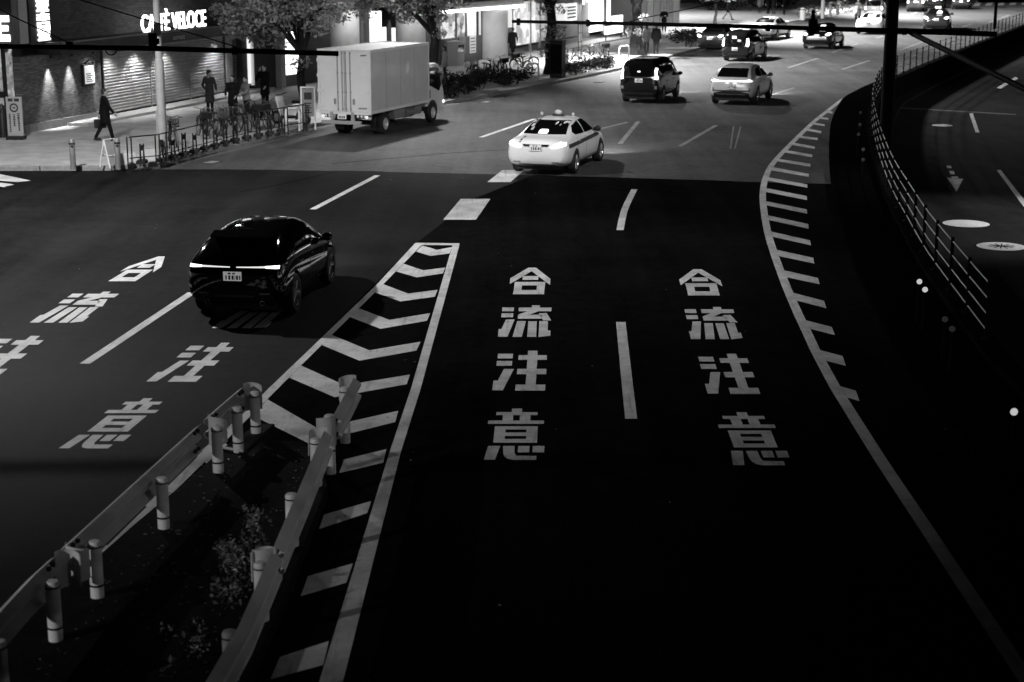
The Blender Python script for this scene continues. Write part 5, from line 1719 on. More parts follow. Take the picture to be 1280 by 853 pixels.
# ---- farther cars
far_tail = [[(.50, .84), (.66, .80), (.80, .86), (.80, .94), (.64, .95)]]
r_ = (G(873, 62) + G(908, 63)) / 2
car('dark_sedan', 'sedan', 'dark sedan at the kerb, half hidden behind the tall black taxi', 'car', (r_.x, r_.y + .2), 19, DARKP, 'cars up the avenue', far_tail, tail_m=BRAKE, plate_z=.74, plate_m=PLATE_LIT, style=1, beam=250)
r_ = (G(938, 49) + G(971, 51)) / 2
car('pale_sedan', 'sedan', 'pale grey sedan half hidden behind the long arm, just past the tall black taxi', 'car', (r_.x, r_.y + .2), 25, PEARLP, 'cars up the avenue', far_tail, tail_m=BRAKE, style=1, beam=250, scale=1.05)
def ex_dk(root, put, bvh, body):
    put('bumper_chrome', [(-.55, .56), (.6, .56), (.6, .74), (-.55, .74)], 'rear', CHROME, .014)
    put('window_patch', [(-.05, 1.2), (.3, 1.2), (.28, 1.34), (.0, 1.34)], 'rear', glow('window_patch_glow', 1.5), .014)  # glowing patch on the rear glass
r_ = (G(1006, 61) + G(1041, 62)) / 2
car('dark_taxi', 'sedan', 'black taxi sedan with shining rear bumper alone in the middle lane', 'taxi', (r_.x, r_.y + .2), 21, BLACKP, 'taxis', far_tail, tail_m=BRAKE, extras=ex_dk, style=1, beam=300, scale=1.08)
def ex_wh(root, put, bvh, body):
    put('window_patch', [(-.2, 1.15), (.3, 1.15), (.28, 1.3), (-.18, 1.3)], 'rear', glow('window_patch_glow', 1.5), .014)  # wide glowing patch on the rear glass
r_ = (G(1071, 43) + G(1104, 43.5)) / 2
car('white_sedan', 'sedan', 'bright white sedan with blazing brake lamps beside the black gantry pole', 'car', (r_.x, r_.y + .2), 22, WHITEP, 'cars up the avenue', far_tail, tail_m=BRAKE, extras=ex_wh, style=1, beam=250, scale=1.08)
def ex_gr(root, put, bvh, body):
    put('window_patch', [(-.05, 1.15), (.3, 1.12), (.35, 1.26), (.1, 1.34)], 'rear', glow('window_patch_glow', 1.5), .014)  # slanted glowing patch on the rear glass
    MB().box(0, .0, 1.51, .4, .16, .1).build('roof_lamp', ROOFL, root, bevel=.03)
r_ = (G(1153, 38) + G(1189, 39.5)) / 2
car('dark_grey_taxi', 'sedan', 'dark grey taxi with a roof lamp just right of the black gantry pole', 'taxi', (r_.x, r_.y + .2), 16, DARKP, 'taxis', far_tail, tail_m=BRAKE, extras=ex_gr, style=1, beam=250, scale=1.12)
for px0, px1, py, nm, kind, lab, pnt, hd in ((1133, 1156, 15, 'dark_van', 'minivan', 'far dark van cut by the top edge, directly right of the gantry pole', DARKP, 18),
                                   (1160, 1176, 10.5, 'dark_hatchback', 'crossover', 'small far dark hatchback between two other far cars at the top edge', BLACKP, 18),
                                   (1186, 1216, 12, 'dark_wagon', 'crossover', 'far dark wagon with glaring lamps nearest the distant zebra crossing', DARKP, 17),
                                   (1078, 1108, 24, 'grey_van', 'minivan', 'far grey van directly ahead of the bright white sedan', PEARLP, 20)):
    r_ = (G(px0, py) + G(px1, py)) / 2
    car(nm, kind, lab, 'car', (r_.x, r_.y), hd, pnt, 'cars up the avenue', [[(.62, .84), (.76, .84), (.76, 1.05), (.64, 1.1)]], tail_m=BRAKE, detail=False)

# ================================================================== box truck
BOXP = mat('truck_box_paint', .66, .45, noise=.06, scale=1.5)
BOXS = mat('truck_box_side', .5, .4, noise=.1, scale=1.2, coat=.3)
CABP = mat('truck_cab_paint', .62, .35, coat=.6)
tr_ = G(402, 158)
hd = R(20)
Lr = G(400, 165); Rr_ = G(484, 173)
truck = thing('box_truck', 'pale grey box truck parked at the kerb with its rear doors shut', 'truck', (-5.78, 58.35, 0), -R(21))
# local: rear face at y=0
bw_, bl, z0, z1 = 1.0, 4.95, .84, 2.97
mb = MB().b(-bw_, bw_, .04, bl, z0, z1)
cargo = mb.build('cargo_box', BOXS, truck, bevel=.015)
fr = MB()
for x0, x1, za, zb in ((-bw_ - .012, -bw_ + .07, z0 - .06, z1 + .03), (bw_ - .07, bw_ + .012, z0 - .06, z1 + .03)):
    fr.b(x0, x1, -.012, .06, za, zb)
fr.b(-bw_ + .07, bw_ - .07, -.012, .06, z1 - .03, z1 + .03); fr.b(-bw_ + .07, bw_ - .07, -.012, .06, z0 - .06, z0 + .04)
fr.build('rear_frame', BOXP, cargo, bevel=.006)
for s in (-1, 1):
    x0, x1 = (.012, bw_ - .072) if s > 0 else (-bw_ + .072, -.012)
    dr = MB().b(x0, x1, .0, .03, z0 + .045, z1 - .035).build('rear_door', BOXP, cargo, bevel=.006)
    bar = MB()
    for xb in ((.07, .24) if s > 0 else (-.07, -.24)):
        if abs(xb) < .1 or True:
            bar.cyl((xb, -.02, z0 + .05), (xb, -.02, z1 - .04), .016, n=8)
            for z in (z0 + .12, z0 + .7, z0 + 1.35, z1 - .1):
                bar.box(xb, -.012, z, .06, .02, .05)
    bar.build('lock_bar', mat('lock_steel', .35, .4, .5), dr)
    hg = MB()
    for k in range(4):
        z = z0 + .22 + k * .52
        hg.box(s * (bw_ - .11), -.012, z, .2, .02, .05); hg.box(s * (bw_ + .005), -.012, z, .05, .05, .11)
    hg.build('hinge', BOXP, dr)
    MB().box(s * .36, -.012, z0 + .38, .09, .016, .2).build('handle', mat('lock_steel', .35, .4, .5), dr, bevel=.01)
tx = MB()
for k in range(5): tx.box(.66 + k * .045, -.004, z1 - .17 + .004 * k, .035, .006, .05)
for k in range(6): tx.box(.55 + k * .055, -.004, z0 + .16, .04, .006, .05)
tx.build('door_lettering', mat('letter_grey', .12, .5), cargo)
rails_ = MB()
for s in (-1, 1):
    rails_.b(s * bw_, s * (bw_ + .014), .06, bl, z1 - .07, z1 + .028)
    rails_.b(s * bw_, s * (bw_ + .014), .06, bl, z0 - .03, z0 + .07)
    rails_.b(s * bw_, s * (bw_ + .016), bl - .05, bl + .01, z0 - .03, z1 + .028)
rails_.b(-bw_, bw_, bl, bl + .012, z1 - .06, z1 + .028)
rails_.build('corner_rail', BOXP, cargo)
ribs = MB()
for s in (-1, 1):
    for y in (1.25, 2.45, 3.65): ribs.b(s * bw_, s * (bw_ + .004), y - .008, y + .008, z0 + .08, z1 - .08)
ribs.build('panel_joint', mat('joint_grey', .3, .6), cargo)
marker = MB()
for y in (2.3, 3.4, 4.0): marker.box(bw_ + .008, y, 2.02, .012, .12, .02)
marker.build('side_marker', mat('marker_pale', .7, .2), cargo)
ch = MB()
for s in (-1, 1): ch.b(s * .30, s * .40, .1, 5.6, .62, .82)
ch.b(-.3, .3, .3, .4, .64, .8); ch.b(-.3, .3, 3, 3.1, .64, .8)
for y in (.5, 1.5, 2.5, 3.5, 4.5): ch.b(-.95, .95, y, y + .1, .80, .89)
ch.b(-.92, .92, .02, .1, .76, .90)
ch.build('chassis', TRIM, truck)
MB().cyl((-.75, 1.35, .38), (.75, 1.35, .38), .09, n=10).build('rear_axle', TRIM, truck)
MB().b(-.9, .62, -.05, .07, .44, .56).build('rear_bumper', mat('bumper_grey', .3, .5), truck, bevel=.01)
mb = MB()
for x in (-.5, .3): mb.b(x - .06, x + .06, -.02, .08, .56, .86)
mb.build('bumper_bracket', mat('bumper_grey', .3, .5), truck)
for s in (-1, 1):
    h_ = MB().b(s * .62 - .2, s * .62 + .2, .0, .06, .66, .79).build('tail_lamp', TRIM, truck, bevel=.01)
    mb = MB()
    for dx in (-.12, 0.02, .14): mb.lathe([(.001, -.012), (.042, -.01), (.048, .0), (.001, .0)], 14, axis='y', c=(s * .62 + dx, -.001, .725))
    mb.build('lens', mat('lens_pale', .7, .2), h_)
    MB().lathe([(.001, -.02), (.055, -.016), (.06, 0), (.001, 0)], 14, axis='y', c=(s * .84, -.001, .70)).build('reflector', glow('reflector_glow_soft', .6), h_)  # reflector's shine given as emission, it is no lamp
p = MB().box(-.1, -.02, .70, .33, .02, .165).build('number_plate', PLATE, truck)
mb = MB()
for dx, w_ in ((-.1, .04), (-.04, .04), (.03, .04), (.09, .04)): mb.box(-.1 + dx, -.032, .685, w_, .004, .08)
mb.build('plate_characters', INK, p)
mb = MB(); mb.b(.62, .95, 2.0, 2.9, .45, .78); mb.cyl((.78, 3.1, .58), (.78, 3.8, .58), .19, n=16); mb.b(.55, .9, 3.9, 4.5, .45, .75)
mb.build('side_tank', mat('tank_grey', .18, .4, .3), truck, bevel=.02)
MB().b(-.95, -.62, 2.0, 3.2, .45, .78).build('side_box', TRIM, truck, bevel=.02)
for y, r, xs in ((1.35, .37, (-.82, -.60, .60, .82)), (5.55, .37, (-.80, .80))):
    for x in xs:
        wh = thing('wheel', None, None, (x, y, r)); wh.parent = truck
        w = .10
        MB().lathe([(r * .58, -w), (r * .94, -w), (r, -w * .7), (r, w * .7), (r * .94, w), (r * .58, w)], 36, axis='x').build('tyre', TYRE, wh, smooth=True)
        s = 1 if x > 0 else -1
        MB().lathe([(.001, s * .04), (r * .28, s * .05), (r * .3, s * .085), (r * .42, s * .07), (r * .5, s * .02), (r * .58, s * .09), (r * .6, s * .095), (r * .58, 0), (.001, 0)], 30, axis='x').build('rim', mat('steel_rim', .55, .4, .3), wh, smooth=True)
# cab: a lofted shell with rounded edges
cabw = .86
prof = [(5.02, .62), (5.02, 1.6), (5.06, 2.05), (5.16, 2.16), (5.9, 2.18), (6.18, 2.12), (6.34, 1.75), (6.62, 1.18), (6.68, 1.05), (6.70, .62), (6.66, .42), (6.2, .40), (6.05, .62)]
vs = [(-cabw, y, z) for y, z in prof] + [(cabw, y, z) for y, z in prof]
n = len(prof)
cab = MB().add(vs, [tuple(range(n)), tuple(range(2 * n - 1, n - 1, -1))] + [(i, (i + 1) % n, n + (i + 1) % n, n + i) for i in range(n)])
cab_o = cab.build('cab', CABP, truck, bevel=.05)
dg = bpy.context.evaluated_depsgraph_get()
cb = BVHTree.FromObject(cab_o, dg)
def cput(nm, poly, ax, m, off=.006, parent=cab_o):
    me = car_patch(cb, poly, ax, off, 4); me.materials.append(m); return link(nm, me, parent)
for ax in ('right', 'left'):
    cput('side_window', [(5.2, 1.38), (5.42, 1.36), (6.2, 1.12), (6.42, 1.35), (6.22, 1.93), (6.05, 2.0), (5.2, 2.0)], ax, GLASSM)
    cput('door_seam', [(5.14, .66), (5.16, .66), (5.16, 2.05), (5.14, 2.05)], ax, TRIM, .003)
    cput('door_handle', [(5.26, .92), (5.36, .92), (5.36, 1.22), (5.26, 1.22)], ax, TRIM, .02)
    cput('visor', [(5.2, 1.90), (6.1, 1.90), (6.0, 2.02), (5.2, 2.04)], ax, mat('visor_grey', .08, .3), .014)
cput('windscreen', [(-.74, 1.2), (.74, 1.2), (.68, 2.02), (-.68, 2.02)], 'front', GLASSM)
for s in (1, -1):
    cput('headlight', [(s * .62 - .16, .68), (s * .62 + .16, .68), (s * .62 + .16, .86), (s * .62 - .16, .86)], 'front', LAMPG, .01)
    mo = MB().box(s * 1.02, 6.35, 1.5, .1, .06, .32).build('wing_mirror', TRIM, truck, bevel=.02)
    MB().tube([(s * .86, 6.3, 1.75), (s * 1.02, 6.36, 1.75), (s * 1.02, 6.36, 1.6)], .014, 6).build('mirror_arm', TRIM, mo)
    # front arch
    ar = MB()
    for k in range(10):
        a0, a1 = math.pi * k / 10, math.pi * (k + 1) / 10
        pts = [(5.55 + r_ * math.cos(a), .37 + r_ * math.sin(a)) for a, r_ in ((a0, .36), (a1, .36), (a1, .47), (a0, .47))]
        x0, x1 = sorted((s * .70, s * (cabw + .012)))
        ar.add([(x0, y, z) for y, z in pts] + [(x1, y, z) for y, z in pts], [(0, 1, 2, 3), (7, 6, 5, 4), (0, 4, 5, 1), (1, 5, 6, 2), (2, 6, 7, 3), (3, 7, 4, 0)])
    ar.build('wheel_arch', TRIM, cab_o)
MB().b(-.80, .80, 5.08, 6.0, .45, .70).build('cab_floor', TRIM, truck)
MB().b(-.84, .84, 6.1, 6.74, .34, .56).build('front_bumper', CABP, truck, bevel=.03)
MB().box(.875, 6.60, .70, .02, .1, .08).build('indicator', glow('indicator_lit', 4.0), truck)
# ================================================================== street trees
BARK = mat('bark', .022, .9, spec=.1, noise=.5, scale=8, bump=.6, bscale=14)
LEAFT = mat('tree_leaf', .26, .55, noise=.6, scale=2.2)
def street_tree(x, y, label, r, h_split, crown, n, seed, size=.085, sprigs=0, lean=0.0):
    rg = random.Random(seed)
    t = thing('street_tree', label, 'tree', (x, y, SW), 0, 'street trees along the pavement')
    pts, rs = [], []
    for k in range(7):
        f = k / 6
        pts.append((lean * f + .06 * math.sin(k * 1.7 + seed), .05 * math.cos(k * 2.1 + seed), h_split * f - .05))
        rs.append(r * (1.35 - .45 * min(1, f * 3) - .25 * f))
    MB().tube(pts, rs, 14).build('trunk', BARK, t, smooth=True)
    top = Vector(pts[-1])
    limbs, fol = MB(), MB()
    cx, cy, cz, rx, ry, rz_ = crown
    tips = []
    for k in range(9):
        a = 2 * math.pi * k / 9 + rg.uniform(-.3, .3)
        q = Vector((cx + rx * .75 * math.cos(a) * rg.uniform(.5, 1), cy + ry * .75 * math.sin(a) * rg.uniform(.5, 1), cz + rz_ * rg.uniform(-.45, .6)))
        m_ = top.lerp(q, .5) + Vector((rg.uniform(-.2, .2), rg.uniform(-.2, .2), .35))
        limbs.tube([top - Vector((0, 0, .25)), m_, q], [r * .42, r * .24, .02], 7)
        tips.append(q); tips.append(m_)
        for j in range(3):
            q2 = q + Vector((rg.uniform(-1, 1), rg.uniform(-1, 1), rg.uniform(-.7, .6))) * .75
            limbs.tube([m_.lerp(q, .6), q2], [.035, .01], 5)
            tips.append(q2)
    limbs.build('limbs', BARK, t, smooth=True)
    per = n // (len(tips) + 26)
    blobs = [(p, rg.uniform(.45, .8)) for p in tips]
    for _ in range(26):
        while True:
            u = Vector((rg.uniform(-1, 1), rg.uniform(-1, 1), rg.uniform(-1, 1)))
            if .55 < u.length < 1: break
        blobs.append((Vector((cx + u.x * rx, cy + u.y * ry, cz + u.z * rz_)), rg.uniform(.3, .62)))
    for p, b_ in blobs:
        leaf_cloud(fol, p, (b_, b_, b_ * .7), per, size, rg)
    for k in range(sprigs):
        z = rg.uniform(.9, h_split)
        a = rg.uniform(0, 6.28)
        leaf_cloud(fol, (pts[0][0] + math.cos(a) * r * 1.5, math.sin(a) * r * 1.5, z), (.32, .32, .26), 60, size * .85, rg)
    fol.build('crown', LEAFT, t, recalc=False)
    return t
street_tree(-7.72, 62.3, 'leafy street tree at the rear corner of the parked truck, with the fullest lit crown', .2, 2.7, (-.7, 0, 4.2, 2.5, 2.2, 2.1), 9000, 11, sprigs=2)
street_tree(-3.25, 70.9, 'dark trunked street tree just past the cab of the parked truck', .27, 3.0, (-1.2, .2, 4.65, 2.7, 2.3, 1.9), 7500, 12, sprigs=3)
street_tree(1.95, 85.2, 'street tree with leafy sprigs down its dark trunk, before the glazed shop wall', .33, 3.4, (.0, 0, 5.0, 2.6, 2.3, 1.9), 6500, 13, sprigs=11)
street_tree(7.3, 99.6, 'street tree right of the bright shop door, above the black minivan', .42, 3.0, (.1, 0, 4.6, 2.7, 2.4, 2.0), 6500, 14, size=.1, sprigs=6)
street_tree(16.2, 136, 'slender pale leaved young tree beyond the square clipped hedge', .14, 1.9, (.2, 0, 3.3, 2.4, 1.9, 1.5), 3600, 15, size=.12)
# dark bushes and hedges
def bush(name, label, x, y, rx, ry, h, n, seed, size=.06, group=None, m=None, z=SW):
    rg = random.Random(seed)
    t = thing(name, label, 'hedge' if 'hedge' in name else 'shrub', (x, y, z), -R(22), group)
    mb = MB()
    for _ in range(10):
        leaf_cloud(mb, (rg.uniform(-.7, .7) * rx, rg.uniform(-.7, .7) * ry, h * rg.uniform(.3, .75)), (rx * .5, ry * .5, h * .35), n // 10, size, rg)
    mb.build('foliage', m or LEAF_D, t, recalc=False)
    st = MB()
    for k in range(7):
        a = rg.uniform(0, 6.28); st.tube([(rx * .3 * math.cos(a), ry * .3 * math.sin(a), -.03), (rx * .6 * math.cos(a), ry * .6 * math.sin(a), h * .6)], [.025, .008], 5)
    st.build('stem', BARK, t)
    return t
hg = G(857, 60, SW)
bush('hedge', 'dark clipped hedge in a square planter behind the dark sedan', hg.x + .2, hg.y + 1.2, .95, 1.2, 1.15, 2600, 21)
for k, (px, py, rx, ry, h, n, lab) in enumerate(((566, 122, .7, 1.3, 1.15, 2200, 'tall dark bush directly beyond the truck cab'), (596, 112, .6, 1.9, .9, 2200, 'low dark bush under the bicycles left of the trunk with leafy sprigs'),
                                                  (640, 106, .55, 1.9, .75, 2000, 'low dark bush at the foot of the round white column'), (722, 93, .6, 2.4, .8, 2200, 'low dark bush below the four panel notice stand'),
                                                  (752, 86, .6, 2.2, .7, 2000, 'low dark bush behind the roof of the black minivan'))):
    g = G(px, py, SW)
    bush('bush', lab, g.x, g.y, rx, ry, h, n, 30 + k, .055, 'bushes in the kerbside strip')
for k, (x, y, rx, h, lab) in enumerate(((20, 165, 3.4, 2.2, 'wide dark bush against the far grey panels, behind the young tree'), (26, 170, 3.0, 2.0, 'dark far bush beside the people crossing'))):
    bush('bush', lab, x, y, rx, 1.6, h, 1500, 50 + k, .14, 'bushes by the far building')

# ================================================================== bicycles
BIKEF = mat('bicycle_frame', .008, .5, spec=.2)
BIKES_ = mat('bicycle_silver', .14, .35, .5)
def make_bike(label, light=False, basket=True):
    t = thing('bicycle', label, 'bicycle', (0, 0, 0), 0, 'bicycles parked along the kerb')
    fm = BIKES_ if light else BIKEF
    r = .33
    for y in (-.53, .55):
        w = thing('wheel', None, None, (0, y, r)); w.parent = t
        MB().lathe([(r + .018 * math.cos(a), .018 * math.sin(a)) for a in [k * math.pi / 3 for k in range(6)]], 30, axis='x').build('tyre', TYRE, w, smooth=True)
        sp = MB()
        for k in range(14):
            a = 2 * math.pi * k / 14
            sp.tube([(.02 * (-1) ** k, 0, 0), (0, r * math.cos(a), r * math.sin(a))], .003, 4, caps=False)
        sp.lathe([(r - .03, -.01), (r - .014, -.01), (r - .014, .01), (r - .03, .01)], 30, axis='x')
        sp.build('rim', BIKES_, w)
    f = MB()
    f.tube([(0, .40, .78), (0, .36, .60), (0, -.02, .33), (0, -.12, .42)], .026, 7)
    f.tube([(0, -.04, .30), (0, -.20, .82)], .024, 7)
    f.tube([(0, .38, .66), (0, -.12, .52)], .022, 7)
    for s in (-.05, .05):
        f.tube([(s, -.04, .30), (s, -.53, .33)], .011, 6); f.tube([(s * .6, -.17, .66), (s, -.53, .33)], .009, 6)
        f.tube([(s * .8, .42, .62), (s, .55, .33)], .012, 6)
    f.tube([(0, .37, .60), (0, .345, .92)], .016, 7)
    f.build('frame', fm, t)
    MB().tube([(-.28, .12, .98), (-.22, .24, 1.0), (-.06, .345, .94), (.06, .345, .94), (.22, .24, 1.0), (.28, .12, .98)], .013, 7).build('handlebar', BIKES_, t, smooth=True)
    MB().add([(-.02, .06, .86), (.02, .06, .86), (.1, -.3, .88), (-.1, -.3, .88), (-.02, .06, .82), (.02, .06, .82), (.09, -.3, .82), (-.09, -.3, .82)], [(0, 1, 2, 3), (7, 6, 5, 4), (0, 4, 5, 1), (1, 5, 6, 2), (2, 6, 7, 3), (3, 7, 4, 0)]).build('saddle', TRIM, t, bevel=.02)
    for y, a0, a1 in ((-.53, 10, 190), (.55, 20, 150)):
        mg = MB()
        for s in (-.03, .03):
            mg.tube([(s, y + (r + .035) * math.cos(R(a)), r + (r + .035) * math.sin(R(a))) for a in range(a0, a1 + 1, 20)], .006, 4)
        vs = []
        A = list(range(a0, a1 + 1, 15))
        for a in A: vs += [(-.03, y + (r + .035) * math.cos(R(a)), r + (r + .035) * math.sin(R(a))), (.03, y + (r + .035) * math.cos(R(a)), r + (r + .035) * math.sin(R(a)))]
        mg.add(vs, [(2 * i, 2 * i + 1, 2 * i + 3, 2 * i + 2) for i in range(len(A) - 1)])
        mg.build('mudguard', fm, t)
    MB().tube([(-.09, -.14, .30), (-.09, .0, .22), (-.09, .0, .22), (.09, -.02, .34), (.09, -.12, .42)], .01, 5).build('crank', BIKES_, t)
    MB().tube([(.06, -.5, .32), (.2, -.46, .01)], .01, 5).build('kickstand', BIKES_, t)
    if basket:
        b = MB()
        for z in (.66, .73, .80, .88): b.tube([(-.15, .47, z), (.15, .47, z), (.17, .78, z), (-.17, .78, z), (-.15, .47, z)], .006, 4)
        for k in range(7):
            x = -.15 + .05 * k
            b.tube([(x, .48, .66), (x, .47, .9)], .004, 4); b.tube([(x * 1.1, .74, .66), (x * 1.1, .78, .9)], .004, 4)
        for k in range(5):
            y = .5 + .065 * k
            for s in (-.155, .155): b.tube([(s, y, .66), (s * 1.07, y, .9)], .004, 4)
            b.tube([(-.15, y, .66), (.15, y, .66)], .004, 4)
        b.build('basket', BIKES_ if not light else BIKEF, t)
    else:
        rk = MB()
        for s in (-.07, .07): rk.tube([(s, -.2, .70), (s, -.85, .70)], .008, 5); rk.tube([(s, -.8, .70), (s, -.53, .34)], .006, 5)
        rk.box(0, -.55, .80, .34, .36, .2)
        rk.build('rear_basket', BIKEF, t)
    return t
protoA = make_bike('x', False, True)
protoB = make_bike('x', True, True)
protoC = make_bike('x', False, False)
used = set()
def put_bike(proto, px, py, rz, label, tilt=0.0):
    g = G(px, py, SW)
    o = proto if proto.name not in used else copy_tree(proto)
    used.add(proto.name)
    o.location = (g.x, g.y, SW)
    o.rotation_euler = (0, R(tilt), R(rz))
    o['label'] = label
    return o
put_bike(protoA, 212, 184, 10, 'dark bicycle with a wire basket right behind the grey lighting pole', 4)
put_bike(protoB, 222, 187, 14, 'silver framed bicycle with a basket, second from the grey lighting pole', -4)
put_bike(protoC, 252, 172, 22, 'dark bicycle alone in the middle of the kerbside rack', 5)
put_bike(protoA, 288, 168, 160, 'dark bicycle with a black front bag before the man in the black coat', -5)
put_bike(protoB, 307, 163, 205, 'silver bicycle before the woman in the pale jacket', 8)
put_bike(protoC, 327, 160, 30, 'dark bicycle with a rear basket before the man touching his face', -6)
put_bike(protoA, 338, 158, 200, 'dark bicycle between the man touching his face and the white scooter', 7)
put_bike(protoB, 264, 172, 25, 'silver framed bicycle right of the lone dark one in the kerbside rack', 6)
put_bike(protoA, 276, 169, 195, 'dark bicycle at the knees of the man in the black coat', -6)
put_bike(protoC, 318, 161, 15, 'dark bicycle with rear basket between the pale jacket and the man touching his face', 5)
for k, (px, py, pr, rz) in enumerate(((590, 104, protoA, 20), (604, 101, protoB, 35), (616, 98, protoA, 200), (629, 95, protoC, 15), (655, 88, protoC, -60), (652, 92, protoA, 40))):
    put_bike(pr, px, py, rz, ('dark bicycle nearest the truck in the row before the lit shop', 'silver bicycle second in the row before the lit shop', 'dark bicycle third in the row before the lit shop, turned round',
                              'dark bicycle with rear basket before the round white column', 'dark bicycle with a big rear basket, side on, left of the sprigged trunk', 'dark bicycle at the white hoop barrier left of the trunk with leafy sprigs')[k], (-1) ** k * 5)
for k, (px, py, pr, rz) in enumerate(((712, 84, protoA, 30), (726, 81, protoB, 15), (740, 78, protoA, 210), (754, 74, protoC, 20))):
    put_bike(pr, px, py, rz, ('dark bicycle left of the four panel notice stand', 'silver bicycle under the four panel notice stand', 'dark bicycle right of the four panel notice stand', 'dark bicycle with rear basket nearest the bright shop door')[k], (-1) ** k * 6)
for k, (px, py, pr, rz) in enumerate(((1008, 22, protoA, 60), (1014, 20, protoB, 70), (1021, 19, protoA, 50), (1034, 17, protoC, 65), (1041, 16, protoB, 60), (1050, 15, protoA, 75), (1057, 14, protoA, 55))):
    put_bike(pr, px, py, rz, ('far dark bicycle beside the wide pale bollard', 'far silver bicycle second beyond the wide pale bollard', 'far dark bicycle left of the tallest far bollard', 'far dark bicycle with rear basket right of the tallest far bollard',
                              'far silver bicycle between two slim bollards', 'far dark bicycle right of the slim bollards', 'farthest dark bicycle at the end of the far row')[k], (-1) ** k * 5)

# motor scooter under a pale cover and white hoop barriers
sc = G(362, 158, SW)
scooter = thing('motor_scooter', 'pale motor scooter leaning behind the white hoop barriers beside the truck', 'scooter', (sc.x, sc.y + .5, SW), R(62))
for y in (-.6, .62):
    w = MB().lathe([(.14, -.05), (.22, -.06), (.25, -.03), (.25, .03), (.22, .06), (.14, .05)], 24, axis='x', c=(0, y, .25)).build('wheel', TYRE, scooter, smooth=True)
    MB().lathe([(.001, -.03), (.14, -.04), (.14, .04), (.001, .03)], 18, axis='x', c=(0, y, .25)).build('rim', RIMM, w)
bd = MB().add([(-.16, -.85, .62), (.16, -.85, .62), (.2, -.1, .58), (-.2, -.1, .58), (-.12, -.95, .80), (.12, -.95, .80), (.17, -.12, .74), (-.17, -.12, .74)], [(3, 2, 1, 0), (4, 5, 6, 7), (0, 1, 5, 4), (1, 2, 6, 5), (2, 3, 7, 6), (3, 0, 4, 7)])
bd.build('rear_body', WHITEP, scooter, bevel=.05)
MB().add([(-.2, .28, .25), (.2, .28, .25), (.22, .5, 1.02), (-.22, .5, 1.02), (-.2, .33, .25), (.2, .33, .25), (.2, .58, 1.0), (-.2, .58, 1.0)], [(3, 2, 1, 0), (4, 5, 6, 7), (0, 1, 5, 4), (1, 2, 6, 5), (2, 3, 7, 6), (3, 0, 4, 7)]).build('leg_shield', WHITEP, scooter, bevel=.04)
MB().b(-.16, .16, -.15, .36, .24, .33).build('footboard', TRIM, scooter, bevel=.02)
MB().b(-.15, .15, -.85, -.12, .78, .90).build('saddle', TRIM, scooter, bevel=.04)
MB().tube([(-.34, .42, 1.12), (-.1, .52, 1.06), (.1, .52, 1.06), (.34, .42, 1.12)], .016, 7).build('handlebar', TRIM, scooter)
MB().ball((0, .60, .98), (.12, .09, .1), 12).build('headlight', LAMPG, scooter, smooth=True)
MB().tube([(0, .5, .9), (0, .62, .28)], .03, 7).build('fork', TRIM, scooter)
WHITEP2 = mat('white_pipe', .8, .45)
def hoop(px0, px1, py, h, label):
    a, b = G(px0, py, SW), G(px1, py - 1.2, SW)
    t = thing('hoop_barrier', label, 'barrier', (a.x, a.y, SW), 0, 'white hoop barriers on the pavement')
    d = b - a
    pts = [(0, 0, 0), (0, 0, h - .15), (d.x * .08, d.y * .08, h - .04), (d.x * .2, d.y * .2, h), (d.x * .8, d.y * .8, h), (d.x * .92, d.y * .92, h - .04), (d.x, d.y, h - .15), (d.x, d.y, 0)]
    MB().tube(pts, .045, 10).build('hoop', WHITEP2, t, smooth=True)
    MB().tube([(0, 0, h * .45), (d.x, d.y, h * .45)], .035, 8).build('crossbar', WHITEP2, t)
hoop(358, 374.5, 165, .80, 'white hoop barrier beside the rear of the truck')
hoop(658, 673, 101.5, .80, 'white hoop barrier between the bicycles and the trunk with leafy sprigs')
hoop(774, 786, 74, .70, 'white hoop barrier at the kerb behind the black minivan')
# narrow notice board beside the truck
g = G(386, 162, SW)
nb = thing('notice_board', 'narrow grey notice board on a white frame just left of the truck', 'notice board', (g.x, g.y, SW), -R(5))
mb = MB()
for x in (-.24, .24): mb.b(x - .025, x + .025, -.02, .02, 0, 1.5)
mb.b(-.215, .215, -.02, .02, 1.45, 1.5)
mb.build('frame', WHITEP2, nb)
p = MB().b(-.2, .2, -.015, .015, .45, 1.42).build('board', mat('board_grey', .28, .5), nb)
mb = MB(); mb.b(-.14, .14, -.019, -.015, 1.05, 1.3)
for k in range(5): mb.b(-.15, .12 - .05 * (k % 2), -.019, -.015, .58 + .08 * k, .62 + .08 * k)
mb.build('notice_print', INK, p)

# ================================================================== low black bicycle fence along the kerb
def G2(px, py): return G(px, py, SW)
pf = thing('pipe_fence', 'low black pipe fence with bicycle stands along the kerb by the lighting pole', 'fence', (0, 0, 0))
fpost = [G2(163, 210), G2(198, 206.5), G2(295, 180), G2(358, 167), G2(381, 163)]
for p in fpost:
    for dx in (-.05, .05):
        MB().cyl((p.x + dx, p.y + dx, SW - .05), (p.x + dx, p.y + dx, SW + .92), .022, n=8).build('fence_post', BLACKW, pf)
mb = MB()
for a, b in zip(fpost, fpost[1:]):
    mb.tube([a + Vector((0, 0, .90)), b + Vector((0, 0, .90))], .02, 8)
mb.build('top_rail', BLACKW, pf)
mb = MB()
for a, b in zip(fpost, fpost[1:]):
    mb.tube([a + Vector((0, 0, .28)), b + Vector((0, 0, .28))], .016, 8)
mb.build('low_rail', BLACKW, pf)
rg = random.Random(5)
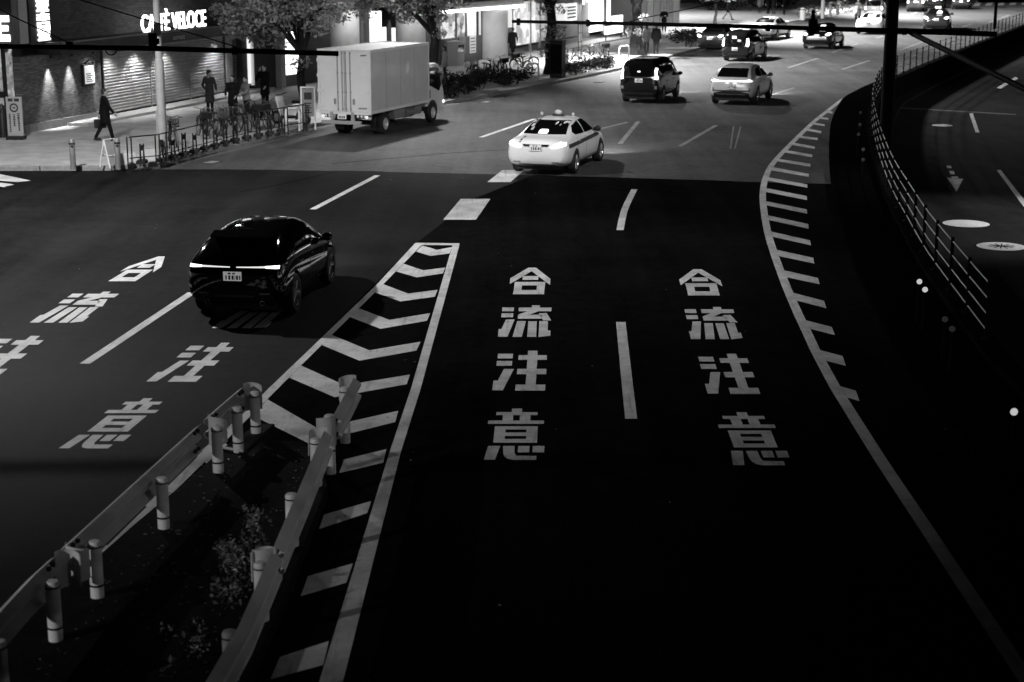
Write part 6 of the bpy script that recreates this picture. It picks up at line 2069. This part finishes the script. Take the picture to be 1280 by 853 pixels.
for k in range(13):
    f = (k + .5) / 13
    L = [fpost[0], fpost[1], fpost[2], fpost[3]]
    tot_ = sum((b - a).length for a, b in zip(L, L[1:])); s = f * tot_
    for a, b in zip(L, L[1:]):
        l_ = (b - a).length
        if s <= l_: p = a.lerp(b, s / l_); break
        s -= l_
    st = MB()
    for s2 in (-.05, .05):
        st.tube([(p.x + s2, p.y + .05, SW), (p.x + s2, p.y + .1, SW + .30), (p.x + s2 - .05, p.y + .36, SW + .62 + .1 * (k % 2)), (p.x + s2 - .1, p.y + .6, SW + .3), (p.x + s2 - .1, p.y + .7, SW)], .022, 6)
    st.box(p.x - .03, p.y + .30, SW + .52 + .1 * (k % 2), .10, .12, .15, .4)
    st.box(p.x - .03, p.y + .2, SW + .12, .25, .5, .1)
    st.build('bicycle_stand', BLACKW, pf)

# ================================================================== bollards, signs
STEEL = mat('bollard_steel', .3, .4, .5, noise=.2, scale=4)
def bollard(px, py, h, r, label, m=None, group='bollards at the corner'):
    g = G(px, py, SW)
    t = thing('bollard', label, 'bollard', (g.x, g.y, SW), 0, group)
    MB().lathe([(.001, -.02), (r, -.02), (r, h - .07), (r * .8, h - .02), (r * .35, h), (.001, h)], 20).build('post', m or STEEL, t, smooth=True)
    MB().lathe([(r, h - .17), (r + .006, h - .17), (r + .006, h - .12), (r, h - .12)], 20).build('band', BLACKW, t)
    MB().ball((0.02, -r, h - .22), (.04, .02, .04), 8).build('chain_eye', BLACKW, t)
    return t
bollard(91.7, 211, .88, .085, 'grey steel bollard standing alone at the pavement edge')
bollard(148, 211, .9, .085, 'grey steel bollard touching the white folded sign frame')
for k, (px, py, h, r, lab) in enumerate(((1003, 25, 1.0, .22, 'wide pale bollard by the far bicycles'), (1028, 23, 1.9, .16, 'tallest far pale bollard among the bicycles'), (1037.5, 20.5, 1.2, .13, 'slim far bollard right of the tallest one'), (1047, 18.5, 1.0, .15, 'far pale bollard nearest the riders'))):
    bollard(px, py, h, r, lab, mat('pale_stone', .45, .7), 'bollards at the far corner')
bollard(708.5, 87.5, .85, .1, 'pale post in the bush below the four panel notice stand', mat('pale_stone', .45, .7), 'posts in the kerbside strip')
bollard(22 / 8 * 1.0 + 1.5, 172, 1.1, .12, 'dark traffic cone shaped post by the glass shop at the left edge', BLACKW, 'posts by the glass shop')
g = G(697, 97, SW)
ub = thing('utility_box', 'dark upright utility cabinet beside the trunk with leafy sprigs', 'utility cabinet', (g.x, g.y, SW), -R(22))
MB().b(-.32, .32, -.25, .25, 0, 1.75).build('case', BLACKW, ub, bevel=.02)
MB().b(-.35, .35, -.28, .28, 1.75, 1.8).build('lid', BLACKW, ub)
MB().b(-.28, .28, -.262, -.251, .2, 1.6).build('door', DARKST, ub)
g = G(138, 209, SW)
fs = thing('folded_sign', 'white folding sign frame leaning against the steel bollard', 'sign frame', (g.x, g.y, SW), R(55))
mb = MB()
for s in (-1, 1):
    mb.tube([(-.2, s * .22, 0), (-.2, .0, .82), (.2, .0, .82), (.2, s * .22, 0)], .022, 7)
    mb.tube([(-.2, s * .13, .35), (.2, s * .13, .35)], .018, 6)
mb.build('frame', WHITEP2, fs)
MB().add([(-.18, -.2, .08), (.18, -.2, .08), (.18, -.02, .76), (-.18, -.02, .76), (-.18, -.19, .08), (.18, -.19, .08), (.18, -.01, .76), (-.18, -.01, .76)], [(3, 2, 1, 0), (4, 5, 6, 7), (0, 1, 5, 4), (1, 2, 6, 5), (2, 3, 7, 6), (3, 0, 4, 7)]).build('panel', mat('panel_pale', .34, .4), fs)
# white blocks on the ground by the fence
for px, py, lab in ((160, 205, 'pale plastic block between the steel bollard and the black fence'), (186, 200, 'pale plastic block inside the black pipe fence')):
    g = G(px, py, SW)
    t = thing('plastic_block', lab, 'block', (g.x, g.y, SW), R(30), 'pale plastic blocks by the fence')
    MB().add([(-.3, -.15, 0), (.3, -.15, 0), (.3, .15, 0), (-.3, .15, 0), (-.25, -.02, .32), (.25, -.02, .32), (.25, .1, .32), (-.25, .1, .32)], [(3, 2, 1, 0), (4, 5, 6, 7), (0, 1, 5, 4), (1, 2, 6, 5), (2, 3, 7, 6), (3, 0, 4, 7)]).build('body', PALEW, t, bevel=.02)
    MB().tube([(-.1, .04, .32), (-.1, .04, .38), (.1, .04, .38), (.1, .04, .32)], .015, 6).build('grip', PALEW, t)
# tall standing sign with a round prohibition mark
g = G(20.5, 174.5, SW)
ss = thing('standing_sign', 'tall grey standing sign with a ring mark and small print by the brick corner', 'sign', (g.x, g.y, SW), R(-4))
MB().b(-.30, .30, -.18, .18, 0, .12).build('base', BLACKW, ss, bevel=.02)
bd = MB().b(-.27, .27, -.035, .035, .12, 1.42).build('board', mat('sign_grey', .40, .5), ss, bevel=.012)
MB().lathe([(.10, -.006), (.15, -.006), (.15, 0), (.10, 0)], 28, axis='y', c=(0, -.037, 1.06)).build('ring_mark', INK, bd)
mb = MB(); mb.b(-.19, -.03, -.042, -.036, 1.27, 1.37); mb.b(.02, .19, -.042, -.036, 1.27, 1.37); mb.b(-.05, .05, -.042, -.036, 1.04, 1.08)
rg = random.Random(8)
for cx, z0, z1 in ((-.16, .25, .85), (-.01, .45, .82), (.14, .30, .86)):
    z = z0
    while z < z1:
        h_ = rg.choice((.035, .05, .06)); w_ = rg.uniform(.05, .085)
        mb.b(cx - w_ / 2, cx + w_ / 2, -.042, -.036, z, z + h_); z += h_ + .02
mb.build('sign_print', INK, bd)
# ================================================================== people
SKIN = mat('skin', .38, .55)
HAIRM = mat('hair_black', .012, .5)
SHOE = mat('shoe_black', .012, .4)
def cap(mb, a, b, ra, rb, n=10):
    """a rounded tapered limb"""
    a, b = Vector(a), Vector(b)
    d = b - a
    if d.length < 1e-6: d = Vector((0, 0, .001))
    u = d.normalized()
    pts = [a - u * ra * .9, a - u * ra * .5, a, a.lerp(b, .5), b, b + u * rb * .5, b + u * rb * .9]
    mb.tube(pts, [ra * .4, ra * .87, ra, (ra + rb) / 2, rb, rb * .87, rb * .4], n)
def fuse(mb, name, m, parent, voxel=.022, smooth=2):
    o = mb.build(name, m, parent)
    r_ = o.modifiers.new('r', 'REMESH'); r_.mode = 'VOXEL'; r_.voxel_size = voxel
    s_ = o.modifiers.new('s', 'SMOOTH'); s_.iterations = smooth; s_.factor = .5
    realise(o)
    o.data.polygons.foreach_set('use_smooth', [True] * len(o.data.polygons))
    return o
def person(px, py, height, face, label, coat=.02, coat_len=.85, trousers=.02, hair='short', larm=None, rarm=None, lleg=(0, 0), rleg=(0, 0), group=None, bag=None, hat=None, world=None, base=SW, head_turn=0, scarf=None, seat=False, detail=True):
    """face: heading of the body, degrees anticlockwise from +Y seen from above. arms: (elbow offset, hand offset) from the shoulder in a 1.7 m body; legs: (swing deg, knee bend deg)"""
    g = Vector(world) if world else G(px, py, base)
    t = thing('person', label, 'person', (g.x, g.y, base), R(face), group)
    k = height / 1.70
    t.scale = (k, k, k)
    hipz = .90
    cm, tm = mat('cloth_%03d' % int(coat * 1000), coat, .85, spec=.08, noise=.2, scale=6), mat('cloth_%03d' % int(trousers * 1000), trousers, .85, spec=.08, noise=.2, scale=6)
    legs = []
    for s, (sw, kn) in ((-1, lleg), (1, rleg)):
        h = Vector((s * .09, 0, hipz))
        a = R(sw)
        kp = h + Vector((s * .005, math.sin(a) * .43, -math.cos(a) * .43))
        a2 = a - R(kn)
        ap = kp + Vector((0, math.sin(a2) * .41, -math.cos(a2) * .41))
        legs.append([h, kp, ap])
    low = min(l[2].z for l in legs)
    dz = .075 - low
    for l in legs:
        for i in range(3): l[i] = l[i] + Vector((0, 0, dz))
    hz = hipz + dz
    neck = Vector((0, .0, hz + .55)); head = Vector((0, .02, hz + .70))
    arms = []
    for s, sp in ((-1, larm), (1, rarm)):
        sh = Vector((s * .185, 0, hz + .49))
        e, w = sp if sp else ((s * .06, -.02, -.28), (s * .07, .04, -.53))
        arms.append((s, sh, sh + Vector(e), sh + Vector(w)))
    # the body: one continuous skin
    b = MB()
    b.ball((0, 0, hz + .02), (.155, .11, .12), 12); b.ball((0, 0, hz + .18), (.135, .095, .16), 12); b.ball((0, 0, hz + .38), (.165, .11, .17), 12)
    cap(b, (0, 0, hz + .45), neck + Vector((0, .005, .06)), .062, .052)
    for s, sh, el, wr in arms:
        cap(b, (s * .10, 0, sh.z - .02), sh, .07, .058); cap(b, sh, el, .05, .04); cap(b, el, wr, .04, .026)
    for h, kp, ap in legs:
        cap(b, h, kp, .085, .055); cap(b, kp, ap, .055, .036)
        cap(b, ap + Vector((0, -.02, -.03)), ap + Vector((0, .13, -.045)), .036, .028)
    ct, st = math.cos(R(head_turn)), math.sin(R(head_turn))
    hd = lambda x, y, z: (head.x + x * ct - y * st, head.y + x * st + y * ct, head.z + z)
    b.ball(hd(0, 0, .02), (.076, .094, .105), 14); b.ball(hd(0, .02, -.05), (.056, .07, .07), 12)
    cap(b, hd(0, .09, .01), hd(0, .108, -.02), .011, .015, 6)
    for s in (-1, 1): b.ball(hd(s * .078, -.005, -.005), (.012, .022, .03), 8)
    body = fuse(b, 'body', SKIN, t, .018, 1)
    fc = MB()
    for s in (-1, 1): fc.ball(hd(s * .03, .086, .022), (.012, .008, .007), 6)
    cap(fc, hd(-.02, .088, -.052), hd(.02, .088, -.052), .005, .005, 5)
    fc.build('face_features', HAIRM, body)
    for s, sh, el, wr in arms:
        hn = MB()
        d = (wr - el).normalized()
        side = d.cross(Vector((0, 1, 0)));  side = side.normalized() if side.length > .1 else Vector((1, 0, 0))
        f = Vector((0, 1, 0)) - d * d.y; f = f.normalized() if f.length > .1 else Vector((0, 0, 1))
        palm = wr + d * .05
        cap(hn, wr, palm + d * .03, .026, .034, 8)
        for j in range(4):
            o_ = f * (-.028 + .019 * j) * 1.0
            r0 = palm + d * .045 + o_
            L_ = (.055, .068, .072, .06)[j]
            cap(hn, r0, r0 + d * L_ * .6 - side * s * .004, .0095, .009, 6); cap(hn, r0 + d * L_ * .6 - side * s * .004, r0 + d * L_ - side * s * .022, .009, .007, 6)
        cap(hn, palm + f * .025 - d * .01, palm + f * .055 + d * .035 - side * s * .01, .012, .009, 6)
        hn.build('hand', SKIN, body, smooth=True)
    # hair
    hr = MB()
    hr.ball(hd(0, -.018, .045), (.086, .098, .092), 14)
    if hair == 'long':
        cap(hr, hd(0, -.05, .02), hd(0, -.07, -.2), .08, .06); cap(hr, hd(.05, -.02, .0), hd(.07, -.02, -.16), .035, .03); cap(hr, hd(-.05, -.02, .0), hd(-.07, -.02, -.16), .035, .03)
    else:
        hr.ball(hd(0, -.045, -.01), (.078, .065, .075), 10)
    fuse(hr, 'hair', HAIRM, t, .02, 1)
    # clothes
    c = MB()
    c.ball((0, .0, hz + .40), (.205, .135, .19), 14); c.ball((0, 0, hz + .18), (.185, .13, .2), 14)
    cap(c, (0, 0, hz + .48), (0, -.005, hz + .545), .10, .082)
    for s, sh, el, wr in arms:
        cap(c, (s * .08, 0, sh.z - .03), sh, .095, .08); cap(c, sh, el, .074, .06); cap(c, el, el.lerp(wr, .93), .06, .046)
    zb = hz + .06 - (coat_len - .6) * .9
    steps = 4
    for i in range(steps + 1):
        z = hz + .1 + (zb - hz - .1) * i / steps
        c.ball((0, .0, z), (.19 + .02 * i / steps, .135 + .025 * i / steps + (.02 if coat_len > .8 else 0), .12), 14)
    fuse(c, 'coat', cm, t, .024, 2)
    tr_ = MB()
    tr_.ball((0, 0, hz + .0), (.165, .12, .13), 12)
    for h, kp, ap in legs:
        cap(tr_, h, kp, .10, .073); cap(tr_, kp, ap + Vector((0, 0, .03)), .072, .058)
    fuse(tr_, 'trousers', tm, t, .024, 2)
    for h, kp, ap in legs:
        sh_ = MB()
        cap(sh_, ap + Vector((0, -.035, -.025)), ap + Vector((0, .14, -.038)), .048, .036)
        sh_.b(ap.x - .042, ap.x + .042, ap.y - .075, ap.y + .16, ap.z - .075, ap.z - .055)
        fuse(sh_, 'shoe', SHOE, t, .016, 1)
    if scarf is not None:
        s_ = MB(); cap(s_, (0, 0, hz + .5), (0, -.01, hz + .57), .115, .09); fuse(s_, 'scarf', mat('cloth_%03d' % int(scarf * 1000), scarf, .9, noise=.2, scale=6), t, .024, 1)
    if hat:
        h_ = MB(); h_.ball(hd(0, -.01, .085), (.098, .112, .055), 14); h_.ball(hd(0, .05, .065), (.07, .09, .014), 10)
        fuse(h_, 'cap', mat('cap_cloth', hat, .8), t, .014, 1)
    if bag:
        s, sz, bm = bag[:3]
        wr = arms[0 if s < 0 else 1][3]
        q = MB().b(wr.x - sz[0] / 2, wr.x + sz[0] / 2, wr.y - sz[1] / 2, wr.y + sz[1] / 2, wr.z - .16 - sz[2], wr.z - .16)
        W_ = t.matrix_basis
        bg_ = thing('handbag' if sz[2] < .3 else 'briefcase', bag[3] if len(bag) > 3 else 'dark bag', 'bag', t.location, t.rotation_euler.z)
        bg_.scale = t.scale
        q.build('bag_body', bm, bg_, bevel=.03)
        MB().tube([(wr.x, wr.y - sz[1] * .28, wr.z - .17), (wr.x, wr.y - .05, wr.z - .09), (wr.x, wr.y + .05, wr.z - .09), (wr.x, wr.y + sz[1] * .28, wr.z - .17)], .012, 6).build('bag_handle', bm, bg_)
    return t
dn = lambda s, f=0.0, b=.12: ((s * .05, -.02 + f * .5, -.28), (s * .06, f + b * .5, -.52))
BAGM = mat('bag_black', .015, .5)
person(133, 176.5, 1.72, -62, 'person in a dark coat walking with a black bag past the shutter', .008, .95, .008, larm=((-.05, -.05, -.28), (-.09, -.10, -.52)), rarm=((.08, .08, -.26), (.05, .24, -.45)), lleg=(-16, 12), rleg=(15, 3), bag=(-1, (.12, .40, .30), BAGM, 'black bag in the hand of the person walking past the shutter'))
person(263, 142, 1.62, -20, 'person in a long grey coat and flat cap seen from behind at the shutter', .035, 1.1, .015, hat=.02, larm=((-.11, -.02, -.26), (-.07, .10, -.45)), rarm=((.11, -.02, -.26), (.07, .10, -.45)), scarf=.2, head_turn=-35)
person(292, 151, 1.62, 172, 'person with short dark hair in a black coat facing the road behind the bicycles', .012, .9, .02, larm=((-.07, .08, -.27), (-.02, .22, -.42)), rarm=((.07, .08, -.27), (.03, .2, -.42)))
person(309, 150, 1.56, 128, 'person in a pale jacket facing left behind the bicycles', .22, .72, .02, hair='short', larm=((-.06, .12, -.26), (.02, .34, -.36)), rarm=((.08, .08, -.26), (.04, .3, -.36)), scarf=.1)
person(332, 138.5, 1.74, 150, 'tall person in black raising a hand to the cheek before the dark doorway', .008, .95, .01, larm=((-.06, .08, -.27), (-.02, .2, -.44)), rarm=((.1, .14, -.22), (-.07, .16, .10)))
person(533, 101, 1.6, 165, 'person in a pale top half hidden between the truck box and the dark trunk', .30, .72, .02, hair='long', head_turn=20)
person(556, 101, 1.6, 100, 'long haired person in a white jacket beyond the truck cab', .45, .85, .03, hair='long')
person(641, 73, 1.70, 20, 'person in a dark coat walking past the round white column', .01, .95, .01, rarm=((.1, .06, -.26), (.16, .2, -.42)), lleg=(-14, 10), rleg=(14, 3))
person(729, 40, 1.62, 90, 'person in dark clothes in front of the pale shop notices', .015, .9, .02, hair='long')
person(735, 39, 1.66, -70, 'person in grey standing at the dark shop entry', .06, .9, .04)
person(830, 40.5, 1.72, 168, 'person in black facing the camera before the grey wall panels', .01, .8, .015, larm=((-.08, .06, -.26), (.06, .22, -.24)), rarm=((.08, .06, -.26), (-.02, .2, -.3)))
person(820, 68, 1.72, -10, 'person in a black jacket seen from behind at the kerb by the square hedge', .012, .8, .03)
person(808, 65.5, 1.62, 10, 'person in pale patterned clothes beside the person in the black jacket', .22, .9, .08, hair='long')
person(910, 25, 1.66, -85, 'person in light trousers walking across the far pavement', .02, .8, .42, lleg=(-24, 14), rleg=(24, 4), world=None)
for k, (px, py, lab, ct, tr2) in enumerate(((937, 13, 'far person at the left end of the waiting group', .02, .08), (950, 17, 'far person in a grey coat with pale sides in the waiting group', .10, .02), (960, 17.5, 'far person in a wide black coat in the middle of the waiting group', .01, .015),
                                         (967, 17.5, 'far person in black, second from the right of the waiting group', .012, .06), (980, 18.5, 'far person in black trousers at the right end of the waiting group', .012, .012))):
    person(px, py, 1.7, (20, 170, 30, 160, 60)[k], lab, ct, .95, tr2, group='people waiting at the far corner', lleg=(-6, 3) if k == 4 else (0, 0), rleg=(8, 2) if k == 4 else (0, 0))

# motorcycles with riders
def motorbike(px, py, heading, label, rlabel, pale, k=1.0):
    g = G(px, py)
    t = thing('motorcycle', label, 'motorcycle', (g.x, g.y, 0), -R(heading), 'motorcycles up the avenue')
    t.scale = (k,) * 3
    for y in (-.62, .68):
        w = MB().lathe([(.18, -.05), (.27, -.06), (.30, -.03), (.30, .03), (.27, .06), (.18, .05)], 22, axis='x', c=(0, y, .30)).build('wheel', TYRE, t, smooth=True)
        MB().lathe([(.001, -.03), (.18, -.03), (.18, .03), (.001, .03)], 16, axis='x', c=(0, y, .30)).build('rim', RIMM, w)
    m = WHITEP if pale else BLACKP
    mb = MB(); cap(mb, (0, -.75, .72), (0, .05, .66), .15, .17); cap(mb, (0, .05, .66), (0, .5, .8), .15, .12); cap(mb, (0, -.3, .42), (0, .3, .42), .17, .17)
    fuse(mb, 'fairing', m, t, .03, 2)
    mb = MB(); cap(mb, (0, -.62, .84), (0, .02, .82), .11, .12); fuse(mb, 'saddle', TRIM, t, .03, 1)
    MB().tube([(-.36, .38, 1.04), (-.1, .52, 1.0), (.1, .52, 1.0), (.36, .38, 1.04)], .018, 7).build('handlebar', TRIM, t)
    MB().tube([(0, .5, .95), (0, .68, .3)], .04, 7).build('fork', TRIM, t)
    MB().box(0, -.93, .72, .2, .05, .09).build('tail_lamp', BRAKE, t, bevel=.02)
    MB().box(0, -.95, .56, .2, .02, .12).build('number_plate', PLATE, t)
    if pale: MB().box(0, -.82, 1.0, .42, .4, .36).build('top_box', WHITEP, t, bevel=.05)
    r = thing('person', rlabel, 'person', (g.x, g.y, 0), -R(heading), 'riders up the avenue'); r.scale = (k,) * 3
    b = MB()
    b.ball((0, -.22, .92), (.17, .13, .12), 12); b.ball((0, -.2, 1.12), (.16, .12, .2), 12); b.ball((0, -.15, 1.32), (.2, .13, .16), 12); cap(b, (0, -.14, 1.4), (0, -.1, 1.54), .06, .055)
    b.ball((0, -.07, 1.62), (.08, .095, .11), 12)
    for s in (-1, 1):
        cap(b, (s * .19, -.14, 1.38), (s * .28, .05, 1.16), .06, .05); cap(b, (s * .28, .05, 1.16), (s * .33, .36, 1.06), .05, .04)
        for j in range(4): cap(b, (s * (.31 + .015 * j), .38, 1.06), (s * (.31 + .015 * j), .42, 1.03), .011, .009, 6)
        cap(b, (s * .1, -.2, .9), (s * .2, .2, .78), .09, .07); cap(b, (s * .2, .2, .78), (s * .18, .05, .38), .065, .045); cap(b, (s * .18, .03, .34), (s * .18, .2, .32), .04, .035)
    fuse(b, 'body', mat('cloth_%03d' % (300 if pale else 12), .3 if pale else .012, .85, spec=.08, noise=.2, scale=6), r, .024, 2)
    h = MB(); h.ball((0, -.07, 1.66), (.125, .145, .13), 14); fuse(h, 'helmet', mat('helmet_%d' % pale, .75 if pale else .02, .2, coat=1), r, .02, 1)
    MB().add([(-.1, .06, 1.6), (.1, .06, 1.6), (.09, .055, 1.7), (-.09, .055, 1.7), (-.1, .045, 1.6), (.1, .045, 1.6), (.09, .04, 1.7), (-.09, .04, 1.7)], [(0, 1, 2, 3), (7, 6, 5, 4), (0, 4, 5, 1), (1, 5, 6, 2), (2, 6, 7, 3), (3, 7, 4, 0)]).build('visor', GLASSM, r)
motorbike(1072, 24, 25, 'white motorcycle with a top box left of the far grey van', 'person in pale clothes and white helmet riding the white motorcycle', True)
motorbike(1244, 10, 10, 'small dark motorcycle at the distant zebra crossing', 'person in dark clothes riding the small dark motorcycle', False)
